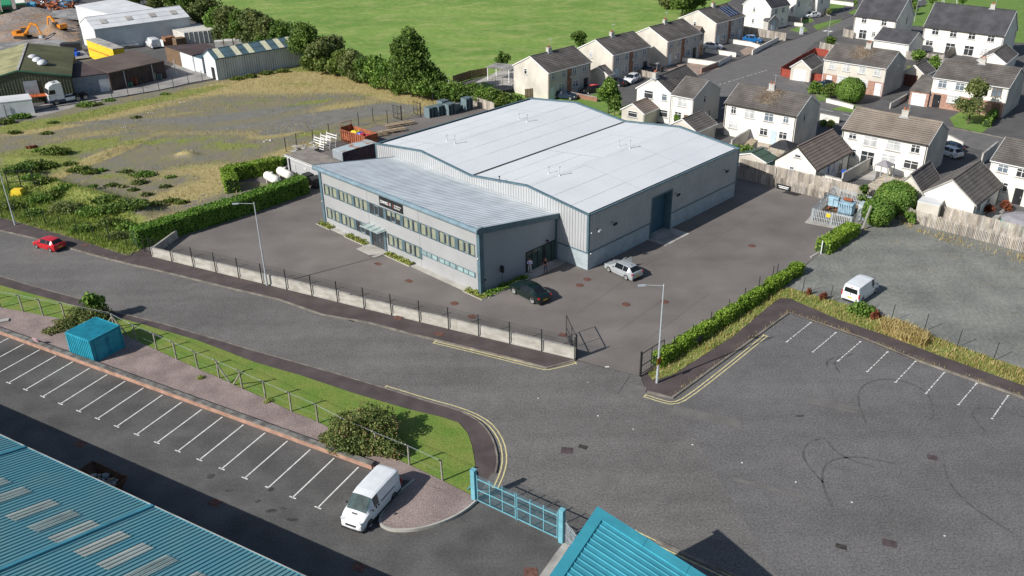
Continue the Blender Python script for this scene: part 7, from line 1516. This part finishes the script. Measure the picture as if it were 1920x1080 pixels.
# rails, timber, slabs
for i,(x,y) in enumerate([(597,281),(609,277),(620,273)]):
    t=thing('slatted_rack',['white slatted steel rack, left of three','white slatted steel rack, middle of three','white slatted steel rack, right of three'][i],'rack',G(x,y),R(-42),'white slatted racks behind the store'); b=MB()
    for k in range(5): b.beam((-1.3,.1*k,.25+k*.36),(1.3,.1*k,.25+k*.36),.04,.14)
    for s_ in (-1.2,1.2): b.beam((s_,0,0),(s_,.45,2.0),.06,.08)
    b.build('frame',M['pvc'],t)
for i,(x,y,l_,lab) in enumerate([(735,248,4.5,'flat pile of pale timber boards beside the yard gate'),(708,255,3.2,'small timber offcut pile next to the red skip'),(748,236,5.0,'long narrow stack of planks behind the timber pile')]):
    t=thing('timber_pile',lab,'timber',G(x,y),R(28),'timber stacked along the back fence'); b=MB()
    for k in range(10): b.cbox((rnd.uniform(-.2,.2),-.7+k*.15,.2+rnd.uniform(0,.3)),(l_,.14,.06),rnd.uniform(-.05,.05))
    for s_ in (-1,0,1): b.box(s_*l_*.35-.05,s_*l_*.35+.05,-.8,.8,0,.12)
    b.build('boards',M['woodn'],t)
t=thing('slab_pile','untidy pile of grey slabs and pipes beside the slatted racks','slabs',G(572,285),.4); b=MB()
for k in range(16): b.cbox((rnd.uniform(-1.8,1.8),rnd.uniform(-1,1),.1+rnd.uniform(0,.9)),(rnd.uniform(.5,1.4),rnd.uniform(.4,.9),.12),rnd.uniform(0,3))
b.build('slabs',M['conc'],t)
bf=thing('wire_fence','black posts along the back edge of the office yard beside the waste ground','fence')
for x,y in [(537,285),(557,276),(588,269),(618,258),(673,236),(700,228),(727,231),(812,196),(835,190),(847,187)]: p=G(x,y); b=MB(); b.box(p.x-.05,p.x+.05,p.y-.05,p.y+.05,0,2.2); b.build('post',M['black'],bf)
b=MB(); pp=[(537,285),(557,276),(588,269),(618,258),(673,236),(700,228),(727,231),(752,226)]
for z in (.3,1.2,2.1):
    for p,q in zip(pp,pp[1:]): b.bar(G(*p)+Vector((0,0,z)),G(*q)+Vector((0,0,z)),.01,n=3,cap=False)
b.build('wire',M['black'],bf)
leaf('blue-black open gate leaf at the back corner of the yard, left one',G(753,226),G(738,222),2.3); leaf('blue-black open gate leaf at the back corner of the yard, right one',G(789,220),G(776,214),2.3)
# gas tanks
for i,((x0_,y0_),(x1_,y1_),lab) in enumerate([((503,341),(521,351),'white gas tank inside the hedge enclosure, nearer the road'),((527,332),(545,342),'white gas tank inside the hedge enclosure, nearer the grey store')]):
    p,q=G(x0_,y0_),G(x1_,y1_); t=thing('gas_tank',lab,'gas tank',(p+q)/2,math.atan2(q.y-p.y,q.x-p.x),'white gas tanks behind the laurel hedge'); hl=1.35
    b=MB(); b.lathe([(0.01,-hl-.45),(.35,-hl-.38),(.55,-hl-.18),(.6,-hl),(.6,hl),(.55,hl+.18),(.35,hl+.38),(.01,hl+.45)],16,M=Matrix.Translation((0,0,.95))@Matrix.Rotation(R(90),4,'Y')); b.build('tank',M['render'],t,smooth=50)
    b=MB(); b.bar((0,0,1.5),(0,0,1.78),.2,n=10); b.build('valve_cover',M['render'],t); b=MB()
    for s_ in (-.9,.9): b.box(s_-.12,s_+.12,-.45,.45,0,.5)
    b.build('cradle',M['conc'],t)
def wbin(label,x,y,m,rz=0,grp='wheelie bins',z0=0):
    t=thing('wheelie_bin',label,'bin',G(x,y,z0),rz,grp); b=MB(); b.add([(-.24,-.26,.05),(.24,-.26,.05),(.24,.26,.05),(-.24,.26,.05),(-.29,-.33,.95),(.29,-.33,.95),(.29,.33,.95),(-.29,.33,.95)],[(0,1,5,4),(1,2,6,5),(2,3,7,6),(3,0,4,7),(0,3,2,1),(4,5,6,7)]); b.build('body',M[m],t); b=MB(); b.cbox((0,0,1.0),(.62,.72,.08),0,rx=.08); b.build('lid',M[m],t); b=MB(); b.bar((-.3,.3,.1),(.3,.3,.1),.1,n=8); b.build('wheel',M['trimb'],t); return t
for a_ in [('large black bin by the grey store, left one',580,346,'trimb',R(45)),('large black bin at the office left corner, right one',595,352,'trimb',R(45))]: t=wbin(*a_); t.scale=(2.2,1.6,1.5)
wbin('blue bin beside the white annex',1582,334,'blue',.3); wbin('black bin with red lid by the right edge house',1880,374,'trimb',.2); wbin('black bin beside the second field-row house',1240,135,'trimb',.4); wbin('dark bin at the pale picket fence',1195,148,'trimb',.4); wbin('green bin at the corner of the cream garage',1550,152,'shedgreen' if 'shedgreen' in M else 'trimb',.4); wbin('dark bin at the blue-grey sloping wall',1704,188,'trimb',.2)
# dark skip under the factory eave
sc_=G(188,893,1.3); ct_=thing('skip','rusty dark skip full of rubble in the shade beside the teal factory roof','skip',Vector((sc_.x,sc_.y,0)),EA)
b=MB(); vs=[(-1.0,-.8,.05),(1.0,-.8,.05),(1.0,.8,.05),(-1.0,.8,.05),(-1.9,-.85,1.35),(1.9,-.85,1.35),(1.9,.85,1.35),(-1.9,.85,1.35)]; b.add(vs,[(0,1,5,4),(1,2,6,5),(2,3,7,6),(3,0,4,7),(0,3,2,1)]); vi=[(x*.96,y*.95,z+.03) for x,y,z in vs]; b.add(vi,[(4,5,1,0),(5,6,2,1),(6,7,3,2),(7,4,0,3),(0,1,2,3)])
for p,q in ((4,5),(5,6),(6,7),(7,4)): b.beam(vs[p],vs[q],.08,.08)
b.build('body',mat('rusty_brown_skip',(.16,.085,.055),var=.3,scale=2),ct_)
b=MB()
for k in range(45): b.cbox((rnd.uniform(-1.2,1.2),rnd.uniform(-.6,.6),rnd.uniform(.5,.95)),(rnd.uniform(.15,.7),rnd.uniform(.1,.4),rnd.uniform(.05,.2)),rnd.uniform(0,3),rnd.choice((0,0,1,2)),rnd.uniform(-.5,.5),rnd.uniform(-.5,.5))
tag(b.build('rubble',[M['conc'],M['woodn'],M['galv']],None,loc=ct_.location,rz=EA),'rubble and offcuts lying in the dark skip','rubble',kind='stuff')
# yellow box and frame at the left edge
b=MB(); b.add([(-.8,-.6,0),(.8,-.6,0),(.8,.6,0),(-.8,.6,0),(-.6,-.45,.9),(.6,-.45,.9),(.6,.45,.9),(-.6,.45,.9)],[(0,1,5,4),(1,2,6,5),(2,3,7,6),(3,0,4,7),(4,5,6,7)]); tag(b.build('grit_bin',M['yellowp'],loc=G(35,366)),'yellow grit bin beside the steel frame at the left edge','grit bin')
t=thing('steel_frame','dark steel gate frame standing on the waste ground at the left edge','gate frame',G(20,362)); b=MB()
for p,q in (((0,0,0),(0,0,3)),((3.2,.6,0),(3.2,.6,3)),((0,0,3),(3.2,.6,3)),((0,0,1.5),(3.2,.6,1.5)),((5,1,0),(5,1,2.6)),((3.2,.6,1),(6,1.4,.8)),((1.5,.3,0),(1.5,.3,3))): b.beam(p,q,.09,.09)
b.build('frame',M['black'],t)
# ================================================================ GARDENS
t=thing('pergola','grey slatted pergola on the terrace beside the field','pergola',G(915,150),R(-28)); b=MB()
for x in (0,4.6):
    for y in (0,3.4): b=MB(); b.beam((x,y,0),(x,y,2.4),.14,.14); b.build('post',M['pvc'],t)
b=MB()
for i in range(15): b.box(-.3+i*.37,-.05+i*.37,-.3,3.7,2.45,2.52)
for y in (0,3.4): b.box(-.3,5.2,y-.06,y+.06,2.3,2.45)
b.build('roof_slats',M['conc'],t)
t=thing('trampoline','round trampoline with a dark net beside the terrace wall','trampoline',G(943,172)); b=MB(); b.lathe([(1.9,.7),(1.9,.75),(1.6,.75),(0.01,.72)],20); b.build('mat',M['trimb'],t)
for k in range(8): a_=k*.785; b=MB(); b.bar((1.9*math.cos(a_),1.9*math.sin(a_),0),(1.9*math.cos(a_),1.9*math.sin(a_),2.5),.03,n=5); b.build('pole',M['black'],t)
b=MB(); b.lathe([(1.88,2.45),(1.92,2.5)],20); b.build('top_ring',M['black'],t)
M['shedgreen']=mat('green_felt_roof',(.075,.12,.09),var=.12,scale=.8); M['shedteal']=mat('blue_green_shed_wall',(.12,.25,.26),var=.1)
house('garden shed with green felt roof and blue-green wall behind the warehouse corner',(1435,304),(1456,295),(1384,289),ze=2.1,zr=2.8,wall='shedteal',gab='dash',roof='shedgreen',name='garden_shed',cat='shed',courses=2,verge='pvc',gutter='galv',group='garden sheds')
t,L_,a_=boxbldg('small grey garden store with a brown lid near the mint green door',[(1396,271),(1410,274),(1421,263),(1407,260)],1.7,M['dashgrey'],M['woodn'],name='garden_store',cat='store')
t,L_,a_=boxbldg('beige block store with a white corrugated roof between the clipped trees and the outbuilding',[(1721,377),(1762,386),(1770,376),(1730,368)],2.2,M['dash'],M['shedwhite'],name='garden_store',cat='store')
def gazebo(label,c4,h,hr,rm,name='gazebo'):
    q=[G(x,y,h) for x,y in c4]; o=Vector((q[0].x,q[0].y,0)); t=thing(name,label,'gazebo',o); q=[Vector((p.x-o.x,p.y-o.y,h)) for p in q]; c_=sum(q,Vector())/4; c_.z=hr; b=MB(); b.add([tuple(p) for p in q]+[tuple(c_)],[(0,1,4),(1,2,4),(2,3,4),(3,0,4),(3,2,1,0)]); b.build('roof',rm,t)
    for p in q: b=MB(); p2=p.lerp(Vector((c_.x,c_.y,h)),.06); b.beam((p2.x,p2.y,0),(p2.x,p2.y,h),.1,.1); b.build('post',M['woodn'] if rm is not M['canv'] else M['galv'],t)
M['canv']=mat('grey_canvas',(.3,.29,.31),var=.1); M['feltblack']=mat('black_felt_tiles',(.04,.042,.047),var=.15)
gazebo('timber gazebo with a black hipped roof between the mossy semi and the white annex',[(1441,275),(1481,285),(1504,272),(1461,263)],2.3,3.2,M['feltblack'])
gazebo('grey canvas party gazebo in front of the tan roofed house',[(1640,309),(1665,316),(1679,308),(1655,301)],2.2,2.8,M['canv'])
b=MB(); b.lathe([(2.3,0),(2.3,1.0),(2.35,1.05)],20,0); b.lathe([(2.4,1.05),(1.6,1.5),(.01,1.8)],20,1); tag(b.build('garden_pool',[mat('sea_green_liner',(.1,.5,.38),var=.1),M['canv']],loc=G(1915,428)),'sea green round pool with a grey cover at the right edge','pool')
t=thing('swing_set','white A-frame swing set on the lawn above the long terrace block','swing set',G(1765,18),.3); b=MB()
for x in (0,4):
    for y in (-1.2,1.2): b.bar((x,y,0),(x,0,3),.06,n=5)
b.bar((0,0,3),(4,0,3),.06); b.build('frame',M['pvc'],t)
lamp(1552,70,4.8,.5,'small residential street lamp at the road ramp',R(180),'small street lamps on the estate',.05); lamp(1582,20,5,.5,'small residential street lamp at the top by the lawns',R(180),'small street lamps on the estate',.05); lamp(1714,41,5,.5,'small residential street lamp right of the white detached house',R(0),'small street lamps on the estate',.05)
b=MB(); b.box(-.35,.35,-.25,.25,0,1.4); b.box(-.4,.4,-.3,.3,1.4,1.48); tag(b.build('utility_cabinet',M['shedwall'],loc=G(1502,64)),'pale grey utility cabinet on the pavement by the tarmac drive','cabinet')
b=MB(); b.beam((0,0,0),(.6,.1,3.0),.16,.16); tag(b.build('leaning_post',M['conc'],loc=G(1616,431)),'leaning concrete post at the corner of the transformer compound','post')
b=MB(); b.bar((0,0,0),(0,0,7.5),.12,n=8); tag(b.build('timber_pole',M['wood'],loc=G(376,42)),'bare timber pole rising from the trees behind the containers','pole')
b=MB(); b.bar((0,0,0),(0,0,2.4),.1,n=6); tag(b.build('concrete_marker',M['conc'],loc=G(620,130)),'single pale post standing in the field hedge','post')
b=MB(); b.bar((0,0,0),(0,0,1.6),.06,n=6); tag(b.build('white_stake',M['pvc'],loc=G(1539,476)),'thin white stake at the near end of the short hedge','stake')
b=MB(); b.beam((0,0,.05),(2.2,2.0,.05),.2,.12); tag(b.build('kerb_block',M['conc'],loc=G(1520,483)),'pale concrete kerb block lying between the two short hedges','kerb block')
print('p6 ok')
# ================================================================ TREES AND SHRUBS
def tree(label,x,y,h,r,m,size=.42,cat='tree',name='tree',dens=1.0,clumps=None,group=None,th=None,open_=False,squash=1.0,loc=None):
    c=loc if loc is not None else G(x,y); bl=[]; n=clumps or 9
    zc=h*.58
    for i in range(n):
        a_=i*2.4+rnd.random()*.8; f_=math.sqrt((i+.5)/n); z=h*(.34+.5*rnd.random()) if i else h*.8
        k=r*(.42+.2*rnd.random())*(1 if not open_ else .7); w=1-abs(z/h-.5)*.9
        bl.append((math.cos(a_)*r*.62*f_*w,math.sin(a_)*r*.62*f_*w,min(z,h-k*.8),k,k,k*.85*squash))
    bl.append((0,0,h-r*.4,r*.42,r*.42,r*.45))
    return bush(name,label,cat,c,bl,m,size,dens*(.55 if open_ else 1),group,trunk=(h*.55,max(.06,r*.05)))
TG='hedgerow trees between the yards and the field'
T=[(262,12,8,4.5,'tree'),(300,26,8,4,'tree2'),(335,34,8,4,'tree'),(362,40,8.5,4.2,'tree'),(388,58,8,4,'tree2'),(410,72,7,3.6,'tree3'),(432,80,8,3.8,'tree2'),(456,84,7.5,3.5,'tree'),(478,88,8,3.8,'tree2'),(505,96,7.5,3.6,'tree2'),(532,104,7,3.4,'tree'),(578,124,8.5,4.0,'tree'),(603,134,6,3.2,'tree2'),(622,128,6.5,3.6,'tree2'),(645,143,5,3.0,'gorse'),(664,150,5.5,3.0,'tree2'),(686,155,5,2.8,'tree'),(706,160,5.5,2.8,'tree3'),(726,166,5,2.6,'tree3'),(745,172,5,2.6,'tree'),(806,182,6.2,3.2,'tree')]
names={'tree':'dark green bushy tree','tree2':'olive green scrubby tree','tree3':'fresh green leafy tree','gorse':'low bramble mound'}
where=['behind the pale sheds at the top','above the long white shed roof','right of the pale shed roof','beside the bare timber pole','behind the first reefer containers','behind the middle of the reefer row','behind the right end of the reefer row','left of the blue bins','behind the blue bins','behind the middle of the striped shed','behind the right part of the striped shed','just right of the striped shed end wall','right of the dark tree at the striped shed','near the pale post in the field hedge','at the rubble heap in the hedge','in the field hedge, right of the bramble mound','in the middle of the field hedge','in the field hedge, left of the tall one by two','directly left of the tall tree base','at the foot of the tallest tree','right of the tallest tree']
for (x,y,h,r,m),wh_ in zip(T,where): tree(names[m]+' '+wh_,x,y,h,r,M[m],.42,group=TG)
for i,(x,y,h,r,m) in enumerate([(590,132,3.5,2.6,'gorse'),(612,138,3.2,2.4,'gorse'),(633,142,3.4,2.4,'tree2'),(655,149,3.2,2.2,'tree3'),(676,155,3.2,2.2,'tree2'),(697,161,3.2,2.2,'tree'),(716,166,3.4,2.2,'tree3'),(735,171,3.2,2.2,'gorse'),(752,177,3.2,2.2,'tree3'),(792,188,3.4,2.4,'tree3'),(824,190,3.4,2.2,'tree'),(420,82,4,3,'tree2'),(445,88,4,3,'tree'),(470,92,4,3,'tree2'),(495,98,4,3,'tree3'),(520,104,4,3,'gorse')]):
    tree('low '+{'gorse':'bramble','tree':'dark green','tree2':'olive','tree3':'bright green'}[m]+' bush filling the hedge '+['at the rubble heap','just right of the rubble heap','left of the pale post','right of the pale post','second right of the pale post','left of the hedge middle','at the hedge middle','right of the hedge middle','left of the tallest tree','right of the tallest tree','at the right end of the tree belt','behind the reefer row end','behind the white boxes','behind the blue bins','right of the blue bins','behind the striped shed'][i],x,y,h,r,M[m],.36,cat='bush',name='hedge_bush',clumps=6,group='low bushes filling the field hedge')
# the tallest tree: a column of clumps
bl=[(math.cos(k*2.4)*1.5*(1 if z<8 else .55),math.sin(k*2.4)*1.3*(1 if z<8 else .55),z,1.7 if z<9 else 1.25,1.7 if z<9 else 1.2,1.4) for k,z in enumerate(np.linspace(1.8,11.0,20))]+[(x_,0,z,1.5,1.5,1.4) for x_,z in ((-2.3,6.5),(2.2,7.5),(-2.0,9),(1.6,9.6),(2.6,5),(-2.4,4))]
bush('tree','tallest tree in the field hedge, dense and columnar','tree',G(773,182),bl,M['tree'],.36,1.0,TG,trunk=(8,.25))
HG2='shrubs in the hedge behind the blue-grey pallets'
for (x,y,h,r,m),wh_ in zip([(848,190,3.4,2.2,'tree3'),(868,192,3.2,2.2,'tree'),(886,190,3.2,2.3,'tree'),(906,196,3.0,2.2,'tree3'),(926,200,3.0,2.2,'tree'),(946,204,2.8,2.0,'gorse'),(962,206,2.6,1.8,'tree')],['at its left end above the pallets','second from the left','behind the tallest pallet stack','above the sunlit fence stub','right of the fence stub','second from the right','last one at the warehouse eave']): tree(('leafy shrub ' if m!='gorse' else 'bramble shrub ')+wh_+' of the pallet yard hedge',x,y,h,r,M[m],.32,cat='shrub',name='shrub',clumps=6,group=HG2)
for (x,y,h,r,m,lab,cl) in [(941,133,3.6,1.7,'tree','round dark bush behind the pergola',6),(1084,96,4.2,2.0,'tree','dark bush behind the first field-row house',6),(1278,30,7,4,'tree','dark tree behind the third field-row house',9),(1302,22,7,4,'tree','dark tree behind the solar panel house',9),(1255,16,5,3.5,'tree2','olive scrub at the corner of the field',7),(1140,212,6.0,2.0,'tree3','slim leafy tree with pale stems behind the far warehouse eave',10),(1152,216,3.5,1.5,'tree','low bush at the foot of the slim leafy tree',5),
  (1178,222,2.2,1.3,'tree','small shrub left of the cream garden annex',5),(1196,226,2.4,1.5,'tree3','shrub in front of the cream garden annex',5),(1275,236,2.4,1.3,'tree3','shrub beside the low tiled garage roof',5),(1310,252,2.0,1.4,'gorse','bramble behind the warehouse ridge eave',5),(1328,256,1.8,1.2,'tree','small dark shrub at the right warehouse eave',5),(1397,309,2.6,1.8,'tree','dark shrub between the timber fence and the green shed',6),(1379,292,1.6,.9,'tree3','small green shrub beside the golden bush',4),
  (1526,176,2.2,1.5,'tree3','rounded green shrub left of the dark parked car',5),(1557,184,2.6,1.7,'gorse','dark rounded shrub right of the parked car',5),(1747,138,3.4,1.7,'tree3','bright green bush behind the attached garage',6),(1720,120,2.6,1.6,'tree3','green bush by the weathered garden fence',5),(1557,88,2.2,1.4,'tree','dark shrub inside the corner garden wall',5),(1553,30,1.8,.9,'tree2','small garden tree beside the white saloon car',4),(1700,400,2.0,1.8,'tree3','low green shrub right of the clipped trees',5),(1705,418,1.4,.9,'tree3','climbing weed on the paling fence',4),
  (1695,16,3.5,1.2,'tree3','young street tree, left of the top right lawn',5),(1714,14,3.5,1.1,'tree3','young street tree, second on the top right lawn',5),(1745,20,4,1.2,'tree3','young street tree near the swing set',5),(1804,16,4,1.3,'tree3','young street tree above the long terrace roof',5),(1712,28,3,1.2,'tree','dark young tree beside the small street lamp',5),(1602,18,2.4,.8,'tree3','very small tree on the top left lawn',4),(1850,372+30,1.2,.8,'dock','red leaved shrub on the right edge patio, left one',4),(1884,395,1.2,.9,'dock','red leaved shrub on the right edge patio, right one',4),(1617,388,3.0,.9,'tree','small dark conifer inside the compound fence',5)]:
    tree(lab,x,y,h,r,M[m],.3 if r<2.5 else .42,cat='tree' if h>3.2 else 'shrub',name='tree' if h>3.2 else 'shrub',clumps=cl)
for lab,x,y,r,h,m in [('large clipped dome tree beside the outbuilding',1674,400,2.3,4.0,'tree3'),('clipped round tree at the transformer compound corner',1643,421,1.75,3.4,'tree3'),('very large rounded green bush in the brick fronted semi garden',1592,192,2.3,4.2,'tree3'),('small golden bush beside the garden store',1388,288,.6,1.2,'gold'),('golden green bush by the dark parked car',1575,176,.9,1.8,'gold'),('small clipped green ball on the street wall',1543,236,.5,1.0,'tree3'),('small clipped golden ball on the street wall',1557,238,.55,1.1,'gold')]:
    c=G(x,y); rz_=h/2; bl=[(0,0,rz_*1.02,r*.93,r*.93,rz_*.93)]
    t=thing('clipped_tree',lab,'tree',c,0,'clipped garden trees'); n=int(4*math.pi*r*rz_*110); v=npr.normal(size=(n,3)); v/=np.linalg.norm(v,axis=1)[:,None]; lp=1+.05*np.sin(v[:,0]*9)*np.cos(v[:,1]*8+1)+npr.normal(size=n)*.03; P_=v*lp[:,None]*np.array([r,r,rz_])+np.array([0,0,rz_]); leaves('foliage',P_[P_[:,2]>.05],.2,M[m],t,nrm=v[P_[:,2]>.05]); b=MB(); b.ell((0,0,rz_),(r*.88,r*.88,rz_*.88),16,10); b.build('core',M['core'],t)
b_=tree('young open crowned tree with reddish tinge on the lawn before the garage house',1814,233,7.4,2.9,M['tree2'],.3,open_=True,clumps=16,group=None)
hedge('box_hedge','small clipped hedge block at the recessed door of the garage house',[G(1848,238),G(1866,216)],1.1,1.3,M['tree3'],.2,80)
hedge('ivy_hedge','golden ivy draped over the brown door garage',[G(1700,152),G(1722,148)],.8,2.6,M['gold'],.2,90)
# bushes on the waste ground
WB=[(107,292,2.0,'gorse'),(60,318,2.3,'tree'),(38,332,2.1,'tree'),(82,316,1.9,'gorse'),(62,346,1.3,'tree3'),(150,322,1.6,'gorse'),(170,326,1.2,'gorse'),(88,354,1.5,'gorse'),(124,365,1.5,'tree3'),(202,389,1.7,'tree'),(222,402,2.2,'tree'),(250,402,2.1,'tree'),(272,331,1.4,'tree3'),(256,330,1.0,'tree2'),(262,345,1.1,'tree2'),(210,350,.9,'gorse'),(320,334,.7,'tree3'),(292,389,1.1,'tree2'),(322,380,1.1,'gorse'),(340,382,.9,'gorse'),(235,324,.9,'tree2'),(100,232,.8,'tree'),(88,252,.9,'gorse'),(28,251,1.0,'gorse'),(60,278,.8,'dock'),(75,285,1.1,'tree3'),(132,312,1.1,'gorse'),(188,322,.9,'tree3'),(30,360,1.1,'tree'),(255,222,.8,'tree2'),(162,200,1.6,'tree3'),(178,198,1.2,'tree2'),(40,222,1.6,'tree3'),(10,232,1.5,'gorse'),(230,352,.6,'tree2'),(175,357,.7,'tree3'),(310,352,.8,'tree2'),(250,358,.7,'gorse'),(275,367,.8,'tree2'),(205,190,1.0,'tree3'),(310,178,.8,'tree3'),(445,150,1.3,'gorse'),(470,146,1.3,'gorse'),(500,140,1.4,'gorse'),(530,136,1.4,'gorse')]
for i,(x,y,r,m) in enumerate(WB):
    c=G(x,y); z=lot_at(c.x,c.y)[1]; c.z=z
    near='near the roadside fence' if y>375 else 'below the steel frame track' if y>340 and x<140 else 'on the middle of the waste ground' if y>300 else 'along the industrial yard fence' if y<240 else 'on the upper waste ground'
    r*=.8; bush('scrub_bush',{'dock':'rusty red weed clump ','gorse':'dark bramble clump ','tree':'dense dark green bush ','tree2':'olive scrub clump ','tree3':'bright green bush '}[m]+near,'bush',c,[(0,0,r*.3,r,r*.8,r*.42),(r*.7,r*.3,r*.22,r*.6,r*.6,r*.3),(-r*.8,-.1*r,r*.2,r*.7,r*.5,r*.25)],M[m],.24,.75,group='scrub bushes on the waste ground')
# weeds and grasses nobody could count
def weeds(name,label,n,px_poly,m,size,fn,asp=1.0,z0=0.02):
    poly=[(g.x,g.y) for g in gp(px_poly)] if px_poly is not None else lot_poly; xs=[p[0] for p in poly]; ys=[p[1] for p in poly]
    X=npr.uniform(min(xs),max(xs),n); Y=npr.uniform(min(ys),max(ys),n); c=np.zeros(n,bool)
    for i in range(len(poly)):
        x1,y1=poly[i];x2,y2=poly[i-1]
        if y1!=y2: c^=((y1>Y)!=(y2>Y))&(X<(x2-x1)*(Y-y1)/(y2-y1)+x1)
    X=X[c];Y=Y[c]; pts=[]
    cl=np.sin(X*1.3+np.sin(Y*.9)*2)*np.cos(Y*1.1+np.sin(X*.7)*2)*.5+.5; r_=npr.random(len(X))
    for x,y,k,q in zip(X,Y,cl,r_):
        w,z=fn(x,y)
        if q<w*(.35+.9*k): pts.append((x,y,z))
    if not pts: return
    o=leaves(name,pts,size,m,None,tuft=True,asp=asp); tag(o,label,'weeds',kind='stuff'); return o
weeds('dry_grass','tall straw coloured dry grass on the waste ground',90000,None,M['straw'],.3,lambda x,y:(lambda c,z:(min(1,c[0]*1.0),z))(*lot_at(x,y)))
weeds('green_weeds','patchy green weeds on the waste ground',90000,None,M['weed'],.28,lambda x,y:(lambda c,z:(min(1,c[1]*.5),z))(*lot_at(x,y)))
VP=[(1215,700),(1225,716),(1262,705),(1300,680),(1375,632),(1440,577),(1462,561),(1480,561),(1575,602),(1665,632),(1765,670),(1920,725),(2300,860),(2300,830),(1920,694),(1800,652),(1700,612),(1600,575),(1480,540),(1440,545),(1380,590),(1290,650)]
weeds('verge_grass','rough green grass on the verge between pavement and gravel lot',42000,VP,M['weed'],.26,lambda x,y:(.8,.03))
weeds('verge_dry_grass','dry straw grass on the verge between pavement and gravel lot',80000,VP,M['straw'],.3,lambda x,y:(.9 if P((x,y,0))[0]>1640 else .45,.03))
weeds('verge_tall_grass','tall bleached grass clump in the verge below the white van',5000,[(1655,607),(1690,612),(1740,636),(1735,652),(1690,640),(1655,625)],M['straw'],.7,lambda x,y:(1,.03))
for x,y,r in [(1543,562,.5),(1640,598,.6),(1516,553,.3),(1632,590,.4)]:
    bush('dock_plant','rust red dock plants in the verge '+('left of the white van' if x<1560 else 'right of the white van'),'weed',G(x,y),[(0,0,.4,r*.6,r*.4,.5),(r*.6,.1,.3,r*.3,r*.3,.4),(-r*.6,-.1,.35,r*.25,r*.3,.45)],M['dock'] if x!=1632 else M['weed'],.16,1.2,group='red dock plants in the verge')
bush('shrub','green weedy bush at the rear bumper of the white van','bush',G(1611,590),[(0,0,.6,1.1,.8,.8),(.8,-.2,.5,.8,.7,.6)],M['tree3'],.2,1)
weeds('kerb_weeds','dry weeds growing along the kerb of the right pavement',16000,[(1262,747),(1440,618),(1480,588),(1615,635),(1715,676),(1920,748),(1920,741),(1715,670),(1615,629),(1478,580),(1434,612),(1254,741)],M['straw'],.17,lambda x,y:(.8,.12))
weeds('kerb_weeds','thin weeds along the kerb and pavement of the left road',9000,[(60,447),(182,480),(300,508),(300,505.8),(182,477.8),(60,444.5)],M['straw'],.14,lambda x,y:(.5,.12))
weeds('fence_weeds','dry orange grass along the foot of the paling fence at the gravel lot',14000,[(1640,400),(1690,412),(1740,430),(1852,460),(2000,505),(2000,520),(1850,478),(1740,445),(1690,425),(1620,425),(1610,440),(1640,420)],M['straw'],.3,lambda x,y:(.55 if math.sin(x*.8)>-.3 else .1,.02))
weeds('gravel_weeds','bleached weed patches on the grey gravel lot',12000,[(1600,440),(1700,425),(1920,480),(1920,640),(1800,560),(1700,500),(1600,480)],M['straw'],.13,lambda x,y:(max(0,math.sin(x*.7+2)*math.cos(y*.9)-.35)*1.2*(1 if P((x,y,0))[1]<520 else .35),.021))
weeds('roadside_weeds','lush mixed weeds on the bank behind the dark roadside fence',60000,[(0,330),(90,345),(200,380),(255,400),(262,465),(240,480),(150,452),(30,416),(0,410),(-120,380),(-120,320)],M['weed'],.4,lambda x,y:(.95,lot_at(x,y)[1]))
weeds('field_edge_grass','tall rough grass along the field hedge',16000,[(565,118),(640,140),(720,155),(830,195),(860,185),(760,160),(640,130),(580,112)],M['weed'],.4,lambda x,y:(.8,0))
weeds('verge_blades','short grass blades along the edges of the mown verge',26000,[(122,601),(370,641),(480,681),(665,739),(830,784),(885,838),(892,880),(870,915),(768,872),(600,793),(412,711),(257,641)],M['weed'],.1,lambda x,y:(.9,.13))
for i,(x,y,r,m,wh_) in enumerate([(70,380,1.5,'tree3','below the left lamp post bank'),(120,398,1.8,'tree2','above the red car'),(170,405,1.6,'tree3','in the middle of the bank'),(205,425,1.5,'gorse','right of the middle of the bank'),(60,404,1.2,'tree3','at the left bottom of the bank'),(150,435,1.2,'tree3','close to the pavement above the red car'),(215,448,1.1,'tree2','close to the hedge end'),(100,372,1.3,'gorse','at the top of the bank'),(20,392,1.4,'gorse','at the far left of the bank'),(235,432,1.3,'tree3','just left of the laurel hedge end')]):
    c=G(x,y); c.z=lot_at(c.x,c.y)[1]; bush('weedy_bush',{'tree3':'fresh green','tree2':'olive','gorse':'dark'}[m]+' weedy bush '+wh_,'bush',c,[(0,0,r*.3,r,r*.8,r*.5),(r*.8,.2*r,r*.2,r*.7,r*.6,r*.4)],M[m],.22,.7,group='weedy bushes on the roadside bank')
# litter
for x,y,s_,lab in [(585,122,.9,'rubble'),(665,139,.3,''),(680,144,.3,''),(702,151,.3,''),(742,159,.35,''),(793,172,.35,''),(502,265,.5,''),(341,192,.3,''),(281,212,.3,''),(232,240,.25,'')]:
    b=MB(); g=G(x,y)
    for k in range(14 if lab else 3): b.cbox((rnd.uniform(-1,1)*s_*2,rnd.uniform(-1,1)*s_,.15*rnd.random()+(.4*rnd.random() if lab else 0)),(s_*.8,s_*.5,s_*.4),rnd.uniform(0,3),0,rnd.uniform(-.5,.5),.3)
    tag(b.build('rubble_heap' if lab else 'litter_bag',M['conc'] if lab else M['pvc'],loc=g),'heap of pale rubble at the hedge right of the striped shed' if lab else ('white litter bag lying in the dry grass by the field hedge' if y<180 else 'scrap of white litter on the waste ground'),'rubble' if lab else 'litter',group=None if lab else ('litter bags at the field hedge' if y<180 else 'litter on the waste ground'))
print('p7 ok')
